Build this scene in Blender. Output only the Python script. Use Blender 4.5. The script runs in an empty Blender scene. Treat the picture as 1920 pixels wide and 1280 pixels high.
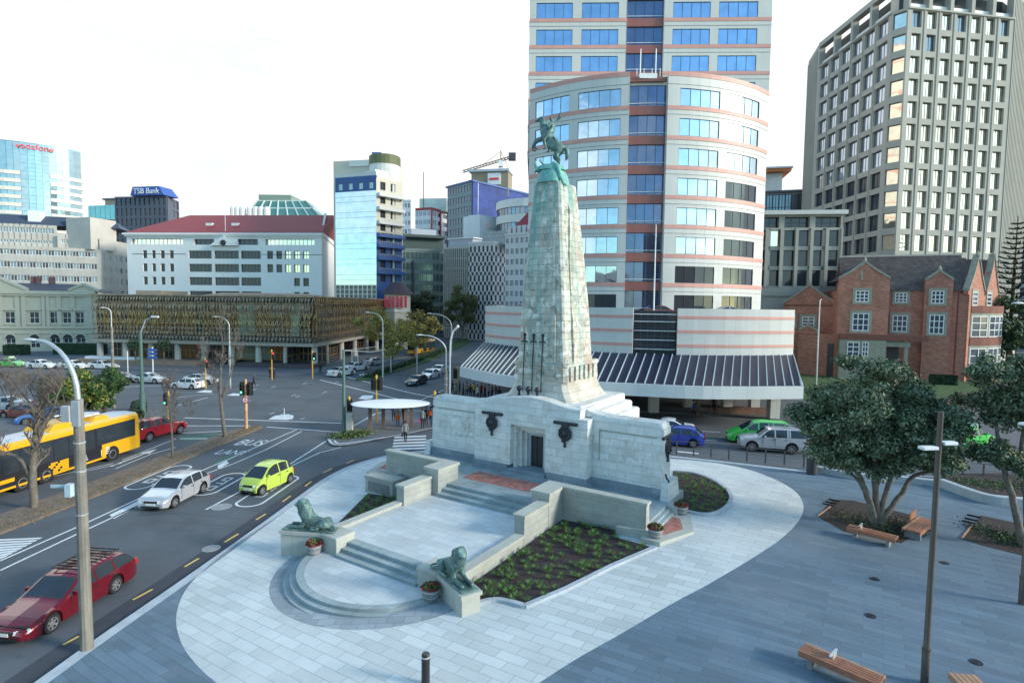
import bpy, math, random, bmesh
from mathutils import Vector, Matrix, Euler, noise
random.seed(7)
R=math.radians; PI=math.pi
sc=bpy.context.scene; COL=sc.collection
# ---------------------------------------------------------------- camera
FPX=1067.0; CH=11.3; HOR=572.0; ROLL=0.0128
PITCH=math.atan((640-HOR)/FPX)
_f=Vector((0,math.cos(PITCH),-math.sin(PITCH))); _u=Vector((0,math.sin(PITCH),math.cos(PITCH))); _r=Vector((1,0,0))
_c,_s=math.cos(ROLL),math.sin(ROLL)
CR=_c*_r+_s*_u; CU=-_s*_r+_c*_u; CF=_f
cam=bpy.data.cameras.new('camera'); co=bpy.data.objects.new('camera',cam); COL.objects.link(co); sc.camera=co
cam.sensor_width=36; cam.lens=36*FPX/1920; cam.clip_end=4000; cam.clip_start=0.1
m=Matrix((CR,CU,-CF)).transposed().to_4x4(); m.translation=Vector((0,0,CH)); co.matrix_world=m
def gz(x,y=0): return min(0.95,max(0.0,(x+13)*0.045))
def ray(px,py): return CF+CR*((px-960)/FPX)-CU*((py-640)/FPX)
def at_z(px,py,z):
    d=ray(px,py); return Vector((0,0,CH))+d*((z-CH)/d.z)
def at_y(px,py,y):
    d=ray(px,py); return Vector((0,0,CH))+d*(y/d.y)
def G(px,py,dz=0.0):      # point of the sloping ground seen at a pixel of the survey photo
    z=0
    for _ in range(25): p=at_z(px,py,z+dz); z=gz(p.x)
    return p
RD=-0.12
def RG(px,py): return G(px,py,RD)
# ---------------------------------------------------------------- objects
def link(o,parent=None):
    COL.objects.link(o)
    if parent is not None: o.parent=parent
    return o
def tag(o,label=None,cat=None,group=None,kind=None):
    if label: o['label']=label
    if cat: o['category']=cat
    if group: o['group']=group
    if kind: o['kind']=kind
    return o
def thing(name,label,cat,loc=(0,0,0),rz=0.0,group=None):
    o=bpy.data.objects.new(name,None); link(o); o.location=loc; o.rotation_euler=(0,0,rz); o.empty_display_size=.1
    return tag(o,label,cat,group)
def kids(o): return [c for c in bpy.data.objects if c.parent==o]
_cache={}
def copy_tree(o,parent=None,top=True):
    c=o.copy(); COL.objects.link(c); c.parent=parent
    for ch in (_cache[o.name] if o.name in _cache else _cache.setdefault(o.name,kids(o))): copy_tree(ch,c,False)
    return c
class MB:
    def __init__(s): s.v=[];s.f=[];s.m=[]
    def add(s,vs,fs,mi=0):
        b=len(s.v); s.v+= [tuple(v) for v in vs]
        for f in fs: s.f.append(tuple(b+i for i in f)); s.m.append(mi)
        return s
    def box(s,x0,x1,y0,y1,z0,z1,mi=0,M=None,tp=0.0,ch=0.0):
        if ch>0:
            return s.chbox(x0,x1,y0,y1,z0,z1,mi,M,ch)
        t=tp
        vs=[Vector(q) for q in ((x0,y0,z0),(x1,y0,z0),(x1,y1,z0),(x0,y1,z0),(x0+t,y0+t,z1),(x1-t,y0+t,z1),(x1-t,y1-t,z1),(x0+t,y1-t,z1))]
        if M: vs=[M@v for v in vs]
        return s.add(vs,((0,3,2,1),(4,5,6,7),(0,1,5,4),(1,2,6,5),(2,3,7,6),(3,0,4,7)),mi)
    def chbox(s,x0,x1,y0,y1,z0,z1,mi,M,c):   # box with chamfered top and vertical edges
        lv=[(z0,0),(z1-c,0),(z1,c)]
        rings=[]
        for z,i in lv:
            a,b,e,g=x0+i,x1-i,y0+i,y1-i
            k=c*0.8
            rings.append([(a+k,e,z),(b-k,e,z),(b,e+k,z),(b,g-k,z),(b-k,g,z),(a+k,g,z),(a,g-k,z),(a,e+k,z)])
        return s.rings(rings,mi,True,True,M)
    def rings(s,rings,mi=0,cap0=True,cap1=True,M=None,closed=True):
        b=len(s.v); n=len(rings[0])
        for r in rings:
            for v in r: s.v.append(tuple(M@Vector(v)) if M else tuple(v))
        for j in range(len(rings)-1):
            for i in range(n if closed else n-1):
                k=(i+1)%n
                s.f.append((b+j*n+i,b+j*n+k,b+(j+1)*n+k,b+(j+1)*n+i)); s.m.append(mi)
        if cap0: s.f.append(tuple(b+i for i in range(n-1,-1,-1))); s.m.append(mi)
        if cap1: s.f.append(tuple(b+(len(rings)-1)*n+i for i in range(n))); s.m.append(mi)
        return s
    def prism(s,poly,z0,z1,mi=0,M=None,inset=0):
        area=sum(poly[i][0]*poly[(i+1)%len(poly)][1]-poly[(i+1)%len(poly)][0]*poly[i][1] for i in range(len(poly)))
        if area<0: poly=poly[::-1]
        return s.rings([[(p[0],p[1],z0) for p in poly],[(p[0],p[1],z1) for p in poly]],mi,True,True,M)
    def lathe(s,prof,n=16,c=(0,0,0),mi=0,M=None,cap0=True,cap1=True,sx=1,sy=1):
        return s.rings([[(c[0]+r*sx*math.cos(2*PI*i/n),c[1]+r*sy*math.sin(2*PI*i/n),c[2]+z) for i in range(n)] for r,z in prof],mi,cap0,cap1,M)
    def tube(s,pts,r,n=8,mi=0,M=None,cap=True):
        pts=[Vector(p) for p in pts]; rr=r if isinstance(r,(list,tuple)) else [r]*len(pts)
        rings=[]; up=None
        for i,p in enumerate(pts):
            d=(pts[min(i+1,len(pts)-1)]-pts[max(i-1,0)])
            if d.length<1e-9: d=Vector((0,0,1))
            d.normalize()
            if up is None: up=Vector((1,0,0)) if abs(d.z)>.9 else Vector((0,0,1))
            a=d.cross(up)
            if a.length<1e-4: a=d.cross(Vector((0,1,0)))
            a.normalize(); b=a.cross(d); up=b
            rings.append([p+(-a*math.cos(2*PI*k/n)+b*math.sin(2*PI*k/n))*rr[i] for k in range(n)])
        return s.rings(rings,mi,cap,cap,M)
    def quad(s,a,b,c,d,mi=0): return s.add((a,b,c,d),((0,1,2,3),),mi)
    def build(s,name,mats,parent=None,smooth=False,loc=None,sm_angle=None):
        me=bpy.data.meshes.new(name); me.from_pydata(s.v,[],s.f)
        if not isinstance(mats,(list,tuple)): mats=[mats]
        for m_ in mats: me.materials.append(m_)
        if any(s.m): me.polygons.foreach_set('material_index',s.m)
        if smooth: me.polygons.foreach_set('use_smooth',[True]*len(s.f))
        me.update(); 
        if sm_angle is not None: me.set_sharp_from_angle(angle=R(sm_angle))
        o=bpy.data.objects.new(name,me); link(o,parent)
        if loc is not None: o.location=loc
        return o
def bx(name,mats,parent,*a,**k): return MB().box(*a,**k).build(name,mats,parent)
# ---------------------------------------------------------------- materials
_boxg=None
def boxgroup():
    global _boxg
    if _boxg: return _boxg
    g=bpy.data.node_groups.new('boxmap','ShaderNodeTree')
    g.interface.new_socket('Vector',in_out='OUTPUT',socket_type='NodeSocketVector')
    g.interface.new_socket('Flat',in_out='OUTPUT',socket_type='NodeSocketFloat')
    N=g.nodes; L=g.links
    tc=N.new('ShaderNodeTexCoord'); out=N.new('NodeGroupOutput')
    p=N.new('ShaderNodeSeparateXYZ'); L.new(tc.outputs['Object'],p.inputs[0])
    q=N.new('ShaderNodeSeparateXYZ'); L.new(tc.outputs['Normal'],q.inputs[0])
    def M(op,a,b=None):
        n=N.new('ShaderNodeMath'); n.operation=op
        for i,x in enumerate((a,b)):
            if x is None: continue
            if isinstance(x,(int,float)): n.inputs[i].default_value=x
            else: L.new(x,n.inputs[i])
        return n.outputs[0]
    ax=M('ABSOLUTE',q.outputs[0]); ay=M('ABSOLUTE',q.outputs[1]); az=M('ABSOLUTE',q.outputs[2])
    sx=M('GREATER_THAN',ax,ay); sz=M('GREATER_THAN',az,0.7)
    def mix(f,a,b): return M('ADD',M('MULTIPLY',M('SUBTRACT',1.0,f),a),M('MULTIPLY',f,b))
    u=mix(sz,mix(sx,p.outputs[0],p.outputs[1]),p.outputs[0]); v=mix(sz,p.outputs[2],p.outputs[1])
    c=N.new('ShaderNodeCombineXYZ'); L.new(u,c.inputs[0]); L.new(v,c.inputs[1])
    L.new(c.outputs[0],out.inputs[0]); L.new(sz,out.inputs[1]); _boxg=g; return g
_mats={}
def mat(name,col,rough=.7,metal=0.,var=.12,vs=3.,bump=0.,bs=30.,brick=None,stain=None,spec=.5,emit=None,es=1.,rot=0.,streak=None,coat=0.,spots=None):
    """procedural material: base colour with two scales of noise, optional masonry joints, optional stains"""
    if name in _mats: return _mats[name]
    m=bpy.data.materials.new(name); m.use_nodes=True; nt=m.node_tree; N=nt.nodes; L=nt.links
    b=N['Principled BSDF']; b.inputs['Roughness'].default_value=rough; b.inputs['Metallic'].default_value=metal
    b.inputs['Specular IOR Level'].default_value=spec
    if coat: b.inputs['Coat Weight'].default_value=coat; b.inputs['Coat Roughness'].default_value=.05
    def nn(t,**k):
        n=N.new(t)
        for a,v in k.items(): setattr(n,a,v)
        return n
    tc=nn('ShaderNodeTexCoord'); vec=tc.outputs['Object']
    def noi(scale,det=4,ro=.6,v=None):
        n=nn('ShaderNodeTexNoise'); n.inputs['Scale'].default_value=scale; n.inputs['Detail'].default_value=det; n.inputs['Roughness'].default_value=ro
        L.new(v or vec,n.inputs['Vector']); return n.outputs['Fac']
    def ramp(f,a,b_):
        n=nn('ShaderNodeMapRange'); n.inputs['From Min'].default_value=a; n.inputs['From Max'].default_value=b_; L.new(f,n.inputs['Value']); return n.outputs[0]
    def mixc(f,a,b_,mode='MIX'):
        n=nn('ShaderNodeMix',data_type='RGBA',blend_type=mode)
        if isinstance(f,(int,float)): n.inputs[0].default_value=f
        else: L.new(f,n.inputs[0])
        for i,x in ((6,a),(7,b_)):
            if isinstance(x,(tuple,list)): n.inputs[i].default_value=tuple(x[:3])+(1,)
            else: L.new(x,n.inputs[i])
        return n.outputs[2]
    c3=tuple(col[:3]); cur=None
    dk=tuple(x*(1-var) for x in c3); lt=tuple(min(1,x*(1+var)) for x in c3)
    cur=mixc(ramp(noi(vs),.3,.7),dk,lt) if var>0 else c3
    hgt=None
    if brick:
        bw,bh,mo,jc,bv=brick[:5]
        gnode=nn('ShaderNodeGroup'); gnode.node_tree=boxgroup(); bvx=gnode.outputs[0]
        if rot:
            mp=nn('ShaderNodeMapping'); mp.inputs['Rotation'].default_value=(0,0,rot); L.new(bvx,mp.inputs[0]); bvx=mp.outputs[0]
        bt=nn('ShaderNodeTexBrick'); bt.offset=.5; L.new(bvx,bt.inputs['Vector'])
        bt.inputs['Scale'].default_value=1; bt.inputs['Brick Width'].default_value=bw; bt.inputs['Row Height'].default_value=bh
        bt.inputs['Mortar Size'].default_value=mo; bt.inputs['Mortar Smooth'].default_value=.3; bt.inputs['Bias'].default_value=0
        bt.inputs['Color1'].default_value=(1-bv,1-bv,1-bv,1); bt.inputs['Color2'].default_value=(1+bv,1+bv,1+bv,1)
        bt.inputs['Mortar'].default_value=tuple(jc)+(1,)
        cur=mixc(1.0,cur,bt.outputs['Color'],'MULTIPLY'); hgt=bt.outputs['Fac']
    if stain:
        for (sc_,scale,lo,hi,amt) in stain:
            n=ramp(noi(scale,6,.65),lo,hi); k=nn('ShaderNodeMath',operation='MULTIPLY'); L.new(n,k.inputs[0]); k.inputs[1].default_value=amt
            cur=mixc(k.outputs[0],cur,sc_)
    if streak:   # vertical run-off streaks
        for (sc_,sx,sz_,lo,hi,amt,zlo,zhi) in streak:
            mp=nn('ShaderNodeMapping'); mp.inputs['Scale'].default_value=(sx,sx,sz_); L.new(vec,mp.inputs[0])
            n=ramp(noi(1.0,5,.6,mp.outputs[0]),lo,hi)
            sp=nn('ShaderNodeSeparateXYZ'); L.new(vec,sp.inputs[0]); zz=ramp(sp.outputs[2],zlo,zhi)
            k=nn('ShaderNodeMath',operation='MULTIPLY'); L.new(n,k.inputs[0]); L.new(zz,k.inputs[1])
            k2=nn('ShaderNodeMath',operation='MULTIPLY'); L.new(k.outputs[0],k2.inputs[0]); k2.inputs[1].default_value=amt
            cur=mixc(k2.outputs[0],cur,sc_)
    if isinstance(cur,tuple): b.inputs['Base Color'].default_value=cur+(1,)
    else: L.new(cur,b.inputs['Base Color'])
    if bump or hgt is not None:
        bm_=nn('ShaderNodeBump'); bm_.inputs['Strength'].default_value=1.; bm_.inputs['Distance'].default_value=max(bump,.004)
        h=noi(bs,6,.65)
        if hgt is not None:
            s1=nn('ShaderNodeMath',operation='MULTIPLY'); L.new(hgt,s1.inputs[0]); s1.inputs[1].default_value=-1.2
            s2=nn('ShaderNodeMath',operation='ADD'); L.new(h,s2.inputs[0]); L.new(s1.outputs[0],s2.inputs[1]); h=s2.outputs[0]
        L.new(h,bm_.inputs['Height']); L.new(bm_.outputs[0],b.inputs['Normal'])
    if emit:
        b.inputs['Emission Color'].default_value=tuple(emit)+(1,); b.inputs['Emission Strength'].default_value=es
    _mats[name]=m; return m
def hexc(h):
    v=[int(h[i:i+2],16)/255 for i in (0,2,4)]
    return tuple((x/12.92 if x<=.04045 else ((x+.055)/1.055)**2.4) for x in v)
def glass(name,tint,rough=.04,metal=.85,wob=.012,ws=1.2,var=.12):
    if name in _mats: return _mats[name]
    m=mat(name,tint,rough,metal,var=var,vs=.6); nt=m.node_tree; N=nt.nodes; L=nt.links; b=N['Principled BSDF']
    n=N.new('ShaderNodeTexNoise'); n.inputs['Scale'].default_value=ws; n.inputs['Detail'].default_value=1
    tc=N.new('ShaderNodeTexCoord'); L.new(tc.outputs['Object'],n.inputs['Vector'])
    bm_=N.new('ShaderNodeBump'); bm_.inputs['Distance'].default_value=wob; L.new(n.outputs['Fac'],bm_.inputs['Height']); L.new(bm_.outputs[0],b.inputs['Normal'])
    return m
def paint(name,col,rough=.28,metal=0.,coat=.6,var=.03): return mat(name,col,rough,metal,var=var,vs=2.,coat=coat,bump=.0)
# stone and paving
TH=R(-32.8)
M_asph=mat('asphalt',(.098,.115,.132),.9,var=.14,vs=.35,bump=.006,bs=60,stain=[((.035,.042,.055),.23,.52,.75,.6),((.11,.12,.14),.9,.6,.8,.35),((.03,.035,.045),2.6,.63,.72,.4)])
M_asph2=mat('asphalt_patch',(.048,.056,.074),.9,var=.18,vs=1.1,bump=.006,bs=60)
M_light=mat('pale_granite_paving',(.57,.62,.625),.75,var=.08,vs=.35,bump=.002,bs=40,brick=(1.05,.42,.012,(.62,.64,.66),.10),rot=-TH,stain=[((.40,.46,.52),.5,.5,.75,.35),((.75,.78,.8),.22,.5,.7,.3),((.3,.33,.35),5.,.68,.71,.5)])
M_terr=mat('terrace_paving',(.53,.58,.60),.75,var=.1,vs=.5,bump=.002,bs=40,brick=(.9,.45,.010,(.7,.72,.74),.09),stain=[((.35,.45,.52),.55,.5,.72,.5)])
M_dark=mat('bluestone_paving',(.125,.19,.25),.8,var=.1,vs=.3,bump=.002,bs=40,brick=(1.1,.3,.008,(.72,.74,.76),.16),rot=-TH,stain=[((.11,.15,.2),.25,.48,.75,.55),((.22,.27,.32),.8,.6,.8,.3),((.07,.09,.11),4.,.68,.71,.5),((.26,.30,.33),.12,.5,.7,.4)])
M_foot=mat('asphalt_footpath',(.14,.15,.165),.9,var=.12,vs=.6,bump=.004,bs=60)
M_kerb=mat('kerb_stone',(.42,.48,.53),.8,var=.12,vs=2.,brick=(1.2,5,.012,(.6,.6,.6),.05),bump=.003)
M_white=mat('road_paint',(.68,.72,.75),.7,var=.1,vs=4,stain=[((.2,.22,.25),6.,.62,.75,.6)])
M_yellow=mat('yellow_paint',(.72,.5,.12),.7,var=.12,vs=4,stain=[((.2,.2,.2),6.,.6,.75,.5)])
M_green=mat('green_lane_paint',(.055,.15,.12),.85,var=.15,vs=1.,bump=.003)
M_stone=mat('weathered_limestone',(.69,.71,.69),.8,var=.1,vs=.8,bump=.008,bs=14,brick=(.95,.42,.012,(.72,.72,.70),.09),
  stain=[((.46,.41,.32),.9,.54,.68,.5),((.40,.48,.50),2.2,.54,.70,.5),((.33,.28,.2),1.4,.64,.74,.5),((.82,.85,.86),1.6,.58,.7,.45)])
M_obel=mat('copper_stained_stone',(.56,.55,.47),.8,var=.3,vs=1.1,bump=.012,bs=10,brick=(.62,.36,.014,(.6,.6,.57),.12),
  stain=[((.46,.34,.26),.8,.50,.60,.6),((.15,.16,.15),2.6,.56,.64,.75),((.88,.86,.80),1.8,.54,.62,.8),((.26,.46,.42),1.1,.54,.66,.4)],
  streak=[((.08,.36,.32),2.2,.2,.50,.60,.8,9.0,21.),((.16,.42,.38),.9,.1,.42,.60,.75,16.,21.5),((.16,.33,.32),2.6,.16,.5,.6,.45,4.5,8)])
M_base=mat('grey_base_stone',(.24,.30,.34),.8,var=.18,vs=1.2,bump=.004,bs=20,brick=(1.2,.55,.012,(.6,.6,.6),.1))
M_wall=mat('mossy_sandstone',(.38,.40,.37),.85,var=.14,vs=1.,bump=.005,bs=18,brick=(.85,.34,.009,(.75,.75,.74),.07),stain=[((.28,.34,.34),.8,.45,.7,.6),((.43,.36,.26),.7,.57,.75,.5)])
M_cope=mat('sandstone_coping',(.43,.45,.41),.85,var=.14,vs=1.3,bump=.004,bs=20,brick=(1.3,9,.008,(.6,.6,.6),.06),stain=[((.3,.33,.3),1.3,.5,.72,.5)])
M_step=mat('step_stone',(.30,.37,.39),.85,var=.16,vs=1.2,bump=.004,bs=20,brick=(1.1,9,.01,(.55,.55,.55),.1),stain=[((.2,.25,.26),1.,.5,.7,.5)])
M_ring=mat('granite_ring_paving',(.31,.36,.40),.8,var=.12,vs=.8,bump=.002,brick=(.6,.4,.012,(.7,.7,.7),.14))
M_redbrick=mat('red_brick_paving',(.42,.17,.135),.85,var=.25,vs=3,bump=.003,brick=(.3,.15,.02,(.8,.8,.8),.25),stain=[((.35,.30,.28),2.,.5,.7,.45)])
M_soil=mat('dark_soil',(.045,.033,.032),.95,var=.35,vs=6,bump=.05,bs=9)
M_bronze=mat('dark_bronze',(.045,.05,.06),.5,metal=.5,var=.2,vs=8,bump=.004,bs=30)
M_verd=mat('verdigris_bronze',(.10,.17,.165),.6,metal=.25,var=.25,vs=5,bump=.01,bs=16,stain=[((.26,.48,.43),3.,.48,.66,.75),((.035,.055,.06),4.,.54,.70,.75),((.32,.33,.24),2.,.62,.75,.45)])
M_verdl=mat('verdigris_cap',(.19,.46,.42),.7,metal=.1,var=.25,vs=4,bump=.02,bs=10,stain=[((.07,.22,.22),3.,.5,.68,.6),((.45,.62,.55),2.,.58,.72,.4)])
# ---------------------------------------------------------------- world and sun
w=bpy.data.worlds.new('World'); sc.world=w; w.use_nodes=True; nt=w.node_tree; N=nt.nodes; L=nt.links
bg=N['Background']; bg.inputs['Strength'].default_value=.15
SUN_EL,SUN_AZ=R(20),R(108)       # azimuth clockwise from +Y
sky=N.new('ShaderNodeTexSky'); sky.sky_type='NISHITA'; sky.sun_disc=False; sky.sun_elevation=SUN_EL; sky.sun_rotation=SUN_AZ
sky.air_density=1.0; sky.dust_density=.6; sky.ozone_density=1.0
tc=N.new('ShaderNodeTexCoord'); sp=N.new('ShaderNodeSeparateXYZ'); L.new(tc.outputs['Generated'],sp.inputs[0])
def wm(op,a,b=None,clamp=False):
    n=N.new('ShaderNodeMath'); n.operation=op; n.use_clamp=clamp
    for i,x in enumerate((a,b)):
        if x is None: continue
        if isinstance(x,(int,float)): n.inputs[i].default_value=x
        else: L.new(x,n.inputs[i])
    return n.outputs[0]
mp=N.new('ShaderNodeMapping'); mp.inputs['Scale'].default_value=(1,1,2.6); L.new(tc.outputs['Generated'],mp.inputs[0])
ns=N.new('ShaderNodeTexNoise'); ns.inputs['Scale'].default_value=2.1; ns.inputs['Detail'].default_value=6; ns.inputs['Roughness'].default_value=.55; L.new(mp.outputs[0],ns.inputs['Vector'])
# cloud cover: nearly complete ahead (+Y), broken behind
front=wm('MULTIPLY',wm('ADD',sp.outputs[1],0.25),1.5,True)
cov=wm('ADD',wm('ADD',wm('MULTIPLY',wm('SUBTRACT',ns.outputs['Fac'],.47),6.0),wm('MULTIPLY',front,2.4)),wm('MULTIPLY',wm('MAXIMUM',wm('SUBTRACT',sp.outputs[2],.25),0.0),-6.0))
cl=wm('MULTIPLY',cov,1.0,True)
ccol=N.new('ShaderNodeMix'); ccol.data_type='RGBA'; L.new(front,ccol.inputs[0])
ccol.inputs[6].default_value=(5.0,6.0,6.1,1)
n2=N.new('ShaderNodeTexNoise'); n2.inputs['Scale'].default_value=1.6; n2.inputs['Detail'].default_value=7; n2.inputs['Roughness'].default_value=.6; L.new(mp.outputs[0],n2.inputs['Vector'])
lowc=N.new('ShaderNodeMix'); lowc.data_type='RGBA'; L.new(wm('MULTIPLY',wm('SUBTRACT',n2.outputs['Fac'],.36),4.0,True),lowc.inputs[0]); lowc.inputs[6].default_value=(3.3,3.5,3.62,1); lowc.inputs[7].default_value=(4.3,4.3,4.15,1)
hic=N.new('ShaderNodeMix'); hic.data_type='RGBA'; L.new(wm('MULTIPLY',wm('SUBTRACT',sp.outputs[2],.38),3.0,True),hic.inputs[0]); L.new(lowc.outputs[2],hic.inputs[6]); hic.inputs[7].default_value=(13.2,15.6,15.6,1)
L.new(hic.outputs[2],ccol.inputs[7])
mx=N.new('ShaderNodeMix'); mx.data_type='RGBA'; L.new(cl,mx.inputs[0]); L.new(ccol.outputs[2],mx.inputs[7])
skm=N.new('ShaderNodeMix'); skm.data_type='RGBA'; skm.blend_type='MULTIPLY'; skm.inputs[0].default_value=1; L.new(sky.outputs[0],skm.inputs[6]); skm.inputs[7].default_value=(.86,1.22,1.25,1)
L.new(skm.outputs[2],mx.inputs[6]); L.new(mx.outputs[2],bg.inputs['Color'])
sl=bpy.data.lights.new('sun','SUN'); sl.energy=2.3; sl.angle=R(11); sl.color=(1,.88,.74)
so=bpy.data.objects.new('sun',sl); link(so)
sd=Vector((math.sin(SUN_AZ)*math.cos(SUN_EL),math.cos(SUN_AZ)*math.cos(SUN_EL),math.sin(SUN_EL)))
so.rotation_euler=(-sd).to_track_quat('-Z','Y').to_euler(); so.location=sd*60+Vector((0,0,20))
sc.view_settings.view_transform='Standard'; sc.view_settings.look='None'; sc.view_settings.exposure=0.8; sc.view_settings.gamma=1
sc.render.engine='CYCLES'
# ================================================================ ground
def lin(pts): return [Vector((p[0],p[1])) for p in pts]
def cat(pts,n=6,closed=False):       # catmull-rom through 2-D/3-D points
    P=[Vector(p) for p in pts]; out=[]; m=len(P)
    rng=range(m if closed else m-1)
    for i in rng:
        if closed: a,b,c,d=P[i-1],P[i],P[(i+1)%m],P[(i+2)%m]
        else: a,b,c,d=P[max(i-1,0)],P[i],P[i+1],P[min(i+2,m-1)]
        for k in range(n):
            t=k/n; out.append(.5*((2*b)+(c-a)*t+(2*a-5*b+4*c-d)*t*t+(3*b-a-3*c+d)*t**3))
    if not closed: out.append(P[-1])
    return out
def wsheet(name,polys,off,mats,kind='structure',parent=None,skirt=None,mi=None):
    """flat polygons laid on the sloping ground, off above it; skirt = depth of the side faces"""
    bm=bmesh.new()
    for k,poly in enumerate(polys):
        vs=[bm.verts.new((p[0],p[1],0)) for p in poly]
        f=bm.faces.new(vs)
        f.normal_update()
        if f.normal.z<0: f.normal_flip()
        if mi: f.material_index=mi[k]
    bmesh.ops.triangulate(bm,faces=bm.faces[:],quad_method='BEAUTY',ngon_method='EAR_CLIP')
    for xx in (-13.,8.1111):
        bmesh.ops.bisect_plane(bm,geom=bm.verts[:]+bm.edges[:]+bm.faces[:],plane_co=(xx,0,0),plane_no=(1,0,0))
    if skirt is not None:
        be=[e for e in bm.edges if e.is_boundary]
        r=bmesh.ops.extrude_edge_only(bm,edges=be)
        for v in r['geom']:
            if isinstance(v,bmesh.types.BMVert): v.co.z=-1
    for v in bm.verts:
        low=v.co.z<-.5
        v.co.z=gz(v.co.x)+off-(skirt if low else 0)
    me=bpy.data.meshes.new(name); bm.to_mesh(me); bm.free()
    for m_ in (mats if isinstance(mats,(list,tuple)) else [mats]): me.materials.append(m_)
    o=bpy.data.objects.new(name,me); link(o,parent)
    if kind: o['kind']=kind
    return o
def ribbon(pts,w,side=0.0):
    P=[Vector((p[0],p[1])) for p in pts]; L_,R_=[],[]
    for i,p in enumerate(P):
        d=(P[min(i+1,len(P)-1)]-P[max(i-1,0)]).normalized(); n=Vector((-d.y,d.x))
        L_.append(p+n*(w*(.5+side))); R_.append(p-n*(w*(.5-side)))
    return [[L_[i],L_[i+1],R_[i+1],R_[i]] for i in range(len(P)-1)]
def g2(px,py): p=G(px,py); return (p.x,p.y)
def r2(px,py): p=RG(px,py); return (p.x,p.y)
# road: the one big ground sheet
wsheet('road',[[(-900,-300),(900,-300),(900,1500),(-900,1500)]],RD,M_asph)
# plaza
kerb=[(-14.9,-12),(-14.6,5),(-14.0,16.1),(-13.3,22.5),(-12.65,28.8),(-12.3,33),(-11.95,36.0),(-11.2,38.5),(-10.1,40.2),(-8.6,41.5),(-6.0,42.4),(-2,42.4),(4,41.2),(11.3,39.2),(19,36.0),(24.5,33.9),(31,32.4),(45,30.5),(70,29)]
kerbs=[(p.x,p.y) for p in cat(kerb,5)]
wsheet('plaza_pavement',[kerbs+[(90,29),(90,-12)]],0,M_dark,skirt=.3)
wsheet('kerb',ribbon(kerbs,.42,-.5),.004,M_kerb)
ov=[g2(*p) for p in [(452,1012),(400,1052),(352,1100),(331,1150),(338,1200),(368,1245),(420,1290),(520,1350),(660,1388),(820,1375),(960,1310),(1080,1235),(1160,1190),(1262,1130),(1340,1088),(1420,1040),(1470,1005),(1500,972),(1506,945),(1490,920),(1450,897),(1396,878),(1330,866),(1262,860)]]
ovs=[(p.x,p.y) for p in cat(ov,5)]
k2=[p for p in kerbs if p[0]<9.6 and p[1]>30.2]
def inner(p,i,arr,d=.43):
    a=Vector(arr[max(i-1,0)]);b=Vector(arr[min(i+1,len(arr)-1)]);t=(b-a).normalized(); q=Vector(p)+Vector((t.y,-t.x))*d; return (q.x,q.y)
k3=[inner(p,i,k2) for i,p in enumerate(k2)]
wsheet('pale_paving',[ovs+k3[::-1]],.004,M_light)
# rounded landing rings at the foot of the memorial
ORG=Vector((1.52,34.1)); Ux=Vector((math.cos(TH),math.sin(TH))); Uy=Vector((-math.sin(TH),math.cos(TH)))
ORG=ORG+Ux*.5
def ml(x,y): q=ORG+Ux*x+Uy*y; return (q.x,q.y)
RC=(0.0,-12.6)
def arc(r,a0,a1,n=40,c=RC): return [(c[0]+r*math.cos(R(a0+(a1-a0)*i/n)),c[1]+r*math.sin(R(a0+(a1-a0)*i/n))) for i in range(n+1)]
wsheet('ring_paving',[[ml(*p) for p in arc(4.78,-188,8)]],.008,M_ring)
# flower beds with raised kerb
def bed(name,poly,kname='bed_kerb',edge=None,h=.12):
    wsheet(name,[poly],.03,M_soil)
    if edge: 
        o=wsheet(kname,ribbon(edge,.2,0),h,M_kerb,skirt=h+.02)
bedR=[ml(3.92,-12.4),ml(3.92,-4.75),ml(7.0,-4.75),ml(7.0,-5.6),ml(8.4,-6.1),ml(8.75,-6.6)]
eR=[(p.x,p.y) for p in cat([Vector(q) for q in [g2(884,1138),g2(905,1131),g2(930,1127),g2(958,1131),g2(984,1139)]],5)]
eR2=[g2(986,1138),g2(1060,1107),g2(1150,1062),g2(1229,1028)]
bed('flower_bed',[ml(4.4,-13.1),ml(3.92,-12.4),ml(3.92,-4.75),ml(7.0,-4.75),ml(7.0,-5.6)]+eR2[::-1]+eR[::-1],edge=eR+eR2[1:])
eO=[(p.x,p.y) for p in cat([g2(*p) for p in [(1262,884),(1300,888),(1335,900),(1362,918),(1371,935),(1362,952),(1345,962),(1322,966),(1296,962),(1276,957)]],5)]
bed('oval_flower_bed',[ml(8.0,-.6)]+eO+[ml(8.9,-1.3)],edge=eO)
eL=[ml(-3.9,-12.6),g2(630,985),g2(690,925),ml(-6.2,-6.4)]
bed('side_flower_bed',[ml(-3.9,-12.2),ml(-3.9,-4.75),ml(-6.0,-4.75)]+eL[::-1][:-1],edge=None)
# tree pits
pit1=[g2(1533,968),g2(1583,996),g2(1690,1018),g2(1745,985),g2(1708,965),g2(1600,938),g2(1562,936)]
wsheet('tree_pit_soil',[pit1],.012,M_soil)
pit2=[g2(1803,1010),g2(1845,1023),g2(1935,1045),g2(1990,1020),g2(1930,985),g2(1838,966)]
wsheet('tree_pit_soil',[pit2],.012,M_soil)
# planting bed behind the low wall, right
bedF=[g2(1764,902),g2(1842,932),g2(1895,940),g2(1990,948),g2(2000,905),g2(1880,892),g2(1790,893)]
wsheet('roadside_bed',[bedF],.2,M_soil,skirt=.2)
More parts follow.
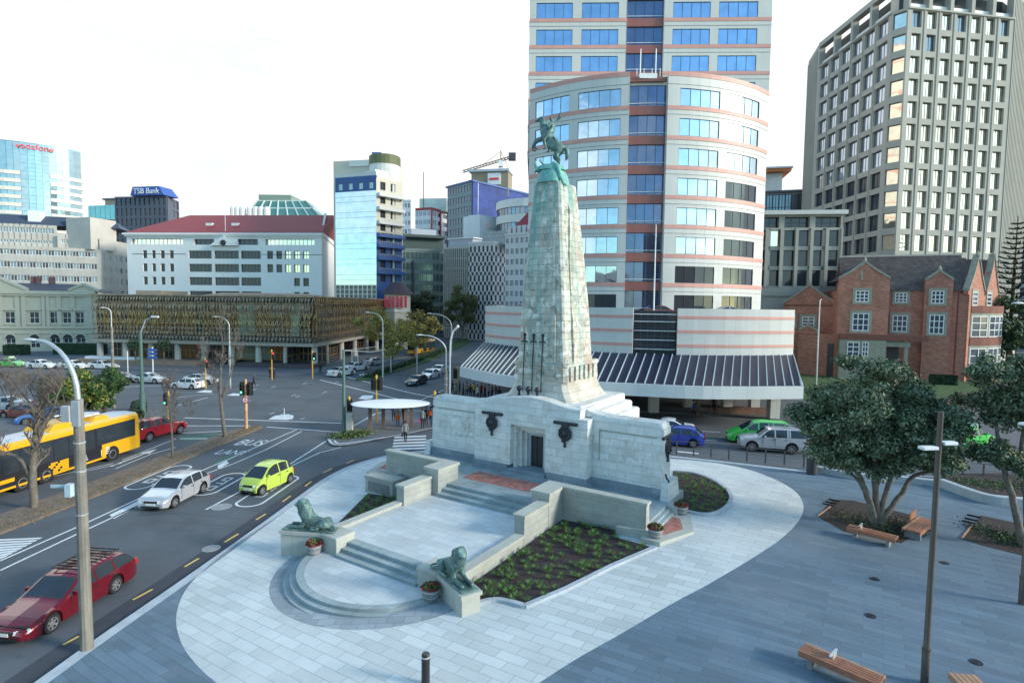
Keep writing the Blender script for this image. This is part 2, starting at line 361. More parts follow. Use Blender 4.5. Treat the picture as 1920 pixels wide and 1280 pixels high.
# ---- roads: verge, islands, pavements
vl=[(-27.9,15),(-27.2,25),(-26.6,31),(-26.0,36),(-25.4,42),(-24.9,48),(-24.2,51.0),(-22.9,51.7)]
vr=[(-22.6,51.2),(-22.8,48),(-23.2,42),(-23.7,36),(-24.2,31),(-24.9,25),(-25.6,15)]
M_verge=mat('leaf_littered_verge',(.19,.15,.12),.95,var=.3,vs=2.5,bump=.03,bs=12,stain=[((.10,.13,.05),1.2,.55,.7,.5),((.27,.2,.14),5,.55,.7,.5)])
wsheet('median_verge',[vl+vr],.0,M_verge,skirt=.14)
isl=[(p.x,p.y) for p in cat([g2(*p) for p in [(619,822),(628,832),(650,832),(700,823),(760,812),(815,801),(900,790),(960,779)]],4)]+[(1.5,54.6),(-3,55.0)]+[g2(785,770),g2(740,768),g2(706,775),g2(680,790),g2(650,806),g2(630,813)]
wsheet('traffic_island',[isl],.0,M_foot,skirt=.14)
wsheet('kerb',ribbon(isl,.25,-.5),.004,M_kerb)
wsheet('kerb_marking',ribbon([(p.x,p.y) for p in cat([g2(*p) for p in [(621,823),(630,831),(650,831),(722,820)]],4)],.16,.8),.01,M_white)
# footpath on the far side (under the big canopy) and beyond the intersection
wsheet('footpath',[[(1.5,64.5),(6,59.5),(12,56.5),(18,55.2),(28,54.3),(45,51.5),(60,48.5),(90,44),(90,110),(30,110),(-5,110),(-6,75),(-5,69)]],0,M_foot,skirt=.14)
far=[(-30.5,92),(-29.5,100),(-28.5,130),(-26,400),(-400,400),(-400,101),(-78,99),(-60,92.5),(-45,88.5),(-36,87.5)]
wsheet('footpath',[far],0,M_foot,skirt=.14)
wsheet('footpath',[[(-34.0,-12),(-33.4,20),(-32.8,42),(-32.6,50),(-33.4,55),(-36,58),(-40,59.5),(-46,59.5),(-60,59),(-75,57),(-75,-12)]],0,M_foot,skirt=.14)
md=[(-23.3,84),(-22.3,83.2),(-21.3,84),(-17,108),(-13.5,150),(-11,210),(-16,210),(-18.5,150),(-21.5,108)]
M_grass=mat('grass',(.05,.10,.03),.95,var=.3,vs=1.5,bump=.05,bs=10)
wsheet('road_median',[md],.0,M_grass,skirt=.14)
lawn=[(33,60),(42,57.5),(60,52.5),(78,48.5),(92,92),(40,92),(34,75)]
wsheet('lawn',[lawn],.02,M_grass)
# ---- markings
RM=RD+.004
def ml_(pts,w,name='road_marking',m=M_white,off=0): return wsheet(name,ribbon([r2(*p) for p in pts],w),RM+off,m)
lines=[]
def addl(pts,w): lines.extend(ribbon([r2(*p) for p in pts],w))
addl([(0,1051),(146,987),(270,930)],.12); addl([(0,1069),(146,1000),(262,946)],.12)
lines.append([r2(205,965),r2(262,937),r2(262,946),r2(214,972)])
addl([(362,889),(480,838),(561,803)],.11); addl([(382,889),(440,868),(500,842),(566,808)],.11)
lines.append([r2(408,872),r2(425,863),r2(429,868),r2(409,880)])
addl([(386,955),(452,920)],.13)
addl([(540,872),(612,826)],.13); addl([(540,876),(600,848),(640,838)],.11)
addl([(230,862),(330,822)],.1); addl([(217,878),(283,851),(330,838)],.1)
addl([(338,822),(418,822)],.2); addl([(336,812),(415,808)],.15)
addl([(345,783),(640,793)],.22); addl([(340,798),(470,798)],.2); addl([(500,800),(640,810)],.2)
addl([(100,893),(213,868)],.11); addl([(165,882),(228,868)],.1)
addl([(333,760),(390,745)],.15); addl([(330,745),(400,738)],.12)
addl([(640,704),(830,748)],.25); addl([(600,712),(820,762)],.25); addl([(700,680),(770,668)],.2);addl([(785,752),(845,725)],.15)
addl([(225,725),(330,722)],.2); addl([(160,694),(225,690)],.2); addl([(1270,846),(1310,850)],.3)
addl([(1310,808),(1350,810)],.13); addl([(1290,822),(1345,826)],.13); addl([(1700,890),(1760,894)],.15)
for i in range(14):        # tracking dashes across the junction
    x=450+random.random()*180; y=715+random.random()*75; lines.extend(ribbon([r2(x,y),r2(x+9,y-3)],.12))
for i in range(5):         # zebra bars
    y=818+i*5.6; lines.append([r2(740-i*1.1,y),r2(799,y-2.2),r2(799,y+.6),r2(739-i*1.1,y+3)])
# hatched yellow-white box bottom left, text bars
for k in range(9):
    a=k/9; lines.append([r2(-40+5*k,1012+4.6*k),r2(80-9*k,1007+4.6*k),r2(74-9*k,1010+4.8*k),r2(-40+5*k,1015+4.8*k)])
# solid islands painted at the crossing
for c_,rx_,ry_ in (((531,781),25,5),((575,0),0,0)):
    if rx_: lines.append([r2(503,786),r2(515,779),r2(540,776),r2(551,779),r2(549,785),r2(538,787)])
lines.append([r2(672,747),r2(680,741),r2(700,741),r2(698,747),r2(686,749)])
lines.append([r2(368,735),r2(384,731),r2(398,732),r2(396,736)]); lines.append([r2(425,741),r2(437,737),r2(450,738),r2(448,742)])
lines.append([r2(688,682),r2(722,677),r2(716,681),r2(690,687)]); lines.append([r2(672,702),r2(705,697),r2(700,701),r2(676,704)])
wsheet('road_marking',lines,RM,M_white)
gl=[[r2(396,870),r2(420,856),r2(444,856),r2(418,871)],[r2(336,817),r2(430,812),r2(420,823),r2(334,826)],[r2(448,845),r2(478,833),r2(484,835),r2(455,847)],
    [r2(415,840),r2(428,833),r2(460,833),r2(448,842)]]
wsheet('green_lane_marking',gl[:2],RM-.001,M_green)
# lane symbols: rounded outlines round number blocks
def pill(c,lx,wy,ang,w=.14):
    pts=[]
    for i in range(25):
        t=2*PI*i/24; x=(lx-wy)*(1 if math.cos(t)>0 else -1)+wy*math.cos(t); y=wy*math.sin(t); pts.append((x,y))
    pts=[(c[0]+math.cos(ang)*x-math.sin(ang)*y,c[1]+math.sin(ang)*x+math.cos(ang)*y) for x,y in pts]
    return ribbon(pts,w)
pl=[]
A1=R(86)
for (px,py,l) in ((412,906,2.2),(300,893,2.6),(505,918,2.9)):
    q=r2(px,py); pl+=pill(q,l,.75,A1)
def block(q,dx,dy,w,l):
    c,s=math.cos(A1),math.sin(A1); f=lambda x,y:(q[0]+c*x-s*y,q[1]+s*x+c*y)
    pl.append([f(dx-l/2,dy-w/2),f(dx+l/2,dy-w/2),f(dx+l/2,dy+w/2),f(dx-l/2,dy+w/2)])
for (px,py) in ((412,906),(300,893),(505,918)):
    q=r2(px,py)
    for dx,dy,w_,l_ in ((-.9,-.22,.12,.7),(-.9,.22,.12,.7),(-.55,0,.5,.14),(-1.25,0,.5,.14),(.1,-.22,.12,.8),(.1,.1,.4,.12),(.9,.22,.12,.7),(.9,-.2,.12,.7),(1.2,0,.5,.13),(.6,0,.5,.13)): block(q,dx,dy,w_,l_)
wsheet('lane_symbol',pl,RM,M_white)
# painted lane lettering: BUS / LANE, bus arrow
def roadtext(s,c,size,ang,stretch=3.2,name='road_lettering'):
    cu=bpy.data.curves.new(name,'FONT'); cu.body=s; cu.size=size; cu.align_x='CENTER'; cu.align_y='CENTER'; cu.fill_mode='FRONT'
    o=bpy.data.objects.new(name,cu); link(o)
    dg=bpy.context.evaluated_depsgraph_get(); me=bpy.data.meshes.new_from_object(o.evaluated_get(dg)); bpy.data.objects.remove(o)
    o=bpy.data.objects.new(name,me); link(o); me.materials.clear(); me.materials.append(M_white)
    o.scale=(1,stretch,1); o.rotation_euler=(0,0,ang); o.location=(c[0],c[1],gz(c[0])+RM); o['kind']='structure'; return o
roadtext('BUS',r2(470,830),1.3,R(-4),2.0); roadtext('LANE',r2(434,848),.95,R(-4),1.9)
# arrow ahead of the ute lane
q=Vector(r2(250,858)); d=Vector((.04,1)).normalized(); n=Vector((d.y,-d.x))
arw=[q-d*2.2-n*.09,q+d*1.2-n*.09,q+d*1.2-n*.38,q+d*2.6,q+d*1.2+n*.38,q+d*1.2+n*.09,q-d*2.2+n*.09]
wsheet('lane_arrow',[arw],RM,M_white)
# yellow dashes at the kerb
yl=[]
for a,b in (((118,1208),(148,1192)),((249,1124),(286,1104)),((346,1062),(373,1046)),((421,1016),(447,1000)),((480,974),(498,963)),((530,940),(545,929)),((572,911),(584,902)),((606,886),(622,878)),((650,868),(664,862))):
    yl+=ribbon([r2(*a),r2(*b)],.11)
yl+=ribbon([r2(1310,817),r2(1400,821)],.1)
wsheet('yellow_dashes',yl,RM,M_yellow)
# darker gutter, trench patches and cracks
gut=[inner(p,i,kerbs,-.55) for i,p in enumerate(kerbs)]
gut=[p for p in gut if p[1]<41 and p[0]<0]
wsheet('gutter_patch',ribbon(gut,1.0),RD+.002,M_asph2)
M_tar=mat('tar_seam',(.02,.024,.032),.5,var=.2)
cr=[]
def crack(pts,w=.05):
    ps=[Vector(r2(*p)) for p in pts]; ps=cat([(p.x,p.y) for p in ps],4); ps=[(p.x+random.uniform(-.04,.04),p.y+random.uniform(-.04,.04)) for p in ps]
    cr.extend(ribbon(ps,w))
crack([(262,965),(330,962),(400,968),(470,973)]);crack([(290,975),(370,982),(440,986)]);crack([(285,996),(335,992),(365,998)]);crack([(345,978),(337,992)])
crack([(0,0+1025),(60,1018),(120,1010)]);crack([(505,835),(560,845),(610,858)]);crack([(360,940),(420,945),(500,962)]);crack([(60,940),(150,920),(240,910)],.04)
crack([(680,812),(720,815),(760,830)]);crack([(450,760),(560,770),(640,765)]);crack([(380,760),(470,752),(560,748)])
wsheet('tar_seam',cr,RD+.003,M_tar)
# manhole covers and small drain grates
M_iron=mat('cast_iron',(.16,.17,.18),.6,metal=.3,var=.3,vs=20,bump=.01,bs=40)
def cover(c,r,label,z,gr,name='manhole_cover',m=None,sq=1.):
    o=MB().lathe([(r,0),(r,.012),(r*.82,.014),(r*.8,.008),(r*.55,.008),(r*.53,.014),(0.01,.014)],20,sx=1,sy=sq,cap1=False).build(name,m or M_iron)
    o.location=(c[0],c[1],gz(c[0])+z); tag(o,label,'manhole cover',gr); return o
M_cov=mat('worn_cover',(.30,.32,.33),.8,var=.3,vs=9,bump=.01)
cover(r2(415,950),.55,'pale round manhole cover in the road beside the end of the lane line',RM,'manhole covers',m=M_cov)
cover(r2(396,1028),.4,'round cover crossed by a yellow dash beside the kerb',RM,'manhole covers',m=M_cov)
for k,(px,py) in enumerate([(1640,1085),(1771,1055),(1632,1154),(1830,1241)]):
    cover(g2(px,py),.17,['dark oval ground light nearest the front of the tree bench','dark oval ground light beyond the lamp post','dark oval ground light between the two benches, middle left','dark oval ground light beside the lower right bench'][k],.003,'small dark lights set in the plaza','ground_light',M_bronze)
# ================================================================ memorial
mem=thing('war_memorial','tall pale stone cenotaph with copper-green stained obelisk and long flanking walls','memorial',(ORG.x,ORG.y,0),TH)
# platform
mb=MB()
mb.box(-8.2,8.2,-4.45,1.0,.0,1.45)
mb.build('platform',M_step,mem)
MB().box(-2.9,2.9,-4.15,-2.6,1.452,1.458).build('brick_paving',M_redbrick,mem)
# walls with slight batter
def batter(mb,x0,x1,y0,y1,z0,z1,bx_,by_,mi=0):
    vs=[(x0,y0,z0),(x1,y0,z0),(x1,y1,z0),(x0,y1,z0),(x0+bx_,y0+by_,z1),(x1-bx_,y0+by_,z1),(x1-bx_,y1-by_,z1),(x0+bx_,y1-by_,z1)]
    mb.add(vs,((0,3,2,1),(4,5,6,7),(0,1,5,4),(1,2,6,5),(2,3,7,6),(3,0,4,7)),mi)
def wing(s):
    b=MB(); n=26; x0,x1=3.70,7.72
    ring=[]
    # wall body with rounded outer top corner
    for k in range(n+1):
        t=k/n; x=x0+(x1-x0)*t; zt=5.36 if t<.94 else 5.36-.22*((t-.94)/.06)**2
        bt=.10
        ring.append([(s*(x-(.12 if k==n else 0)*0),-1.15,1.95),(s*x,-1.15+bt*.6,zt-.18),(s*x,-1.0,zt-.04),(s*x,-.8,zt),(s*x,-.2,zt),(s*x,0,zt-.1),(s*x,.15,1.95)])
    if s>0: ring=ring
    else: ring=[r[::-1] for r in ring]
    b.rings(ring,0,True,True)
    o=b.build('wing_wall',M_stone,mem)
    # incised inscription panel: frame lines and lines of relief lettering
    p=MB(); 
    for (a,c,e,f) in ((4.15,7.35,4.55,4.6),(4.15,4.2,2.9,4.6)): p.box(min(s*a,s*c),max(s*a,s*c),-1.155,-1.10,e,f)
    p.build('panel_frame',M_wall,o)
    for zi,txt in enumerate(("THEIR BODIES ARE BURIED","IN PEACE","BUT THEIR NAME LIVETH")):
        pass
    q=MB(); a,c=sorted((s*4.3,s*7.2)); nx,nz=58,30; vs=[]
    for iz in range(nz+1):
        for ix in range(nx+1):
            x=a+(c-a)*ix/nx; z=2.95+1.5*iz/nz; e=min(1,ix/3,(nx-ix)/3,iz/3,(nz-iz)/3)
            h=abs(noise.noise(Vector((x*3.6,z*1.5,s*5))))*.16+noise.noise(Vector((x*9,z*5,2)))*.03
            vs.append((x,-1.155+.10*(z-1.95)/3.3*.6-e*h+.004,z))
    q.add(vs,[(iz*(nx+1)+ix,iz*(nx+1)+ix+1,(iz+1)*(nx+1)+ix+1,(iz+1)*(nx+1)+ix) for iz in range(nz) for ix in range(nx)]); q.build('worn_relief',M_stone,o,smooth=True)
    bc=MB(); batter(bc,min(s*3.7,s*8.0),max(s*3.7,s*8.0),-1.32,.3,1.45,1.95,.05,.05); bc.build('base_course',M_base,mem)
wing(-1); wing(1)
# centre block with door recess
cb=MB()
for s in (-1,1):
    a,c=sorted((s*1.18,s*3.75)); batter(cb,a,c,-1.85,.4,1.95,5.15,.0,.08)
cb.box(-1.18,1.18,-1.79,.4,4.35,5.14)
cb.box(-1.18,1.18,-.55,.4,1.45,4.35)
cb.build('centre_block',M_stone,mem)
bc=MB()
for s in (-1,1):
    a,c=sorted((s*1.3,s*3.85)); batter(bc,a,c,-1.97,.2,1.45,1.95,.05,.05)
bc.build('base_course',M_base,mem)
for k,(xx,yy,zt) in enumerate(((1.18,-1.45,4.34),(.98,-1.15,4.14),(.78,-.88,3.94))):   # stepped jambs
    j=MB()
    for s in (-1,1):
        a,c=sorted((s*(xx-.2),s*xx)); j.box(a,c,yy,-.55,1.46,zt-.2)
    j.box(-xx,xx,yy,-.55,zt-.2,zt); j.build('stepped_jamb',M_stone,mem)
fr=MB()
for s in (-1,1): a,c=sorted((s*.42,s*.58)); fr.box(a,c,-.72,-.552,1.75,3.6)
fr.box(-.58,.58,-.72,-.552,3.6,3.74); fr.build('door_frame',M_kerb,mem)
dm=mat('dark_bronze_door',(.022,.024,.035),.45,metal=.3,var=.2)
d=MB().box(-.42,.42,-.62,-.553,1.75,3.6)
d=d.build('door',dm,mem); 
MB().box(-.34,-.04,-.64,-.621,1.85,3.5).box(.04,.34,-.64,-.621,1.85,3.5).build('door_panel',M_bronze,d)
st=MB()
for k in range(2): st.box(-1.5+.25*k,1.5-.25*k,-2.5+.45*k,-.56,1.451+.15*k,1.6+.15*k)
st.build('door_steps',M_base,mem)
# swept attic over the centre
at=MB(); rr=[]
n=30
for k in range(n+1):
    x=-3.25+6.5*k/n; t=abs(x)/3.25
    z=5.66+.42*(math.cos(PI*t)*.5+.5)
    rr.append([(x,-1.72,5.10),(x,-1.66,z-.05),(x,-1.55,z),(x,.6,z),(x,.65,5.0)])
at.rings(rr,0); at.build('attic',M_stone,mem)
for s in (-1,1):
    at=MB(); rr=[]
    for k in range(11):
        t=k/10; x=s*(3.252+1.25*t); z=5.36+.30*(1-t)**2.4+.004
        rr.append([(x,-1.0,5.2),(x,-.98,z-.03),(x,-.9,z),(x,.0,z),(x,.02,5.2)])
    at.rings(rr if s>0 else [r[::-1] for r in rr],0); at.build('attic_shoulder',M_stone,mem)
b2=MB(); b2.chbox(-3.1,3.1,-1.2,5.2,4.6,5.75,0,None,.08); b2.chbox(-3.9,3.9,.0,5.8,1.2,4.85,0,None,.1); b2.chbox(-3.5,3.5,-.4,5.5,4.5,5.3,0,None,.1)
b2.build('stepped_base',M_stone,mem)
# flared foot and shaft
def rect(hx,y0,y1,z,c=.0): return [(-hx+c,y0,z),(hx-c,y0,z),(hx,y0+c,z),(hx,y1-c,z),(hx-c,y1,z),(-hx+c,y1,z),(-hx,y1-c,z),(-hx,y0+c,z)]
fl=MB(); rr=[]
for k in range(9):
    t=k/8; hx=2.42-(.62)*(1-(1-t)**2); rr.append(rect(hx,-1.05+.42*(1-(1-t)**2),4.2-.3*t,5.7+1.15*t,.28))
fl.rings(rr,0); fl.build('flared_foot',mat('flared_foot_stone',(.58,.55,.48),.8,var=.12,vs=1.,bump=.01,bs=12,brick=(.95,.42,.012,(.72,.72,.70),.09),stain=[((.36,.31,.25),1.3,.5,.7,.5),((.7,.72,.7),2,.58,.7,.5)]),mem)
pt=MB(); 
for s in (-1,1): pass
for k in range(6): pt.box(1.82,1.93,-.25+.62*k,.1+.62*k,6.95,7.75)
pt.rings([rect(1.82,-.62,3.9,6.84,.2),rect(1.76,-.58,3.85,7.8,.2)],0); pt.rings([rect(1.86,-.68,3.95,7.8,.2),rect(1.8,-.6,3.9,7.98,.2)],0)
pt.build('panelled_drum',M_obel,mem)
sh=MB()
# setbacks of the shaft (half width, front y, back y, z)
prof=[(1.62,-.48,3.3,7.98),(1.52,-.42,3.2,9.6),(1.42,-.38,3.05,11.5),(1.2,-.28,2.7,14.5),(.98,-.15,2.3,17.2),(.86,-.05,2.1,18.5)]
sh.rings([rect(h,a,b,z,.12) for h,a,b,z in prof],0)
sh.build('shaft',M_obel,mem)
# corner buttresses standing proud, stepping in near the top
bt_=MB()
for s in (-1,1):
    for (ya,yb) in ((-.0,.0),):
        pass
    P=[(1.74,.5,2.9,7.98,.5),(1.6,.5,2.75,10.6,.5),(1.52,.5,2.65,10.9,.5),(1.31,.5,2.35,14.2,.5),(1.12,.8,2.0,16.9,.5),(.92,.8,1.9,17.5,.5)]
    bt_.rings([[(s*h,a,z),(s*h,b,z),(s*(h-.7),b,z),(s*(h-.7),a,z)][::(1 if s>0 else -1)] for h,a,b,z,_ in P],0)
P=[(1.05,-.62,7.98),(.98,-.55,10.6),(.92,-.48,10.9),(.8,-.36,14.2),(.72,-.25,16.7),(.66,-.05,17.4)]
bt_.rings([[(-h,a,z),(h,a,z),(h,a+.8,z),(-h,a+.8,z)] for h,a,z in P],0)
P=[(1.05,3.45,7.98),(.98,3.3,10.6),(.8,2.85,14.2),(.62,2.3,17.4)]
bt_.rings([[(h,a,z),(-h,a,z),(-h,a-.8,z),(h,a-.8,z)] for h,a,z in P],0)
bt_.build('buttress',M_obel,mem)
cap=MB(); rr=[]
for k in range(10):
    t=k/9; hx=.8*(1-.42*t**2.2)*(1-.0*t); cy=.72; hy=.98*(1-.38*t**2.2)
    rr.append([(hx*math.copysign(abs(math.cos(a))**.6,math.cos(a)),cy+hy*math.copysign(abs(math.sin(a))**.6,math.sin(a)),18.5+.95*t) for a in [2*PI*i/20 for i in range(20)]])
cap.rings(rr,0); cap.build('domed_cap',M_verdl,mem,smooth=True,sm_angle=50)
# three swords on the front
for x in (-1.02,-.4,.22):
    s_=MB(); y=-.70
    s_.tube([(x,y-.06,6.1),(x,y+.02,8.2),(x,y+.1,9.1)],.03,6)
    s_.box(x-.2,x+.2,y+.04,y+.12,9.12,9.2); s_.box(x-.05,x+.05,y+.06,y+.14,9.2,9.5)
    s_.lathe([(.02,0),(.1,.05),(.1,.12),(.02,.18)],8,(x,y+.1,9.48))
    s_.lathe([(.04,0),(.13,.1),(.17,.22),(.12,.34),(.03,.38)],10,(x,y-.45,6.2)); s_.box(x-.05,x+.05,y-.5,y-.4,5.85,6.3)
    s_.box(x-.14,x+.14,y-.47,y-.43,5.98,6.04)
    s_.build('bronze_sword',M_bronze,mem)
# wreath emblems
def wreath(M,sc_=1.):
    w_=MB(); w_.tube([(-.72,0,.55),(.72,0,.55)],.095,10,M=M)
    w_.lathe([(.12,0),(.40,0),(.44,.05),(.36,.12),(.24,.09),(.1,.16),(.02,.18)],8,M=M@Matrix.Rotation(PI/2,4,'X')@Matrix.Rotation(PI/8,4,'Z'))
    w_.box(-.2,.2,-.1,0,.36,.56,M=M); w_.box(-.055,.055,-.09,0,-.78,-.4,M=M); w_.box(-.2,-.08,-.08,0,-.5,-.3,M=M)
    for a in range(8):
        w_.lathe([(.02,0),(.08,.03),(.02,.07)],6,(.30*math.cos(a*PI/4),.30*math.sin(a*PI/4),.11),M=M@Matrix.Rotation(PI/2,4,'X'))
    w_.build('wreath_emblem',M_bronze,mem)
for x in (-2.45,2.45): wreath(Matrix.Translation((x,-1.86,4.3)))
for s in (-1,1): wreath(Matrix.Translation((s*7.73,-.5,4.05))@Matrix.Rotation(s*PI/2,4,'Z'))
k_=MB(); k_.tube([(7.82,-1.0,2.75),(7.9,-1.0,2.5),(8.0,-1.0,2.45),(7.95,-1.0,1.9),(7.95,-1.0,1.5)],.05,8); k_.build('bronze_bracket',M_bronze,mem)
for s in (-1,1):
    e=MB(); a,b=sorted((s*7.7,s*8.15)); batter(e,a,b,-1.45,.35,1.45,2.35,.06,.1); e.build('end_buttress',M_stone,mem)
# ---- terrace (its own masonry)
ter=thing('memorial_terrace','paved stone terrace with low walls and steps before the tall monument','terrace',(ORG.x,ORG.y,0),TH)
MB().box(-3.55,3.55,-12.95,-5.9,.0,.95).build('terrace_floor',M_terr,ter)
s1=MB()
for k in range(3): s1.box(-3.05,3.05,-6.25+.4*k,-4.46,.951,1.1165+.1665*k-.001)
s1.build('upper_steps',M_step,ter)
s2=MB()
s2.box(-2.3,2.3,-13.02,-12.951,.3,.952); s2.box(-2.3,2.3,-12.951,-12.6,.9,.956)
for k in range(2): s2.box(-2.3,2.3,-13.72+.35*k,-12.96,.45,.65+.15*k)
s2.build('lower_steps',M_step,ter)
for s in (-1,1):
    lw=MB(); cp=MB()
    def B(mb,x0,x1,*r,**k): a,b=sorted((s*x0,s*x1)); mb.box(a,b,*r,**k)
    B(lw,3.5,3.86,-12.6,-8.4,0,1.02); B(cp,3.46,3.92,-12.75,-8.41,1.02,1.15)
    B(lw,3.36,3.88,-8.4,-6.2,0,1.88); B(cp,3.30,3.94,-8.45,-6.25,1.88,2.0)
    B(lw,2.95,3.9,-6.2,-4.46,0,2.26); B(cp,2.88,3.96,-6.26,-4.4,2.26,2.42)
    B(lw,3.9,8.2,-4.86,-4.46,0,2.30); B(cp,3.96,8.26,-4.92,-4.42,2.30,2.42)
    B(lw,6.9,8.6,-5.25,-4.87,0,1.2)
    lw.build('low_wall',M_wall,ter); cp.build('coping',M_cope,ter)
# end platforms with small steps
for s in (1,-1):
    pp=[(s*8.2,-5.6),(s*9.1,-5.6),(s*10.0,-3.5),(s*9.2,-1.35),(s*8.2,-1.35)]
    e=MB(); e.prism(pp,.2,1.08); e.build('end_platform',M_cope,ter)
    q=MB(); q.prism([(s*8.62,-4.7),(s*9.0,-4.7),(s*9.5,-3.5),(s*9.0,-2.3),(s*8.62,-2.3)],1.0,1.087); q.build('brick_paving',M_redbrick,ter)
    q=MB(); a=s*8.2
    for k in range(2): 
        u,v=sorted((s*8.19,s*(8.6-.2*k))); q.box(u,v,-4.4,-1.6,1.081,1.205+.12*k)
    q.build('end_steps',M_step,ter)
    q=MB(); u,v=sorted((s*8.2,s*8.75)); q.box(u,v,-1.95,-1.36,1.08,1.5,ch=.03); q.build('end_block',M_cope,ter)
# round landing with steps
for k,(r_,z_) in enumerate(((4.52,.14),(4.28,.28),(4.04,.42),(3.8,.54))):
    p=MB(); p.prism(arc(r_,-184,4,48),-.1,z_); p.build('curved_step',M_step,ter)
MB().prism(arc(3.38,-180,0,40,(0,-12.75)),.3,.546).build('landing_paving',M_terr,ter)
# piers and splayed plinths for the lions
for s in (-1,1):
    q=MB(); a,b=sorted((s*2.3,s*3.3)); q.box(a,b,-13.62,-12.62,0,1.16,ch=.02); q.box(a-.03,b+.03,-13.66,-12.58,1.161,1.30,ch=.03); q.build('pier',M_cope,ter)
PL=[]
for s in (-1,1):
    root=(s*2.95,-13.05); ang=(-24 if s>0 else 180+24); l=2.45
    M_=Matrix.Translation((root[0],root[1],0))@Matrix.Rotation(R(ang),4,'Z')
    q=MB(); q.box(0,l,-.36,.36,-.1,1.138,M=M_); q.box(-.05,l+.06,-.42,.42,1.141,1.285,M=M_); q.build('lion_plinth',M_cope,ter); PL.append((s,M_))
# plaque block
pb=thing('plaque_block','low stone block with an inset dark plaque beside the left terrace wall','plaque block',(*ml(-7.3,-5.9),0),TH)
MB().box(-1.1,1.1,-.45,.5,0,1.05).box(-1.16,1.16,-.5,.55,1.051,1.2).box(-1.18,1.18,-.53,.6,0,.2).build('block',M_wall,pb)
MB().box(-.85,.85,-.475,-.451,.32,.9).build('plaque',mat('grey_plaque',(.17,.19,.19),.5,var=.2),pb)
# ================================================================ buildings toolbox
class LM:      # straight facade line
    def __init__(s,p0,p1):
        s.p0=Vector(p0[:2]); d=Vector(p1[:2])-s.p0; s.W=d.length; s.d=d/s.W; s.n=Vector((-s.d.y,s.d.x)); s.seg=9e9
    def __call__(s,u,d=0): return s.p0+s.d*u+s.n*d
class AM:      # circular facade through three points (left, middle, right)
    def __init__(s,p0,pm,p1,seg=1.6):
        a,b,c=[Vector(p[:2]) for p in (p0,pm,p1)]
        D=2*(a.x*(b.y-c.y)+b.x*(c.y-a.y)+c.x*(a.y-b.y))
        ux=((a.x**2+a.y**2)*(b.y-c.y)+(b.x**2+b.y**2)*(c.y-a.y)+(c.x**2+c.y**2)*(a.y-b.y))/D
        uy=((a.x**2+a.y**2)*(c.x-b.x)+(b.x**2+b.y**2)*(a.x-c.x)+(c.x**2+c.y**2)*(b.x-a.x))/D
        s.c=Vector((ux,uy)); s.R=(a-s.c).length; f=lambda p:math.atan2(p.y-uy,p.x-ux)
        s.a0=f(a); am=f(b); s.a1=f(c)
        while am<s.a0: am+=2*PI
        while s.a1<am: s.a1+=2*PI
        s.sg=1
        if s.a1-s.a0>2*PI-1e-6 or s.a1-s.a0>PI*1.6:
            s.a1=f(c); am=f(b)
            while am>s.a0: am-=2*PI
            while s.a1>am: s.a1-=2*PI
            s.sg=-1
        s.W=abs(s.a1-s.a0)*s.R; s.seg=seg
    def __call__(s,u,d=0):
        a=s.a0+s.sg*u/s.R; r=s.R-d*s.sg
        return s.c+Vector((math.cos(a),math.sin(a)))*r
def hit(fm,px,py):      # facade coordinates (u,z) of a survey pixel
    d=ray(px,py); t=d.x/d.y; lo,hi=-.3*fm.W,1.3*fm.W
    for _ in range(46):
        m_=(lo+hi)/2; p=fm(m_)
        if p.x/p.y<t: lo=m_
        else: hi=m_
    p=fm(lo); return lo,CH+d.z/d.y*p.y
def hu(fm,px,py=560): return hit(fm,px,py)[0]
def hz(fm,px,py): return hit(fm,px,py)[1]
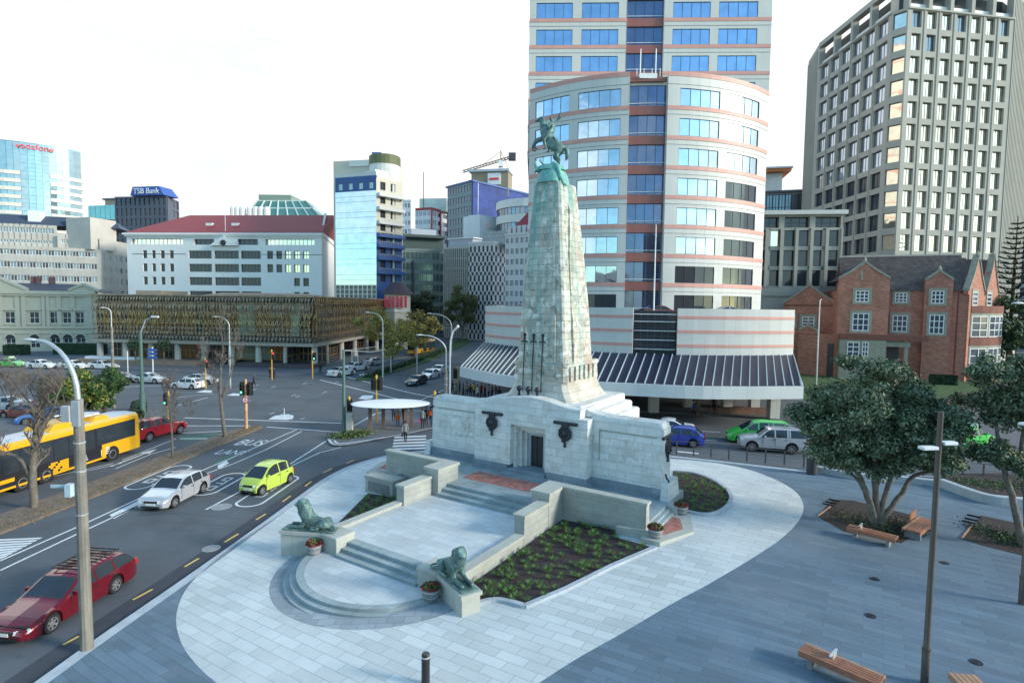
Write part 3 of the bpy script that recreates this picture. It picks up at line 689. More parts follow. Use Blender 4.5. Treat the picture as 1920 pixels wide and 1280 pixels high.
class Bld:
    def __init__(s,name,label,cat,loc,group=None):
        s.o=thing(name,label,cat,(loc[0],loc[1],0),0,group); s.L=Vector((loc[0],loc[1],0)); s.M=Matrix.Translation(-s.L)
        s.nw=0; s.rest=None; s.cache={}
    def P(s,p,z): return (p[0]-s.L.x,p[1]-s.L.y,z)
    def fb(s,mb,fm,u0,u1,d0,d1,z0,z1,mi=0):
        n=max(1,int(math.ceil((u1-u0)/fm.seg)))
        rr=[]
        for k in range(n+1):
            u=u0+(u1-u0)*k/n; a=fm(u,d0);b=fm(u,d1)
            rr.append([s.P(a,z0),s.P(a,z1),s.P(b,z1),s.P(b,z0)])
        mb.rings(rr,mi); return mb
    def grid(s,fm,us,zs,holes,depth,wm,jm=None,name='wall'):
        """wall sheet with real openings: holes=set of (i,j) cells"""
        mb=MB()
        us2=[];own=[]
        for i in range(len(us)-1):
            n=max(1,int(math.ceil((us[i+1]-us[i])/fm.seg)))
            for k in range(n): us2.append(us[i]+(us[i+1]-us[i])*k/n); own.append((i,k,n))
        us2.append(us[-1])
        for a,(i,k,n) in enumerate(own):
            A,B=fm(us2[a]),fm(us2[a+1]); A2,B2=fm(us2[a],depth),fm(us2[a+1],depth)
            for j in range(len(zs)-1):
                z0,z1=zs[j],zs[j+1]
                if (i,j) not in holes: mb.quad(s.P(A,z0),s.P(B,z0),s.P(B,z1),s.P(A,z1),0)
                else:
                    if (i,j-1) not in holes: mb.quad(s.P(A,z0),s.P(B,z0),s.P(B2,z0),s.P(A2,z0),0)
                    if (i,j+1) not in holes: mb.quad(s.P(A,z1),s.P(A2,z1),s.P(B2,z1),s.P(B,z1),0)
                    if k==0 and (i-1,j) not in holes: mb.quad(s.P(A,z0),s.P(A2,z0),s.P(A2,z1),s.P(A,z1),0)
                    if k==n-1 and (i+1,j) not in holes: mb.quad(s.P(B,z0),s.P(B,z1),s.P(B2,z1),s.P(B2,z0),0)
        return mb.build(name,wm,s.o)
    def win(s,fm,u0,u1,z0,z1,d,gm,fmt=None,nm=1,nh=0,mw=.07,name='window',box=True):
        """one window: glass sheet, mullions and frame as one part"""
        stuff=s.nw>=100
        mb=(s.rest if stuff and s.rest else MB())
        n=max(nm,int(math.ceil((u1-u0)/fm.seg)))
        for k in range(n):
            a,b=u0+(u1-u0)*k/n,u0+(u1-u0)*(k+1)/n
            mb.quad(s.P(fm(a,d),z0),s.P(fm(b,d),z0),s.P(fm(b,d),z1),s.P(fm(a,d),z1),0)
        if fmt:
            for k in range(1,nm):
                u=u0+(u1-u0)*k/nm; s.fb(mb,fm,u-mw/2,u+mw/2,d-.05,d-.004,z0,z1,1)
            for k in range(1,nh+1):
                z=z0+(z1-z0)*k/(nh+1); s.fb(mb,fm,u0,u1,d-.052,d-.005,z-mw/2,z+mw/2,1)
            if box:
                s.fb(mb,fm,u0,u0+mw,d-.06,d-.003,z0,z1,1); s.fb(mb,fm,u1-mw,u1,d-.06,d-.003,z0,z1,1)
                s.fb(mb,fm,u0,u1,d-.061,d-.002,z0,z0+mw,1); s.fb(mb,fm,u0,u1,d-.061,d-.002,z1-mw,z1,1)
        if stuff:
            s.rest=mb; s.rm=[gm,fmt or gm]; s.rmats=s.rm
        else:
            mb.build(name,[gm,fmt or gm],s.o); s.nw+=1
    def done(s):
        if s.rest:
            o=s.rest.build('window_rest',s.rmats,s.o); o['kind']='stuff'; o.name='windows'
        return s.o
    def core(s,poly,z0,z1,m,name='core'):
        q=MB().prism([(p[0]-s.L.x,p[1]-s.L.y) for p in poly],z0,z1); return q.build(name,m,s.o)
def XY(px,Y,py=566): p=at_y(px,py,Y); return Vector((p.x,p.y))
def ZZ(px,py,Y): return at_y(px,py,Y).z
def evenly(a,b,n): return [a+(b-a)*i/n for i in range(n+1)]
def bays(W,n,ww,m0=.5):
    """window columns: n windows of width ww across W with margins"""
    us=[0];sp=(W-2*m0-n*ww)/(n-1) if n>1 else 0
    for k in range(n): a=m0+k*(ww+sp); us+=[a,a+ww]
    return us+[W]
def rows(z0,z1,n,wh,sill):
    zs=[z0];fh=(z1-z0)/n
    for k in range(n): zs+=[z0+k*fh+sill,z0+k*fh+sill+wh]
    return zs+[z1]
def odd(us,zs): return {(i,j) for i in range(1,len(us)-1,2) for j in range(1,len(zs)-1,2)}
def punched(B,fm,z0,z1,nb,nr,ww,wh,sill,wm,gm,frm=None,depth=.25,nm=2,nh=0,m0=.8,skip=(),gms=None,mw=.07):
    us=bays(fm.W,nb,ww,m0); zs=rows(z0,z1,nr,wh,sill); H_=odd(us,zs)-set(skip)
    B.grid(fm,us,zs,H_,depth+.02,wm)
    for (i,j) in sorted(H_,key=lambda t:(t[1],t[0])):
        g_=gms[(i*7+j*3)%len(gms)] if gms else gm
        B.win(fm,us[i],us[i+1],zs[j],zs[j+1],depth,g_,frm,nm,nh,mw)
def quadface(p0,p1,depth):  # plan polygon behind a facade line
    f=LM(p0,p1); return [f(0,.5),f(f.W,.5),f(f.W,depth),f(0,depth)]
G_sb=glass('blue_sky_glass',(.36,.50,.70),.03,.9,.008,.8)
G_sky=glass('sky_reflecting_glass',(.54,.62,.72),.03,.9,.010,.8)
G_blue=glass('deep_blue_glass',(.13,.17,.28),.05,.75,.004,.8)
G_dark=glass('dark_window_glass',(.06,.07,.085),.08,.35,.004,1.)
G_mid=glass('grey_window_glass',(.22,.27,.33),.08,.6,.006,1.)
G_teal=glass('teal_window_glass',(.20,.36,.38),.07,.7,.006,1.)
G_warm=glass('warm_reflection_glass',(.85,.78,.66),.04,.9,.012,.7)  # warm cloud reflections are put into the tint of these panes
M_fr=mat('dark_window_frame',(.06,.065,.075),.5,metal=.4,var=.1)
M_wfr=mat('white_window_frame',(.75,.77,.78),.5,var=.05)
M_roofd=mat('grey_roofing',(.16,.17,.19),.9,var=.2,vs=.5)
def stone_like(name,col,bw=1.5,bh=1.2,j=.85,v=.04): return mat(name,col,.8,var=.07,vs=.25,brick=(bw,bh,.02,(j,j,j),v),stain=[(tuple(c*.75 for c in col),.35,.5,.75,.35)])
# ================================================================ the banded tower with curved front
T=Bld('office_tower','tall office tower with pink bands, a curved lower front and a brown centre strip','tower',(18.4,84))
Wp=mat('pale_panel_cladding',(.57,.58,.56),.5,var=.04,vs=.3,brick=(1.45,4.,.02,(.72,.74,.76),.02))
Pk=mat('pink_band_cladding',(.60,.31,.27),.5,var=.06,vs=.4,brick=(1.45,4.,.02,(.75,.75,.75),.03))
Br=mat('brown_panel_cladding',(.27,.10,.085),.45,var=.08,vs=.4)
FH=3.64
curve=AM((2.0,78.6),(18.1,72.0),(34.1,78.4),1.45)
flat=LM((1.9,83.0),(35.5,81.7))
def band_front(fm,ztop,zbot,n,cols,cx,skipc=False,gl=None,nm=4,wh=2.12,name='',ry=200):
    """n floors counted down from ztop; cols: glazed column px ranges; cx: centre strip px range"""
    us=[0]; cu=[hu(fm,p,ry) for c in cols for p in c]; c0,c1=hu(fm,cx[0],ry),hu(fm,cx[1],ry)
    L_=[x for x in cu if x<c0]; R_=[x for x in cu if x>c1]
    for seg,(lo,hi) in ((L_,(0,c0)),(R_,(c1,fm.W))):
        us=[lo]+seg+[hi]
        zs=[zbot]; tops=[]
        for k in range(n):
            zf=ztop-(k+1)*FH
            tops.append(zf)
        tops=tops[::-1]; zs=[tops[0]-.95]
        for zf in tops: zs+=[zf,zf+wh]
        zs.append(ztop)
        T.grid(fm,us,zs,odd(us,zs),.14,Wp)
        for i in range(1,len(us)-1,2):
            for j in range(1,len(zs)-1,2):
                T.win(fm,us[i],us[i+1],zs[j],zs[j+1],.12,gl(i,j,lo>0),M_fr,nm,0,.05)
        p=MB()
        for zf in tops: T.fb(p,fm,lo,hi,-.06,-.003,zf-.50,zf-.02)
        p.build('pink_band',Pk,T.o); p=MB(); T.fb(p,fm,lo,hi,-.055,.0,ztop-.1,ztop+.42); p.build('parapet_band',Pk,T.o)
        q=MB()
        for zf in tops: T.fb(q,fm,lo,hi,-.03,-.002,zf+wh+.42,zf+wh+.45)
        q.build('panel_joint',M_fr,T.o)
    return c0,c1,tops
ctop=hz(curve,1222,140)
zf0=ctop
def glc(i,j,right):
    return G_dark if (right and ((j<11 and i>2) or j<5)) or (not right and j<2) else G_sky  # reflections of dark buildings put in as darker panes, low and to the right
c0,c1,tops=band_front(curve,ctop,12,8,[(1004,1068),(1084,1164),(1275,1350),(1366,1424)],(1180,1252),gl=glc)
# recessed brown centre strip
def strip(fm,c0,c1,tops,ztop,rec=.9):
    T.fb(MB(),fm,0,1,0,1,0,1)
    for zf in tops: b=MB(); T.fb(b,fm,c0,c1,rec-.25,rec+.1,zf-.98,zf+.12); b.build('brown_spandrel',Br,T.o)
    b=MB(); T.fb(b,fm,c0,c1,rec-.25,rec+.1,ztop-.55,ztop+.0); b.build('brown_spandrel',Br,T.o)
    for zf in tops: r=MB(); T.fb(r,fm,c0,c1,rec-.2,rec-.16,zf+.42,zf+.48); r.build('hand_rail',M_wfr,T.o)
    for zf in tops: T.win(fm,c0,c1,zf+.12,zf+FH-.98,rec,G_blue,M_fr,4,0,.06)
    w_=MB(); T.fb(w_,fm,c0-.12,c0,.0,rec,tops[0]-1,ztop); T.fb(w_,fm,c1,c1+.12,.0,rec,tops[0]-1,ztop); w_.build('strip_reveal',Wp,T.o)
strip(curve,c0,c1,tops,ctop)
# curved block's body, flat tower body
T.core([curve(u,1.1) for u in evenly(0,curve.W,20)]+[(35,84),(2.2,84)],tops[0]-1,ctop-.3,Wp,'curved_body')
ftop=hz(flat,1215,-60); nf=int((ftop-ctop)/FH)+3
zt=hz(flat,1215,56-24*1.0); 
# align flat-tower floors to the photograph: window bottoms near y=34 at centre-left
zb=hz(flat,1040,35); ft=zb+FH*6
c0f,c1f,topsf=band_front(flat,ft,20,11,[(1006,1074),(1091,1160),(1262,1332),(1348,1421)],(1176,1245),gl=lambda i,j,r:G_sb,ry=30)
strip(flat,c0f,c1f,topsf,ft,.6)
T.core([flat(0,.9),flat(flat.W,.9),flat(flat.W,30),flat(0,30)],topsf[0]-1,ft-.3,Wp,'flat_body')
sdm=MB()
for k in range(12):
    z=ft-k*FH
    for f in (LM(flat(0,29.5),flat(0,.0)),LM(flat(flat.W,.0),flat(flat.W,29.5))): T.fb(sdm,f,0.1,29,-.06,.85,z-.42,z-.02)
sdm.build('pink_band',Pk,T.o)
# open deck between podium and tower
dk=MB(); ztw=tops[0]-.95
for px in (1180,1262,1345,1420,1070,1000):
    u=hu(curve,px,590); T.fb(dk,curve,u-.45,u+.45,.6,1.5,8,ztw)
dk.build('deck_column',Wp,T.o)
# antennas, box on the curved roof
an=MB()
for px in (1203,1234): 
    p=curve(hu(curve,px,100),1.2); an.tube([T.P(p,ctop-.5),T.P(p,ctop+3.6)],.07,6)
p=curve(hu(curve,1218,100),1.0); an.box(p.x-T.L.x-1.1,p.x-T.L.x+1.1,p.y-T.L.y-.4,p.y-T.L.y+.4,ctop-.2,ctop+.4)
for px in (1196,1210,1226,1242):
    p=curve(hu(curve,px,100),.9); an.tube([T.P(p,ctop),T.P(p,ctop+1.1)],.04,6)
an.build('roof_antenna',M_wfr,T.o)
# podium
pod=AM((-4.0,84.5),(13.6,68.6),(34.3,69.2),2.0)
ptop=hz(pod,1186,577); pbot=hz(pod,1186,664); pc0,pc1=hu(pod,1187,600),hu(pod,1271,600)
def podseg(u0,u1,nm):
    b=MB(); T.fb(b,pod,u0,u1,0,.6,pbot,ptop); b.build('podium_wall',Wp,T.o)
    p=MB(); 
    for f in (.22,.52,.82): T.fb(p,pod,u0,u1,-.04,-.003,pbot+(ptop-pbot)*(1-f)+.0,pbot+(ptop-pbot)*(1-f)+.36)
    p.build('pink_band',Pk,T.o)
podseg(0,pc0,1); podseg(pc1,pod.W,1)
side=LM(pod(pod.W),pod(pod.W)+Vector((3,22))); b=MB(); T.fb(b,side,0,side.W,0,.5,pbot,ptop); b.build('podium_wall',Wp,T.o)
side2=LM(pod(0)+Vector((2,24)),pod(0)); b=MB(); T.fb(b,side2,0,side2.W,0,.5,pbot,ptop); b.build('podium_wall',Wp,T.o)
ctr=LM(pod(pc0,1.4),pod(pc1,1.4))
T.win(ctr,0,ctr.W,pbot-1,ptop-.3,0,G_dark,M_fr,6,5,.12,'lobby_window')
rl=MB()
for f in (.1,.3,.5,.7,.86): T.fb(rl,ctr,0,ctr.W,-.3,-.2,pbot+(ptop-pbot)*f,pbot+(ptop-pbot)*f+.1)
rl.build('hand_rail',M_wfr,T.o)
T.core([pod(u,.7) for u in evenly(.3,pc0-.2,14)]+[pod(u,1.9) for u in evenly(pc0,pc1,6)]+[pod(u,.7) for u in evenly(pc1+.2,pod.W-.3,14)]+[(36.5,92),(-2,110)],pbot+.02,ptop-1.1,M_fr,'podium_body')
# flagpole on the podium roof
fp=Bld('flagpole','thin white flagpole standing on the podium roof before the brown strip','flagpole',pod(hu(pod,1227,570),2.2))
MB().tube([(0,0,ptop-1.1),(0,0,hz(pod,1229,418))],[.11,.06],8).lathe([(.02,0),(.12,.06),(.02,.14)],8,(0,0,hz(pod,1229,418))).build('pole',M_wfr,fp.o)
MB().box(-.3,.3,-.3,.3,ptop-1.1,ptop-.8).build('base',M_wfr,fp.o)
# columns under the podium, glazed shopfronts, upstand
cl=MB(); inner_fm=AM((-1.5,88),(14.5,74),(33.5,74.5),2.)
for px in (915,942,1000,1060,1100,1178,1283,1355,1406,1462):
    u=hu(pod,px,690); q=MB(); T.fb(q,pod,u-.75,u+.75,.4,1.9,.95,pbot); q.build('column',Wp,T.o)
    q=MB(); T.fb(q,pod,u-.78,u+.78,.37,1.93,pbot-1.0,pbot-.75); q.build('pink_band',Pk,T.o)
for k in range(14):
    u0=inner_fm.W*k/14; T.win(inner_fm,u0,u0+inner_fm.W/14,1.0,pbot,.0,G_dark,M_fr,3,1,.1,'shop_window')
# canopy
def cz(px,py,z): p=at_z(px,py,z); return Vector((p.x,p.y))
cfro=[cz(862,706,3.6),cz(905,716,3.6),cz(960,727,3.6),cz(1060,736,3.6),cz(1180,742,3.6),cz(1300,748,3.6),cz(1400,749,3.6),cz(1506,748,3.6)]
cfr=[Vector((v.x,v.y)) for v in cat([Vector((p.x,p.y,0)) for p in cfro],5)]
class PM:
    def __init__(s,pts):
        s.p=pts; s.l=[0]
        for i in range(len(pts)-1): s.l.append(s.l[-1]+(pts[i+1]-pts[i]).length)
        s.W=s.l[-1]; s.seg=1.5
    def __call__(s,u,d=0):
        i=0
        while i<len(s.l)-2 and s.l[i+1]<u: i+=1
        t=(u-s.l[i])/(s.l[i+1]-s.l[i]); v=s.p[i+1]-s.p[i]; n=Vector((-v.y,v.x)).normalized(); return s.p[i]+v*t+n*d
can=PM(cfr)
M_fas=mat('canopy_fascia',(.58,.63,.64),.5,var=.05,vs=.4,brick=(3.,9,.02,(.8,.8,.8),.03))
f=MB(); T.fb(f,can,0,can.W,0,.25,3.62,4.70); f.build('canopy_fascia',M_fas,T.o)
M_cgl=mat('dark_canopy_glass',(.016,.022,.055),.5,var=.15,spec=.15)
M_crib=mat('canopy_rib_steel',(.45,.56,.60),.5,metal=.2,var=.05)
gl_=MB(); NR=44; zr=pbot+.1
def backpt(k):
    t=k/NR; u=t*pod.W; return pod(u,-.05)
for k in range(NR):
    a,b=can(can.W*k/NR,.25),can(can.W*(k+1)/NR,.25); c,d_=backpt(k+1),backpt(k)
    gl_.quad(T.P(a,4.62),T.P(b,4.62),T.P(c,zr),T.P(d_,zr))
gl_.build('canopy_glass',M_cgl,T.o)
for k in range(NR+1):
    a=can(min(can.W*k/NR,can.W-.01),.2); b=backpt(k); v=b-a; n=Vector((-v.y,v.x)).normalized()*.04; r=MB(); rr=[]
    for (p,z) in ((a,4.75),(b,zr+.06)): rr.append([T.P(p-n,z-.1),T.P(p-n,z+.05),T.P(p+n,z+.05),T.P(p+n,z-.1)])
    r.rings(rr); r.build('canopy_rib',M_crib,T.o)
# canopy end piece to the right, corner of fins
e=MB(); a=can(can.W-.02,0); b=backpt(NR); T.fb(e,LM(a,b+Vector((.2,0))),0,LM(a,b).W,0,.2,3.6,4.8); e.build('canopy_fascia',M_fas,T.o)
for px,py in ((1225,772),(1290,762),(1362,765),(1413,765),(1449,783),(930,742),(1010,748),(1090,755)):
    p=G(px,py); q=MB(); q.box(p.x-T.L.x-.45,p.x-T.L.x+.45,p.y-T.L.y-.45,p.y-T.L.y+.45,gz(p.x),3.8); q.build('canopy_post',Wp,T.o)
q=MB(); a,b=G(1330,775),G(1440,777); T.fb(q,LM((a.x,a.y),(b.x,b.y)),0,(b-a).length,0,.3,.9,1.6); q.build('low_brick_wall',mat('brown_brick',(.22,.13,.1),.85,var=.2,brick=(.3,.12,.015,(.9,.9,.9),.2)),T.o)
T.done()
# ================================================================ concrete grid tower, right
K=Bld('concrete_tower','tall grey concrete tower with a deep grid of windows behind the red brick house','tower',XY(1672,106))
Kc=mat('grey_concrete',(.40,.395,.36),.85,var=.06,vs=.3,stain=[((.28,.28,.25),.2,.5,.7,.3)])
ztop=ZZ(1672,-30,106)
pA=XY(1508,141,300); pB=XY(1527,131.5,300); pC=XY(1658,107.5,300); pD=XY(1688,105.5,300); pE=XY(1884,109,300); pF=XY(1928,118,300)
fl_=LM(pB,pC); fr_=LM(pD,pE); fc=LM(pC,pD); fa=LM(pA,pB); fe=LM(pE,pF)
hh=3.98; nrow=15; z0=ztop-nrow*hh-4.2
def deep(fm,nb,ww,gsel,m0):
    us=bays(fm.W,nb,ww,m0); zs=rows(z0,ztop-4.2,nrow,2.95,.6); H_=odd(us,zs)
    K.grid(fm,us,zs,H_,.55,Kc)
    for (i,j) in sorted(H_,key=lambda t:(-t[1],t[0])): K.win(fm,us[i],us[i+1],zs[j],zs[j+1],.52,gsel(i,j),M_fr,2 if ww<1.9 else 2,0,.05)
    p=MB()
    for i in range(2,len(us)-2,2):
        c=(us[i]+us[i+1])/2; K.fb(p,fm,c-.10,c+.10,-.13,-.003,z0,ztop-4.2)
    p.build('pier_fin',Kc,K.o)
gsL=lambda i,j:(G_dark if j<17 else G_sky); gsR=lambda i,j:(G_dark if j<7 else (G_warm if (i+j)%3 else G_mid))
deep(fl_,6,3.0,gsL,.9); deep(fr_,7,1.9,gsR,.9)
us=[0,.25,fc.W-.25,fc.W]; zs=rows(z0,ztop-4.2,nrow,2.75,.75); K.grid(fc,us,zs,odd(us,zs),.5,Kc)
for j in range(1,len(zs)-1,2): K.win(fc,us[1],us[2],zs[j],zs[j+1],.45,G_warm if j>12 else G_dark,M_fr,1)
for f in (fa,fe):
    b=MB(); K.fb(b,f,0,f.W,0,.5,z0,ztop+1.)
    n=int(f.W/.9)
    for k in range(n): K.fb(b,f,k*.9+.1,k*.9+.45,-.18,-.003,z0,ztop)
    b.build('ribbed_wall',Kc,K.o)
top=MB()
for f,n in ((fl_,4),(fr_,5)):
    for k in range(n+1): K.fb(top,f,max(0,f.W*k/n-.35),min(f.W,f.W*k/n+.35),-.1,1.2,ztop-4.2,ztop)
    K.fb(top,f,0,f.W,-.15,1.3,ztop,ztop+1.); K.fb(top,f,0,f.W,-.25,.1,ztop-4.5,ztop-4.2)
top.build('crown_frame',Kc,K.o)
K.core([fa(0,1.2),fl_(0,2.4),fl_(fl_.W,2.4),fr_(0,2.4),fr_(fr_.W,2.4),fe(fe.W,1.2),pF+Vector((-10,30)),pA+Vector((14,22))],z0,ztop-.1,M_fr,'recessed_core')
b=MB()
for f in (fl_,fr_): K.fb(b,f,0,f.W,.6,.65,ztop-4.2,ztop-3.2)
b.build('crown_railing',M_wfr,K.o)
b=MB()
for f in (fl_,fc,fr_,fa,fe): K.fb(b,f,0,f.W,0.02,.6,0,z0-.002)
b.build('tower_foot',Kc,K.o)
K.done()
# link block left of it
Lk=Bld('link_block','low grey concrete office block with a glazed top storey between the two towers','building',XY(1425,98))
f=LM(XY(1405,99),XY(1573,97)); zt_=hz(f,1500,455); zb_=hz(f,1500,560)
zr0=hz(f,1500,540); zr3=hz(f,1500,428)
us=bays(f.W,6,2.6,.5); zs=rows(zr0,zr3,3,2.7,.35); Lk.grid(f,us,zs,odd(us,zs),.5,Kc)
for (i,j) in odd(us,zs): Lk.win(f,us[i],us[i+1],zs[j],zs[j+1],.48,G_dark if i>3 or j<4 else G_warm,M_fr,1)
b=MB(); Lk.fb(b,f,0,f.W,-.3,.4,zr0-1.4,zr0-.003); Lk.fb(b,f,0,f.W,0,.4,0,zr0-1.403)
for k in range(7): Lk.fb(b,f,max(0,f.W*k/6-.25),min(f.W,f.W*k/6+.25),-.35,-.002,zr0,zr3)
b.build('concrete_frame',Kc,Lk.o)
zz=hz(f,1500,403); us=bays(f.W,3,f.W/3-.8,.3); Lk.grid(f,us,[zr3,zr3+.1,zz-.3,zz],{(1,1),(3,1),(5,1)},1.,Kc)
for i in (1,3,5): Lk.win(f,us[i],us[i+1],zr3+.1,zz-.3,.95,G_dark,M_fr,3,1)
b=MB(); Lk.fb(b,f,-.5,f.W+.5,-.8,8,zz,zz+.7); b.build('flat_roof',Wp,Lk.o)
Lk.core([f(.2,1.2),f(f.W-.2,1.2),f(f.W-.2,8),f(.2,8)],0,zz,M_fr,'body')
Lk.done()
# ================================================================ right edge tower
E_=Bld('banded_tower','grey tower with pale floor bands at the right edge behind the pine','tower',XY(1895,150))
f=LM(XY(1868,160,400),XY(1990,148,400)); n=22
zt_=hz(f,1918,150); M_edge=mat('blue_grey_cladding',(.42,.47,.54),.6,var=.08)
b=MB(); fh=3.4
for k in range(n): E_.fb(b,f,0,f.W,-.5,.4,zt_-k*fh-1.1,zt_-k*fh)
b.build('floor_band',M_edge,E_.o)
for k in range(n): E_.win(f,0,f.W,zt_-k*fh-fh,zt_-k*fh-1.1,.3,G_mid,M_fr,14,0,.15)
E_.core([f(0,.5),f(f.W,.5),f(f.W,20),f(0,20)],0,zt_-.1,M_edge,'body'); E_.done()
O_=Bld('orange_eaved_block','pale block with an orange-edged flat roof seen between the two towers','building',XY(1442,190))
f=LM(XY(1400,190),XY(1457,188)); zt_=hz(f,1440,318)
us=evenly(0,f.W,6); b=MB(); O_.fb(b,f,0,f.W,0,12,0,zt_-1.2); b.build('body',stone_like('white_tile_cladding',(.55,.57,.58),1.,1.,.8),O_.o)
b=MB(); O_.fb(b,f,-1,f.W+2.2,-2.0,12,zt_-1.1,zt_-.2); b.build('orange_eave',mat('orange_soffit',(.55,.17,.045),.6,var=.15),O_.o)
b=MB(); O_.fb(b,f,-1.2,f.W+2.6,-2.4,12,zt_-.18,zt_+.35); b.build('roof_slab',M_edge,O_.o)
D_=Bld('dark_glass_block','low dark glazed block with a sloping roof behind the link block','building',XY(1450,150))
f=LM(XY(1395,150),XY(1500,146)); zt_=hz(f,1440,362); b=MB(); D_.fb(b,f,0,f.W,.3,10,0,zt_-.1); b.build('body',M_edge,D_.o)
for k in range(9): D_.win(f,f.W*k/9,f.W*(k+1)/9,zt_-7,zt_-.5,.2,G_mid,M_fr,2,1,.15)
b=MB(); D_.fb(b,f,-.3,f.W+.3,-.4,10.2,zt_-.09,zt_+.5); b.build('roof_slab',M_roofd,D_.o); D_.done()
# ================================================================ glass tower, far left
V=Bld('glass_tower','tall pale blue glass tower with a curved front at the left edge','tower',XY(60,190))
f=AM(XY(-120,180,300),XY(75,183,300),XY(152,192,300),4.)
ztp=hz(f,60,268); zt2=hz(f,120,305); zbt=0; c0,c1=hu(f,38,300),hu(f,92,300)
G_v=glass('pale_blue_glass',(.36,.47,.52),.08,.75,.004); M_cream=mat('cream_spandrel',(.70,.66,.60),.6,var=.05); M_vg=mat('blue_glass_frame',(.12,.30,.36),.4,metal=.3,var=.1)
b=MB(); V.fb(b,f,0,f.W,.5,14,0,ztp-.5); V.fb(b,f,0,f.W,.3,1.2,ztp-.5,ztp); b.build('body',M_vg,V.o)
nfl=20; fh=14.4*183/1067
for k in range(nfl):
    z1=ztp-.3-k*fh; z0_=z1-fh
    for (a,c,u0,u1) in ((0,1,0,c0),(1,1,c0,c1),(2,1,c1,f.W)):
        lo=z0_+ (fh*.45 if (a!=1 and (k>2)) else 0.02)
        V.win(f,u0,u1,lo,z1,.2 if a!=1 else .0,G_v,M_vg,max(2,int((u1-u0)/1.7)),0 if a!=1 else 1,.12,box=False)
b=MB()
for k in range(3,nfl):
    z1=ztp-.3-k*fh; V.fb(b,f,0,c0-.1,-.15,.5,z1-fh,z1-fh*.55); V.fb(b,f,c1+.1,f.W+.8,-.15,.5,z1-fh,z1-fh*.55)
b.build('spandrel_band',M_cream,V.o)
ft_=curve_u=hu(f,66,275)
def signtext(B,fm,s,u0,size,z,d,m,name='sign_lettering',align='CENTER',sx=1.):
    cu=bpy.data.curves.new(name,'FONT'); cu.body=s; cu.size=size; cu.extrude=.06; cu.align_x=align; cu.align_y='CENTER'
    o=bpy.data.objects.new(name,cu); link(o); dg=bpy.context.evaluated_depsgraph_get(); me=bpy.data.meshes.new_from_object(o.evaluated_get(dg)); bpy.data.objects.remove(o)
    o=bpy.data.objects.new(name,me); link(o,B.o if B else None); me.materials.clear(); me.materials.append(m)
    p=fm(u0,d); a,b_=fm(u0-1),fm(u0+1); v=(b_-a).normalized()
    L_=B.L if B else Vector((0,0,0))
    o.matrix_local=Matrix(((v.x,0,v.y,p.x-L_.x),(v.y,0,-v.x,p.y-L_.y),(0,1,0,z),(0,0,0,1)))@Matrix.Diagonal((sx,1,1,1)); return o
signtext(V,f,'vodafone',hu(f,65,275),2.6,hz(f,66,277),-.3,mat('red_sign',(.75,.05,.06),.5,var=.02))
V.done()
# dark tower with blue roof sign
S_=Bld('dark_tower','dark ribbed office tower with a blue name board on its roof','tower',XY(280,235))
f=LM(XY(221,236),XY(317,232)); f2=LM(XY(317,232),XY(340,245)); zt_=hz(f,270,368)
M_rib=mat('dark_blue_rib',(.10,.115,.16),.6,var=.12)
for fm,nb in ((f,11),(f2,3)):
    us=bays(fm.W,nb,fm.W/nb-.9,.45); zs=rows(0,zt_,13,3.,.4); S_.grid(fm,us,zs,odd(us,zs),.4,M_rib)
    for (i,j) in sorted(odd(us,zs),key=lambda t:-t[1]): S_.win(fm,us[i],us[i+1],zs[j],zs[j+1],.38,G_dark,M_rib,1,1,.1,box=False)
S_.core([f(0,.6),f(f.W,.6),f2(f2.W,.6),f2(f2.W,12),f(0,14)],0,zt_-.01,M_rib,'body')
M_navy=mat('navy_board',(.035,.10,.36),.5,var=.05)
g=LM(XY(250,233),XY(312,230)); b=MB(); za,zb_=zt_,hz(g,280,349)
rr=[[S_.P(g(0,0),za),S_.P(g(g.W,0),za),S_.P(g(g.W,8),za),S_.P(g(0,8),za)],[S_.P(g(.8,.4),zb_),S_.P(g(g.W-2.5,.4),zb_),S_.P(g(g.W-2.5,7),zb_),S_.P(g(.8,7),zb_)]]
b.rings(rr); b.build('roof_board',M_navy,S_.o)
signtext(S_,g,'TSB Bank',g.W*.49,3.1,zb_-2.0,-.25,mat('white_lettering',(.85,.86,.88),.5,var=.02))
S_.done()
B_=Bld('teal_block','teal glass block with a tan lift tower beside the dark ribbed tower','building',XY(198,245))
f=LM(XY(171,250),XY(225,246)); zt_=hz(f,190,385)
for k in range(6):
    for r_ in range(4): B_.win(f,f.W*k/6,f.W*(k+1)/6,zt_-4*(r_+1),zt_-4*r_,.1,G_teal,M_vg,2,0,.15,box=False)
b=MB(); B_.fb(b,f,0,f.W,.2,8,0,zt_-.05); b.build('body',M_vg,B_.o)
f=LM(XY(199,249),XY(226,247)); z2=hz(f,205,371); b=MB(); B_.fb(b,f,0,f.W,1,6,0,z2-.6); b.build('lift_tower',mat('tan_render',(.45,.34,.24),.8,var=.1),B_.o)
b=MB(); B_.fb(b,f,-1.,f.W,.5,6.5,z2-.59,z2); b.build('roof_slab',M_roofd,B_.o); B_.done()
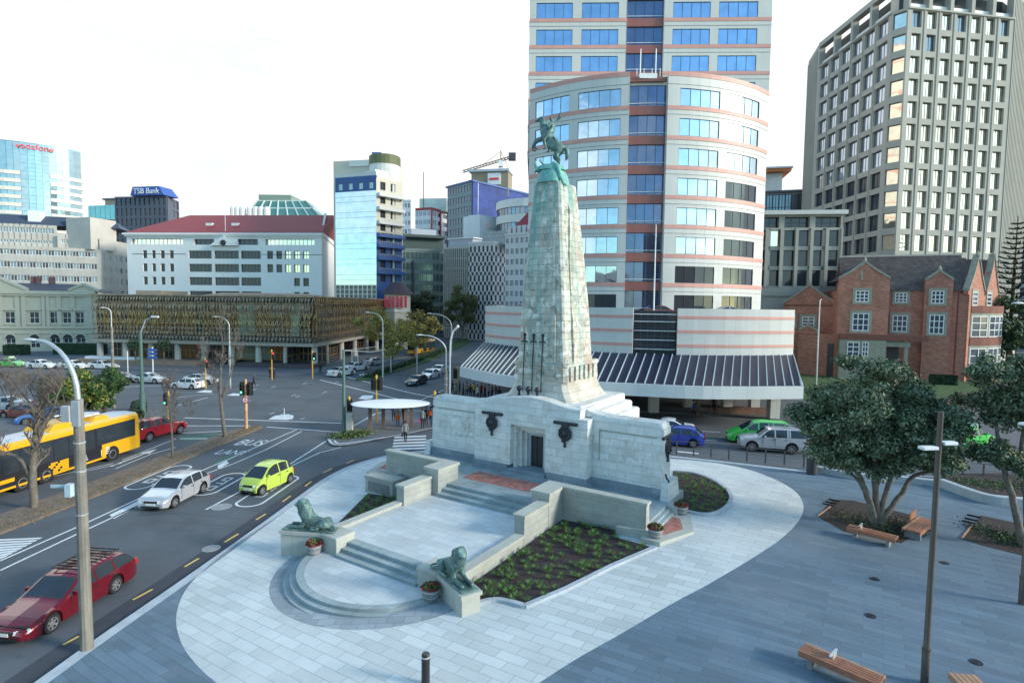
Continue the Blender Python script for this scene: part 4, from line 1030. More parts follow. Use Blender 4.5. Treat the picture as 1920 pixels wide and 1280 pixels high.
# beige office building
C_=Bld('beige_office_building','long beige office building with setbacks and rows of small windows','building',XY(90,165))
Mb=stone_like('beige_render',(.50,.48,.44),4.,3.6,.9,.03)
f=LM(XY(-60,158),XY(190,170)); f2=LM(XY(190,170),XY(246,185))
zt_=hz(f,60,487); fh=hz(f,60,475)-hz(f,60,497)
gm=[G_mid,G_mid,G_dark,G_mid]
zs0=hz(f,60,560)-fh*1
zz=[hz(f,60,y) for y in (590,556,549,534,527,512,504,489,482,470)]
nb=17
def rowfac(fm,ys,refpx,nb,ww,m0,wm,depth=.3,z0=0,ztop=None,nm=2):
    zs=[z0]
    for a,b in ys: zs+=[hz(fm,refpx,a),hz(fm,refpx,b)]
    zs.append(ztop); us=bays(fm.W,nb,ww,m0); H_=odd(us,zs); C_.grid(fm,us,zs,H_,depth+.02,wm)
    for (i,j) in sorted(H_,key=lambda t:-t[1]): C_.win(fm,us[i],us[i+1],zs[j],zs[j+1],depth,gm[(i*5+j*3)%4],M_wfr,nm,0,.12)
rowfac(f,((550,539),(527,516),(502,491),(478,468)),60,20,1.5,.8,Mb,ztop=hz(f,60,462))
rowfac(f2,((556,545),(535,522),(512,502),(490,479)),215,5,1.5,1.0,Mb,ztop=hz(f2,215,452))
C_.core([f(0,.4),f(f.W,.4),f2(f2.W,.4),f2(f2.W-1,20),f(0,22)],0,hz(f,60,462)-.02,Mb,'body')
g=LM(XY(-40,164),XY(112,170)); rowfac(g,((456,450),(437,427)),60,13,1.6,.8,Mb,z0=hz(f,60,462),ztop=hz(g,60,421))
g2_=LM(XY(112,169),XY(200,174)); rowfac(g2_,((470,466),(458,450)),150,9,1.3,.8,Mb,z0=hz(f,60,462),ztop=hz(g2_,150,440))
C_.core([g(0,.4),g(g.W,.4),g2_(g2_.W,.4),g2_(g2_.W,12),g(0,16)],hz(f,60,463),hz(g,60,440),Mb,'upper_body')
h=LM(XY(174,168),XY(222,176)); b=MB(); C_.fb(b,h,0,h.W,0,9,hz(f,60,463),hz(h,200,412)); b.build('stair_tower',Mb,C_.o)
za=hz(g,60,421); b=MB(); b.rings([[C_.P(g(0,0),za),C_.P(g(g.W+16,0),za),C_.P(g(g.W+16,14),za),C_.P(g(0,14),za)],[C_.P(g(4,5),za+3.2),C_.P(g(g.W+14,3),za+3.),C_.P(g(g.W+12,11),za+3.),C_.P(g(4,11),za+3.2)]]); b.build('mansard_roof',mat('dark_slate_roof',(.055,.075,.12),.7,var=.15),C_.o)
b=MB(); C_.fb(b,g,g.W*.62,g.W*.78,1,4,za+1.,za+4.2); b.build('roof_dormer',M_wfr,C_.o)
C_.done()
# classical building
Q=Bld('classical_court_building','cream classical stone building with pediments and arched ground floor windows','building',XY(60,122))
Mc=mat('cream_stucco',(.50,.49,.40),.8,var=.06,vs=.4,stain=[((.36,.36,.31),.4,.5,.7,.4)])
f=LM(XY(-70,119),XY(180,127)); zc_=hz(f,60,551); us=[0]
cx=[-48,-25,18,64,102,126,150]; wu=.85
for c in cx: u=hu(f,c,600); us+=[u-wu,u+wu]
us.append(f.W); z=[0,hz(f,60,652),hz(f,60,634),hz(f,60,606),hz(f,60,585),zc_]
H_={(i,j) for i in range(1,len(us)-1,2) for j in (1,3)}
Q.grid(f,us,z,H_,.4,Mc)
for (i,j) in sorted(H_):
    Q.win(f,us[i],us[i+1],z[j],z[j+1],.35,G_dark,M_wfr,2,1,.08)
    uc=(us[i]+us[i+1])/2
    if j==1:
        p=MB(); 
        for k in range(7):
            a0,a1=PI*k/7,PI*(k+1)/7; r0,r1=wu,wu+.35
            p.add([Q.P(f(uc+r*math.cos(a),-.18),z[2]+r*math.sin(a)) for r,a in ((r0,a0),(r1,a0),(r1,a1),(r0,a1))]+[Q.P(f(uc+r*math.cos(a),0.01),z[2]+r*math.sin(a)) for r,a in ((r0,a0),(r1,a0),(r1,a1),(r0,a1))],((0,1,2,3),(0,4,5,1),(1,5,6,2),(3,2,6,7),(0,3,7,4)))
        p.build('window_arch',Mc,Q.o); p=MB()
        p.add([Q.P(f(uc+wu*math.cos(PI*k/8),-.02),z[2]+wu*math.sin(PI*k/8)) for k in range(9)],[tuple(range(9))]); p.build('arch_glass',G_dark,Q.o)
    else:
        p=MB(); Q.fb(p,f,uc-1.4,uc+1.4,-.35,-.002,z[4]+.35,z[4]+.55)
        p.add([Q.P(f(uc-1.4,-.3),z[4]+.56),Q.P(f(uc+1.4,-.3),z[4]+.56),Q.P(f(uc,-.3),z[4]+1.25),Q.P(f(uc-1.4,0),z[4]+.56),Q.P(f(uc+1.4,0),z[4]+.56),Q.P(f(uc,0),z[4]+1.25)],((0,1,2),(0,2,5,3),(1,4,5,2)))
        Q.fb(p,f,uc-1.2,uc+1.2,-.3,-.002,z[3]-.35,z[3]-.12); p.build('window_hood',Mc,Q.o)
p=MB(); Q.fb(p,f,0,f.W,-.8,.2,zc_,zc_+.7); Q.fb(p,f,0,f.W,-.5,-.003,zc_-.45,zc_-.003); p.build('cornice',Mc,Q.o)
p=MB(); zs_=hz(f,60,616); Q.fb(p,f,0,f.W,-.3,-.002,zs_,zs_+.5); Q.fb(p,f,0,f.W,-.2,-.003,zs_-1.1,zs_-.9); p.build('string_course',Mc,Q.o)
for c in (-12,2,34,46,84,90,112,138,162,170):
    u=hu(f,c,600); p=MB(); Q.fb(p,f,u-.4,u+.4,-.28,-.004,zs_+.5,zc_-.45); p.build('pilaster',Mc,Q.o)
for (a,b_,pk) in ((-55,52,522),(130,186,535)):
    u0,u1=hu(f,a,545),hu(f,b_,545); zt_=hz(f,(a+b_)/2,pk); p=MB(); um=(u0+u1)/2; z0_=zc_+.7
    p.rings([[Q.P(f(u0,d),z0_),Q.P(f(u1,d),z0_),Q.P(f(um,d),zt_)] for d in (-.6,.6)]); p.build('pediment',Mc,Q.o)
    p=MB()
    for (ua,ub) in ((u0,um),(u1,um)):
        p.rings([[Q.P(f(u,-.9),zz_),Q.P(f(u,-.9),zz_+.5),Q.P(f(u,.7),zz_+.5),Q.P(f(u,.7),zz_)] for u,zz_ in ((ua,z0_),(ub,zt_))])
    p.build('pediment_moulding',Mc,Q.o)
rf=MB(); a=zc_+.7; rf.rings([[Q.P(f(0,.3),a),Q.P(f(f.W,.3),a),Q.P(f(f.W,16),a),Q.P(f(0,16),a)],[Q.P(f(4,5),a+1.7),Q.P(f(f.W-6,5),a+1.7),Q.P(f(f.W-6,9),a+1.7),Q.P(f(4,9),a+1.7)]]); r_=rf.build('roof',mat('brown_slate',(.13,.11,.13),.8,var=.2),Q.o)
for px in (44,79,51): p=MB(); u=hu(f,px,560); Q.fb(p,f,u-.5,u+.5,5,6,a+1,a+3.2); p.build('chimney',mat('chimney_brick',(.25,.12,.11),.8,var=.2),r_)
Q.core([f(0,.5),f(f.W,.5),f(f.W,16),f(0,16)],0,zc_-.01,Mc,'body'); Q.done()
hg=mat('clipped_hedge_leaves',(.022,.050,.022),.9,var=.4,vs=3,bump=.08,bs=6)
def hedge(pts,h,w_,label,base=0.):
    b=MB(); P_=cat([Vector((p[0],p[1],0)) for p in pts],6) if len(pts)>2 else [Vector((pts[0][0]+(pts[1][0]-pts[0][0])*k/12,pts[0][1]+(pts[1][1]-pts[0][1])*k/12,0)) for k in range(13)]
    rr=[]
    for i,p in enumerate(P_):
        d=(P_[min(i+1,len(P_)-1)]-P_[max(i-1,0)]).normalized(); n=Vector((-d.y,d.x,0)); r=[]
        for (a,z) in ((-.5,0),(-.55,.5),(-.5,.9),(-.3,1),(.0,1.02),(.3,1),(.5,.9),(.55,.5),(.5,0)): r.append(p+n*(a*w_+random.uniform(-.05,.05))+Vector((0,0,base+gz(p.x)+z*h+random.uniform(-.05,.05))))
        rr.append(r)
    b.rings(rr); 
    for k in range(int(len(P_)*70)):
        i=random.randrange(len(P_)-1); p=P_[i].lerp(P_[i+1],random.random()); d=(P_[i+1]-P_[i]).normalized(); n=Vector((-d.y,d.x,0)); s=random.choice((-1,1,0))
        q=p+n*(s*w_*.55 if s else random.uniform(-.5,.5)*w_)+Vector((0,0,base+gz(p.x)+(random.random()*h if s else h*1.02)))
        a=Vector((random.gauss(0,1),random.gauss(0,1),random.gauss(0,1))).normalized()*.09; c=a.cross(Vector((random.random(),random.random(),1))).normalized()*.06
        b.quad(q-a-c,q+a-c,q+a+c,q-a+c)
    o=b.build('hedge',hg); tag(o,label,'hedge'); return o
hedge([XY(100,117),XY(195,118)],2.2,1.4,'clipped dark hedge before the cream classical building on its right')
hedge([XY(5,114),XY(50,115)],2.0,1.4,'clipped dark hedge before the cream classical building at the left edge')
# ================================================================ bronze-screened court building
Z=Bld('bronze_screen_building','low wide building wrapped in a woven bronze screen above glazed ground floor','building',(-35,100))
pL=XY(172,104,600); pC=XY(590,98,600); pR=Vector((-31.6,147)); zt_=ZZ(590,558,98); zb_=ZZ(590,645,98)
fA=LM(pL,pC); fB=LM(pC,pR)
def screen_mat():
    m=bpy.data.materials.new('woven_bronze_screen'); m.use_nodes=True; N=m.node_tree.nodes; L=m.node_tree.links; b=N['Principled BSDF']; b.inputs['Metallic'].default_value=.55; b.inputs['Roughness'].default_value=.45
    tc=N.new('ShaderNodeTexCoord'); n=N.new('ShaderNodeTexNoise'); n.inputs['Scale'].default_value=1.3; n.inputs['Detail'].default_value=4; L.new(tc.outputs['Object'],n.inputs['Vector'])
    r=N.new('ShaderNodeValToRGB'); L.new(n.outputs['Fac'],r.inputs[0]); e=r.color_ramp.elements; e[0].position=.3; e[0].color=(.20,.13,.06,1); e[1].position=.7; e[1].color=(.62,.44,.19,1); L.new(r.outputs[0],b.inputs['Base Color']); return m
M_scr=screen_mat()
M_scr2=mat('bronze_screen_grey',(.34,.26,.18),.6,metal=.4,var=.3,vs=1.)
# woven screen: leaning, interlaced blades in several tiers
random.seed(3)
def blades(fm,z0,z1,step,tier,m,dd=0.,name='bronze_screen',w_=.16,lean=.35,part=None):
    b=MB(); n=int((z1-z0)/tier)
    for t in range(n):
        za=z0+(z1-z0)*t/n; zb=z0+(z1-z0)*(t+1)/n; u=.1; k=0
        while u<fm.W-.4:
            ln=lean*(1 if (k+t)%2 else -1)*random.uniform(.7,1.2); ww=w_*random.uniform(.7,1.25)
            uu=[(u,za,0),(u+ln*.5+ww,(za+zb)/2,-.12),(u+ln,zb,0)]
            pts=[]
            q0=[Z.P(fm(u,dd),za),Z.P(fm(u+ww,dd),za)]; q1=[Z.P(fm(u+ln*.6,dd-.16),(za+zb)/2),Z.P(fm(u+ln*.6+ww*.6,dd-.16),(za+zb)/2)]; q2=[Z.P(fm(u+ln,dd),zb),Z.P(fm(u+ln+ww,dd),zb)]
            b.add(q0+q1+q2,((0,1,3,2),(2,3,5,4))); u+=step*random.uniform(.85,1.15); k+=1
    return b.build(name,m,Z.o)
zm1=ZZ(590,590,98); zm2=ZZ(590,618,98)
blades(fA,zm1,zt_-.1,.30,1.0,M_scr2,0,w_=.24,lean=.3); blades(fA,zm2,zm1,.40,1.1,M_scr,0,w_=.15,lean=.5); blades(fA,zb_,zm2,.34,.8,M_scr2,0,w_=.2,lean=.3)
blades(fB,zm1+.8,zt_-.1,.5,1.1,M_scr,0,w_=.34,lean=.5); blades(fB,zb_,zm1+.8,.42,1.4,M_scr,0,w_=.14,lean=.4)
G_lit=mat('lit_interior_glass',(.05,.04,.03),.1,var=.5,vs=.5,emit=(1.,.55,.2),es=.012)
G_grn=mat('green_hall_glass',(.20,.30,.24),.15,var=.3,vs=.25)
for k in range(26):
    Z.win(fA,fA.W*k/26+.05,fA.W*(k+1)/26-.05,zb_+1.2,zt_-1.0,1.0,G_grn if k in (17,18,23) else (G_lit if k%3 else G_dark),M_scr,2,2,.1)
for k in range(16):
    Z.win(fB,fB.W*k/16+.05,fB.W*(k+1)/16-.05,zb_+1.2,zt_-1.0,1.0,G_dark,M_scr,2,1,.1)
b=MB(); Z.fb(b,fA,0,fA.W,-.2,3,zb_-.5,zb_); Z.fb(b,fB,0,fB.W,-.2,3,zb_-.49,zb_-.001); b.build('floor_edge',mat('pale_soffit',(.33,.31,.26),.7,var=.1),Z.o)
b=MB(); Z.fb(b,fA,-.1,fA.W,-.25,4,zt_,zt_+.25); Z.fb(b,fB,0,fB.W,-.25,4,zt_+.003,zt_+.24); b.build('parapet',M_scr2,Z.o)
Z.core([fA(0,1.3),fA(fA.W-1.3,1.3),fB(1.3,1.3),fB(fB.W,1.3),fB(fB.W,30),fA(0,35)],zb_-.4,zt_-.02,M_fr,'body')
for k in range(9):
    u=.6+(fA.W-1.2)*k/8; q=MB(); p=fA(u,1.0); q.lathe([(.55,0),(.5,zb_-.5)],10,(p.x-Z.L.x,p.y-Z.L.y,0)); q.build('column',mat('pale_column',(.5,.49,.45),.7,var=.08),Z.o)
for k in range(1,7):
    u=fB.W*k/6-.5; q=MB(); p=fB(u,1.0); q.lathe([(.55,0),(.5,zb_-.5)],10,(p.x-Z.L.x,p.y-Z.L.y,0)); q.build('column',_mats['pale_column'],Z.o)
ga=LM(fA(0,4.5),fA(fA.W,4.5)); gb=LM(fB(0,5),fB(fB.W,5))
for k in range(16):
    lit=k in (2,3,5,6,12,13)
    Z.win(ga,ga.W*k/16,ga.W*(k+1)/16,.6,zb_-.6,.0,G_lit if lit else (G_grn if k in (9,10,11,12) else G_dark),mat('timber_mullion',(.35,.22,.09),.6,var=.1),3,1,.16,'hall_window')
for k in range(8): Z.win(gb,gb.W*k/8,gb.W*(k+1)/8,.3,zb_-.6,.0,G_dark,_mats['timber_mullion'],3,1,.12,'hall_window')
b=MB(); Z.fb(b,fA,-1,fA.W*.52,-2.5,4.2,0,.75); b.build('plinth_wall',mat('tan_stone_plinth',(.30,.22,.16),.8,var=.15),Z.o)
b=MB(); Z.fb(b,fA,fA.W*.68,fA.W,-1.5,4.2,0,.7); b.build('plinth_wall',mat('dark_plinth',(.07,.06,.065),.7,var=.15),Z.o)
b=MB(); Z.fb(b,fA,fA.W*.0+.5,fA.W*.24,-2.2,-1.0,.75,1.2); b.build('white_ledge',M_wfr,Z.o)
# copper roof humps
hm=MB(); c=fA(fA.W*.62,12); hm.lathe([(1,0),(.95,.35),(.8,.8),(.6,1.15),(.01,1.2)],24,sx=14,sy=7,M=Matrix.Translation((c.x-Z.L.x,c.y-Z.L.y,zt_-.3))); hm.build('copper_roof_dome',mat('brown_copper_roof',(.16,.10,.065),.5,metal=.3,var=.2),Z.o)
b=MB(); Z.fb(b,fA,fA.W*.15,fA.W*.27,3,10,zt_,zt_+1.); b.build('roof_plant',mat('tan_render',(.45,.34,.24)),Z.o)
signtext(Z,LM(fA(fA.W*1.0,-.3),fB(6,-.3)),'',1,1,1,0,M_yellow) if False else None
Z.done()
# ================================================================ white building with red roof
W_=Bld('white_red_roofed_building','white office building with dark window bands, a small gable and a dark red roof','building',XY(430,168))
Mw=mat('white_painted_render',(.82,.82,.81),.7,var=.03,vs=.3)
f=LM(XY(241,167),XY(604,162)); rp=430
ze=hz(f,rp,441)
def zz_(y): return hz(f,rp,y)
def uu_(x): return hu(f,x,490)
xs_l=[(268,276),(285,292),(301,309),(318,326)]; xs_c=[(354,397),(402,448),(452,489)]; xs_r=[(501,512),(518,529),(534,545),(551,562),(568,579)]
allx=sorted(xs_l+xs_c+xs_r); us=[0]
for a,b in allx: us+=[uu_(a),uu_(b)]
us.append(f.W)
ys=[(560,546),(535,520),(510,495),(485,470)]; zs=[0]
for a,b in ys: zs+=[zz_(a),zz_(b)]
zs.append(zz_(463)); H_=set()
for i in range(1,len(us)-1,2):
    for j in range(1,len(zs)-1,2):
        x=allx[(i-1)//2]
        if x in xs_r[:3] and j<4: continue
        if x in xs_l and j<2: continue
        H_.add((i,j))
W_.grid(f,us,zs,H_,.5,Mw)
for (i,j) in sorted(H_): 
    wide=allx[(i-1)//2] in xs_c
    W_.win(f,us[i],us[i+1],zs[j],zs[j+1],.48,G_dark if not (i>17 and j>3) else G_warm,M_fr,6 if wide else 2,0,.1)
z1,z2,z3=zz_(459),zz_(448),ze
tops_=[(247,344),(364,402),(446,484),(498,590)]; us=[0]
for a,b in tops_: us+=[uu_(a),uu_(b)]
us.append(f.W); W_.grid(f,us,[zs[-1],z1,z2,z3],{(1,1),(3,1),(5,1),(7,1)},.9,Mw)
for i in (1,3,5,7): W_.win(f,us[i],us[i+1],z1,z2,.85,G_dark if i in(3,5) else G_warm,M_fr,12 if i in (1,7) else 4,0,.1)
b=MB(); W_.fb(b,f,-.6,f.W+.6,-1.,.2,z3,z3+.55); W_.fb(b,f,-.3,f.W+.3,-.5,-.003,z3-.5,z3-.003); b.build('cornice',Mw,W_.o)
b=MB()
for (a,b_) in ((249,349),(489,604)): W_.fb(b,f,uu_(a),uu_(b_),-.1,-.004,zz_(477),zz_(476.2))
b.build('cable_line',M_fr,W_.o)
g=MB(); u0,u1,um=uu_(398),uu_(450),uu_(424); zg=zz_(461)
g.rings([[W_.P(f(u0,d),zg),W_.P(f(u1,d),zg),W_.P(f(um,d),zz_(443))] for d in (-1.3,.4)]); gg=g.build('gable',Mw,W_.o)
MB().lathe([(.9,0),(.85,.15),(.02,.2)],7,M=Matrix.Translation(Vector(W_.P(f(um,-1.3),zz_(456))))@Matrix.Rotation(PI/2,4,'X')).build('crest',M_bronze,gg)
sw=LM(f(f.W,0),XY(632,200)); W_.grid(sw,[0,3,5,sw.W],[0,zz_(463),zz_(452),z3],{(1,1)},.4,Mw); W_.win(sw,3,5,zz_(463),zz_(452),.35,G_dark,M_fr,1)
W_.core([f(0,1.),f(f.W-.4,1.),sw(sw.W,.6),f(f.W-12,34),f(0,34)],0,z3-.01,Mw,'body')
rr=MB(); zr=hz(f,rp,411.5)+2.6
rr.rings([[W_.P(f(0-.4,-.9),z3+.56),W_.P(f(f.W+.4,-.9),z3+.56),W_.P(sw(sw.W,0),z3+1.),W_.P(f(0,34),z3+1.)],[W_.P(f(uu_(320),9),zr),W_.P(f(f.W-.5,9),zr),W_.P(f(f.W-.5,14),zr),W_.P(f(uu_(320),14),zr)]])
M_rr=mat('red_metal_roof',(.30,.035,.04),.5,var=.08,brick=(.6,90,.02,(.75,.75,.75),.03)); roof=rr.build('roof',M_rr,W_.o)
for px,py in ((381,418),(430,418)):
    q=MB(); u=uu_(px); W_.fb(q,f,u-1,u+1,3.,5,z3+3,z3+3.9); q.build('roof_vent',M_wfr,roof)
gb_=MB(); gb_.rings([[W_.P(sw(-.3,d),z3),W_.P(sw(sw.W,d),z3),W_.P(sw(8,d),zr+.4)] for d in (-.3,.2)]); gb_.build('gable_end',Mw,W_.o)
fpz=MB(); u=uu_(426); p=f(u,-.6); fpz.tube([W_.P(p,z3+1),W_.P(p,z3+5.5)],.08,6); fpz.build('roof_flagpole',M_wfr,W_.o)
W_.done()
# ================================================================ green glazed pyramid behind
Y_=Bld('green_glass_roofed_building','building with a truncated green glass pyramid roof behind the red roof','building',XY(530,215))
def rect3(x0,x1,y,Y0,Y1): return [Vector((XY(x0,Y0).x,Y0,ZZ(x0,y,Y0))),Vector((XY(x1,Y0).x,Y0,ZZ(x1,y,Y0))),Vector((XY(x1,Y0).x,Y1,ZZ(x1,y,Y0))),Vector((XY(x0,Y0).x,Y1,ZZ(x0,y,Y0)))]
M_gg=glass('green_roof_glass',(.16,.36,.30),.15,.5,.003); M_gfr=mat('pale_green_frame',(.60,.68,.64),.5,var=.05)
lo=rect3(464,600,405,200,228); hi=rect3(486,575,377,208,222)
q=MB(); q.rings([[v-Y_.L for v in lo],[v-Y_.L for v in hi]]); q.build('glass_roof',M_gg,Y_.o)
fr=MB()
for a,b_ in ((0,1),(1,2),(3,0)):
    for k in range(8):
        t=k/7; p0=lo[a].lerp(lo[b_],t)-Y_.L; p1=hi[a].lerp(hi[b_],t)-Y_.L; fr.tube([p0+Vector((0,-.15,0)),p1+Vector((0,-.15,0))],.28,4)
for k in (0,.5,1):
    c_=[l.lerp(h,k)-Y_.L+Vector((0,-.1,0)) for l,h in zip(lo,hi)]; fr.tube([c_[3],c_[0],c_[1],c_[2]],.25,4)
fr.build('roof_glazing_bars',M_gfr,Y_.o)
q=MB(); a=XY(488,208).x;b_=XY(548,208).x; q.box(a-Y_.L.x,b_-Y_.L.x,208-Y_.L.y,218-Y_.L.y,ZZ(500,378,208),ZZ(500,365,208)); q.build('lift_housing',mat('sage_cladding',(.22,.30,.25),.6,var=.1),Y_.o)
q=MB(); q.box(XY(456,200).x-Y_.L.x,XY(618,200).x-Y_.L.x,199-Y_.L.y,232-Y_.L.y,0,ZZ(500,405,199)); q.build('body',Mw,Y_.o)
for k,px in enumerate((441,449,458,472,482,492,503)):
    p=XY(px,198); MB().lathe([(1.1,0),(1.1,5.5),(.8,6.2),(.02,6.4)],10,(p.x-Y_.L.x,p.y-Y_.L.y,ZZ(500,417,198)-1)).build('roof_drum',Mw,Y_.o)
Y_.done()
# ================================================================ mirror-glass and balcony tower
A=Bld('balcony_tower','tower with a mirror glass front and curved balconies, blue below and white above','tower',XY(680,150))
Mwh=mat('off_white_render',(.66,.68,.66),.7,var=.04,vs=.3); Mbl=mat('navy_render',(.035,.10,.30),.5,var=.08); Mcr=mat('cream_render',(.60,.57,.48),.7,var=.05)
f=LM(XY(630,150),XY(706,146)); g=LM(XY(706,146),XY(754,152)); l=LM(XY(627,176,450),XY(631,150.5,450))
zb1,zb2=hz(f,668,359),hz(f,668,331); zt_=hz(f,668,322)
G_mir=glass('mirror_glass',(.50,.60,.69),.03,.95,.006,.35)
n=9
z0=hz(f,668,534)
for k in range(n):
    for r_ in range(6):
        A.win(f,f.W*k/n,f.W*(k+1)/n,z0+(zb1-z0)*r_/6,z0+(zb1-z0)*(r_+1)/6,0,G_mir,mat('pale_mullion',(.5,.62,.7),.4,var=.05),1,2,.07,box=False)
zg=hz(f,668,560)
for k in range(9): A.win(f,f.W*k/9,f.W*(k+1)/9,zg,z0,0,G_dark,M_wfr,1,2,.14)
us=bays(f.W,4,1.3,.9); A.grid(f,us,[zb1,hz(f,668,355),hz(f,668,343),zb2],{(1,1),(3,1),(5,1),(7,1)},.3,Mbl)
for i in (1,3,5,7): A.win(f,us[i],us[i+1],hz(f,668,355),hz(f,668,343),.25,G_teal,M_wfr,2,1,.08)
b=MB(); A.fb(b,f,-.1,f.W,0,.5,zb2,zb2+.9); b.build('parapet',Mwh,A.o)
bt=MB(); A.fb(bt,LM(XY(627,160),XY(735,156)),0,15.2,0,12,0,ZZ(680,300,158)); bt.build('rear_slab',Mcr,A.o)
bt=MB(); q=LM(XY(657,159.),XY(706,157.)); A.fb(bt,q,0,q.W,-.4,-.003,ZZ(680,312,158),ZZ(680,301,158)); bt.build('roof_box',Mwh,A.o)
p=XY(722,153); MB().lathe([(4.0,0),(4.0,ZZ(722,312,153))],24,(p.x-A.L.x,p.y-A.L.y,0)).build('stair_drum',Mwh,A.o)
MB().lathe([(4.1,0),(4.1,2.2),(3.9,2.4),(.01,2.5)],24,(p.x-A.L.x,p.y-A.L.y,ZZ(722,312,153))).build('drum_cap',mat('olive_cladding',(.13,.15,.07),.6,var=.1),A.o)
MB().box(-1.2,1.2,-1,1,0,3.4,M=Matrix.Translation((p.x-A.L.x-2.0,p.y-A.L.y,ZZ(722,312,153)))).build('plant_room',Mbl,A.o)
A.core([f(0,.3),f(f.W,.3),g(g.W,1.6),g(g.W,10),f(0,12)],0,zb2,Mwh,'body')
ys=[338,363,388,414,438,457,480,506,532]
for k in range(len(ys)-1):
    za,zb_=hz(g,730,ys[k+1]),hz(g,730,ys[k]); low=k>=4; m_=Mbl if low else Mwh
    us=[0,.6,1.9,g.W*.55,g.W*.55+1.5,g.W-.3]; us=[0,1.2,2.8,4.4,5.9,g.W]
    A.grid(g,us,[za,za+.4,za+2.6,zb_],{(1,1),(3,1)},.3,Mbl if low else Mcr)
    for i in (1,3): A.win(g,us[i],us[i+1],za+.4,za+2.6,.28,G_dark,M_fr,2)
    if k>0:
        b=MB(); A.fb(b,g,.1,g.W+.1,-1.3,-.003,zb_-1.2,zb_-.45); b.build('balcony',m_,A.o)
        r=MB(); A.fb(r,g,.1,g.W+.1,-1.3,-1.24,zb_+.2,zb_+.28)
        for t in range(12): u=.15+(g.W-.1)*t/11; A.fb(r,g,u-.03,u+.03,-1.28,-1.22,zb_-.45,zb_+.2)
        r.build('balcony_rail',M_wfr if not low else mat('tan_rail',(.42,.40,.36),.6),A.o)
b=MB(); A.fb(b,g,0,g.W,-.02,.4,0,hz(g,730,532)); b.build('lower_wall',Mbl,A.o)
ts=MB(); A.fb(ts,g,0,g.W-3,.5,5,hz(g,730,338),hz(g,730,322)); ts.build('penthouse',Mwh,A.o)
A.done()
# helper for simple background blocks
def block(name,label,pxs,Ys,ytop,cols,rws,wm,gm,cat='building',ww=.62,wh=.6,side=None,depth=.25,ybot=600,frm=None,nm=2,D=14,roof=None,skip=None):
    B=Bld(name,label,cat,XY(sum(pxs)/2,Ys[0])); f=LM(XY(pxs[0],Ys[0]),XY(pxs[1],Ys[1])); zt=hz(f,sum(pxs)/2,ytop); zb=max(0,hz(f,sum(pxs)/2,ybot))
    faces=[(f,cols)]
    if side: faces.append((LM(f(f.W),XY(side[0],side[1])),side[2]))
    for fm,nc in faces:
        bw=fm.W/nc; us=bays(fm.W,nc,bw*ww,bw*(1-ww)/2); zs=rows(zb,zt,rws,(zt-zb)/rws*wh,(zt-zb)/rws*(1-wh)/2); H_=odd(us,zs)
        if skip: H_={h for h in H_ if not skip(*h)}
        B.grid(fm,us,zs,H_,depth+.02,wm)
        for (i,j) in sorted(H_,key=lambda t:-t[1]): B.win(fm,us[i],us[i+1],zs[j],zs[j+1],depth,gm,frm or M_fr,nm,0,.12,box=False)
    poly=[f(0,.4),f(f.W-.3,.4)]
    if side: s=faces[1][0]; poly+=[s(s.W,.4)]; poly+=[f(0,D)]
    else: poly+=[f(f.W-.2,D),f(0,D)]
    B.core(poly,0,zt-.01,wm,'body')
    b=MB(); B.fb(b,f,-.15,f.W+.15,-.2,.8,zt,zt+.6); b.build('parapet',wm,B.o)
    return B,f,zt
M_wb=mat('white_block_render',(.66,.69,.72),.7,var=.05,vs=.3)
B,f,z=block('slim_white_tower','slim white tower beside the balcony tower, partly hidden by it',(745,770),(230,228),378,4,14,M_wb,G_mid,'tower',.7,.5,D=4); B.done()
B,f,z=block('red_framed_block','white block with red frame lines and dark window bands',(770,808),(262,258),393,5,8,M_wb,G_mid,'building',.8,.5,side=(838,270,3),ybot=520)
Mrd=mat('red_frame_paint',(.35,.03,.05),.5,var=.08); b=MB(); B.fb(b,f,-.3,f.W+.3,-.4,-.003,z-.3,z+.7)
s=LM(f(f.W),XY(838,270)); B.fb(b,s,-.3,s.W,-.4,-.003,z-.3,z+.7)
for t in (0,.55,1): B.fb(b,s,s.W*t-.4,s.W*t+.4,-.4,-.004,z-30,z-.3)
b.build('red_frame',Mrd,B.o); B.fb(MB(),f,0,1,0,1,0,1)
q=LM(XY(786,266),XY(836,264)); b=MB(); B.fb(b,q,0,q.W,0,8,z,hz(q,810,372)); b.build('roof_storey',stone_like('pale_grid_cladding',(.55,.62,.58),2.2,3.,.45),B.o); b=MB(); p=q(2); b.tube([B.P(p,z),B.P(p,z+18)],.2,5); b.build('aerial',M_fr,B.o); B.done()
# blue scaffold-wrapped tower and crane
B,f,z=block('blue_wrapped_tower','grey glass tower wrapped in bright blue sheeting on its right face',(838,884),(245,232),347,9,12,mat('grey_glass_wall',(.13,.20,.24),.4,metal=.3,var=.1),G_mid,'tower',.9,.6,ybot=580,D=3)
Mbs=mat('blue_scaffold_sheet',(.02,.05,.22),.7,var=.25,vs=.4,brick=(3.2,3.4,.05,(.35,.4,.6),.15)); s=LM(f(f.W),XY(1000,262)); b=MB(); B.fb(b,s,0,s.W,-.3,.4,0,z-.2); b.build('blue_sheeting',Mbs,B.o)
b=MB(); B.fb(b,s,-.5,s.W,-.6,2,z,z+.7); B.fb(b,f,-1,f.W,-.4,1.5,z+.01,z+.69); b.build('roof_edge',Mbl,B.o)
for t in range(12): 
    pass
q=LM(XY(882,250),XY(950,247)); z3=hz(q,915,318); b=MB(); B.fb(b,q,0,q.W,0,9,z-3,z3-1.); b.build('plant_storey',mat('tan_brick_plant',(.30,.25,.18),.8,var=.15),B.o)
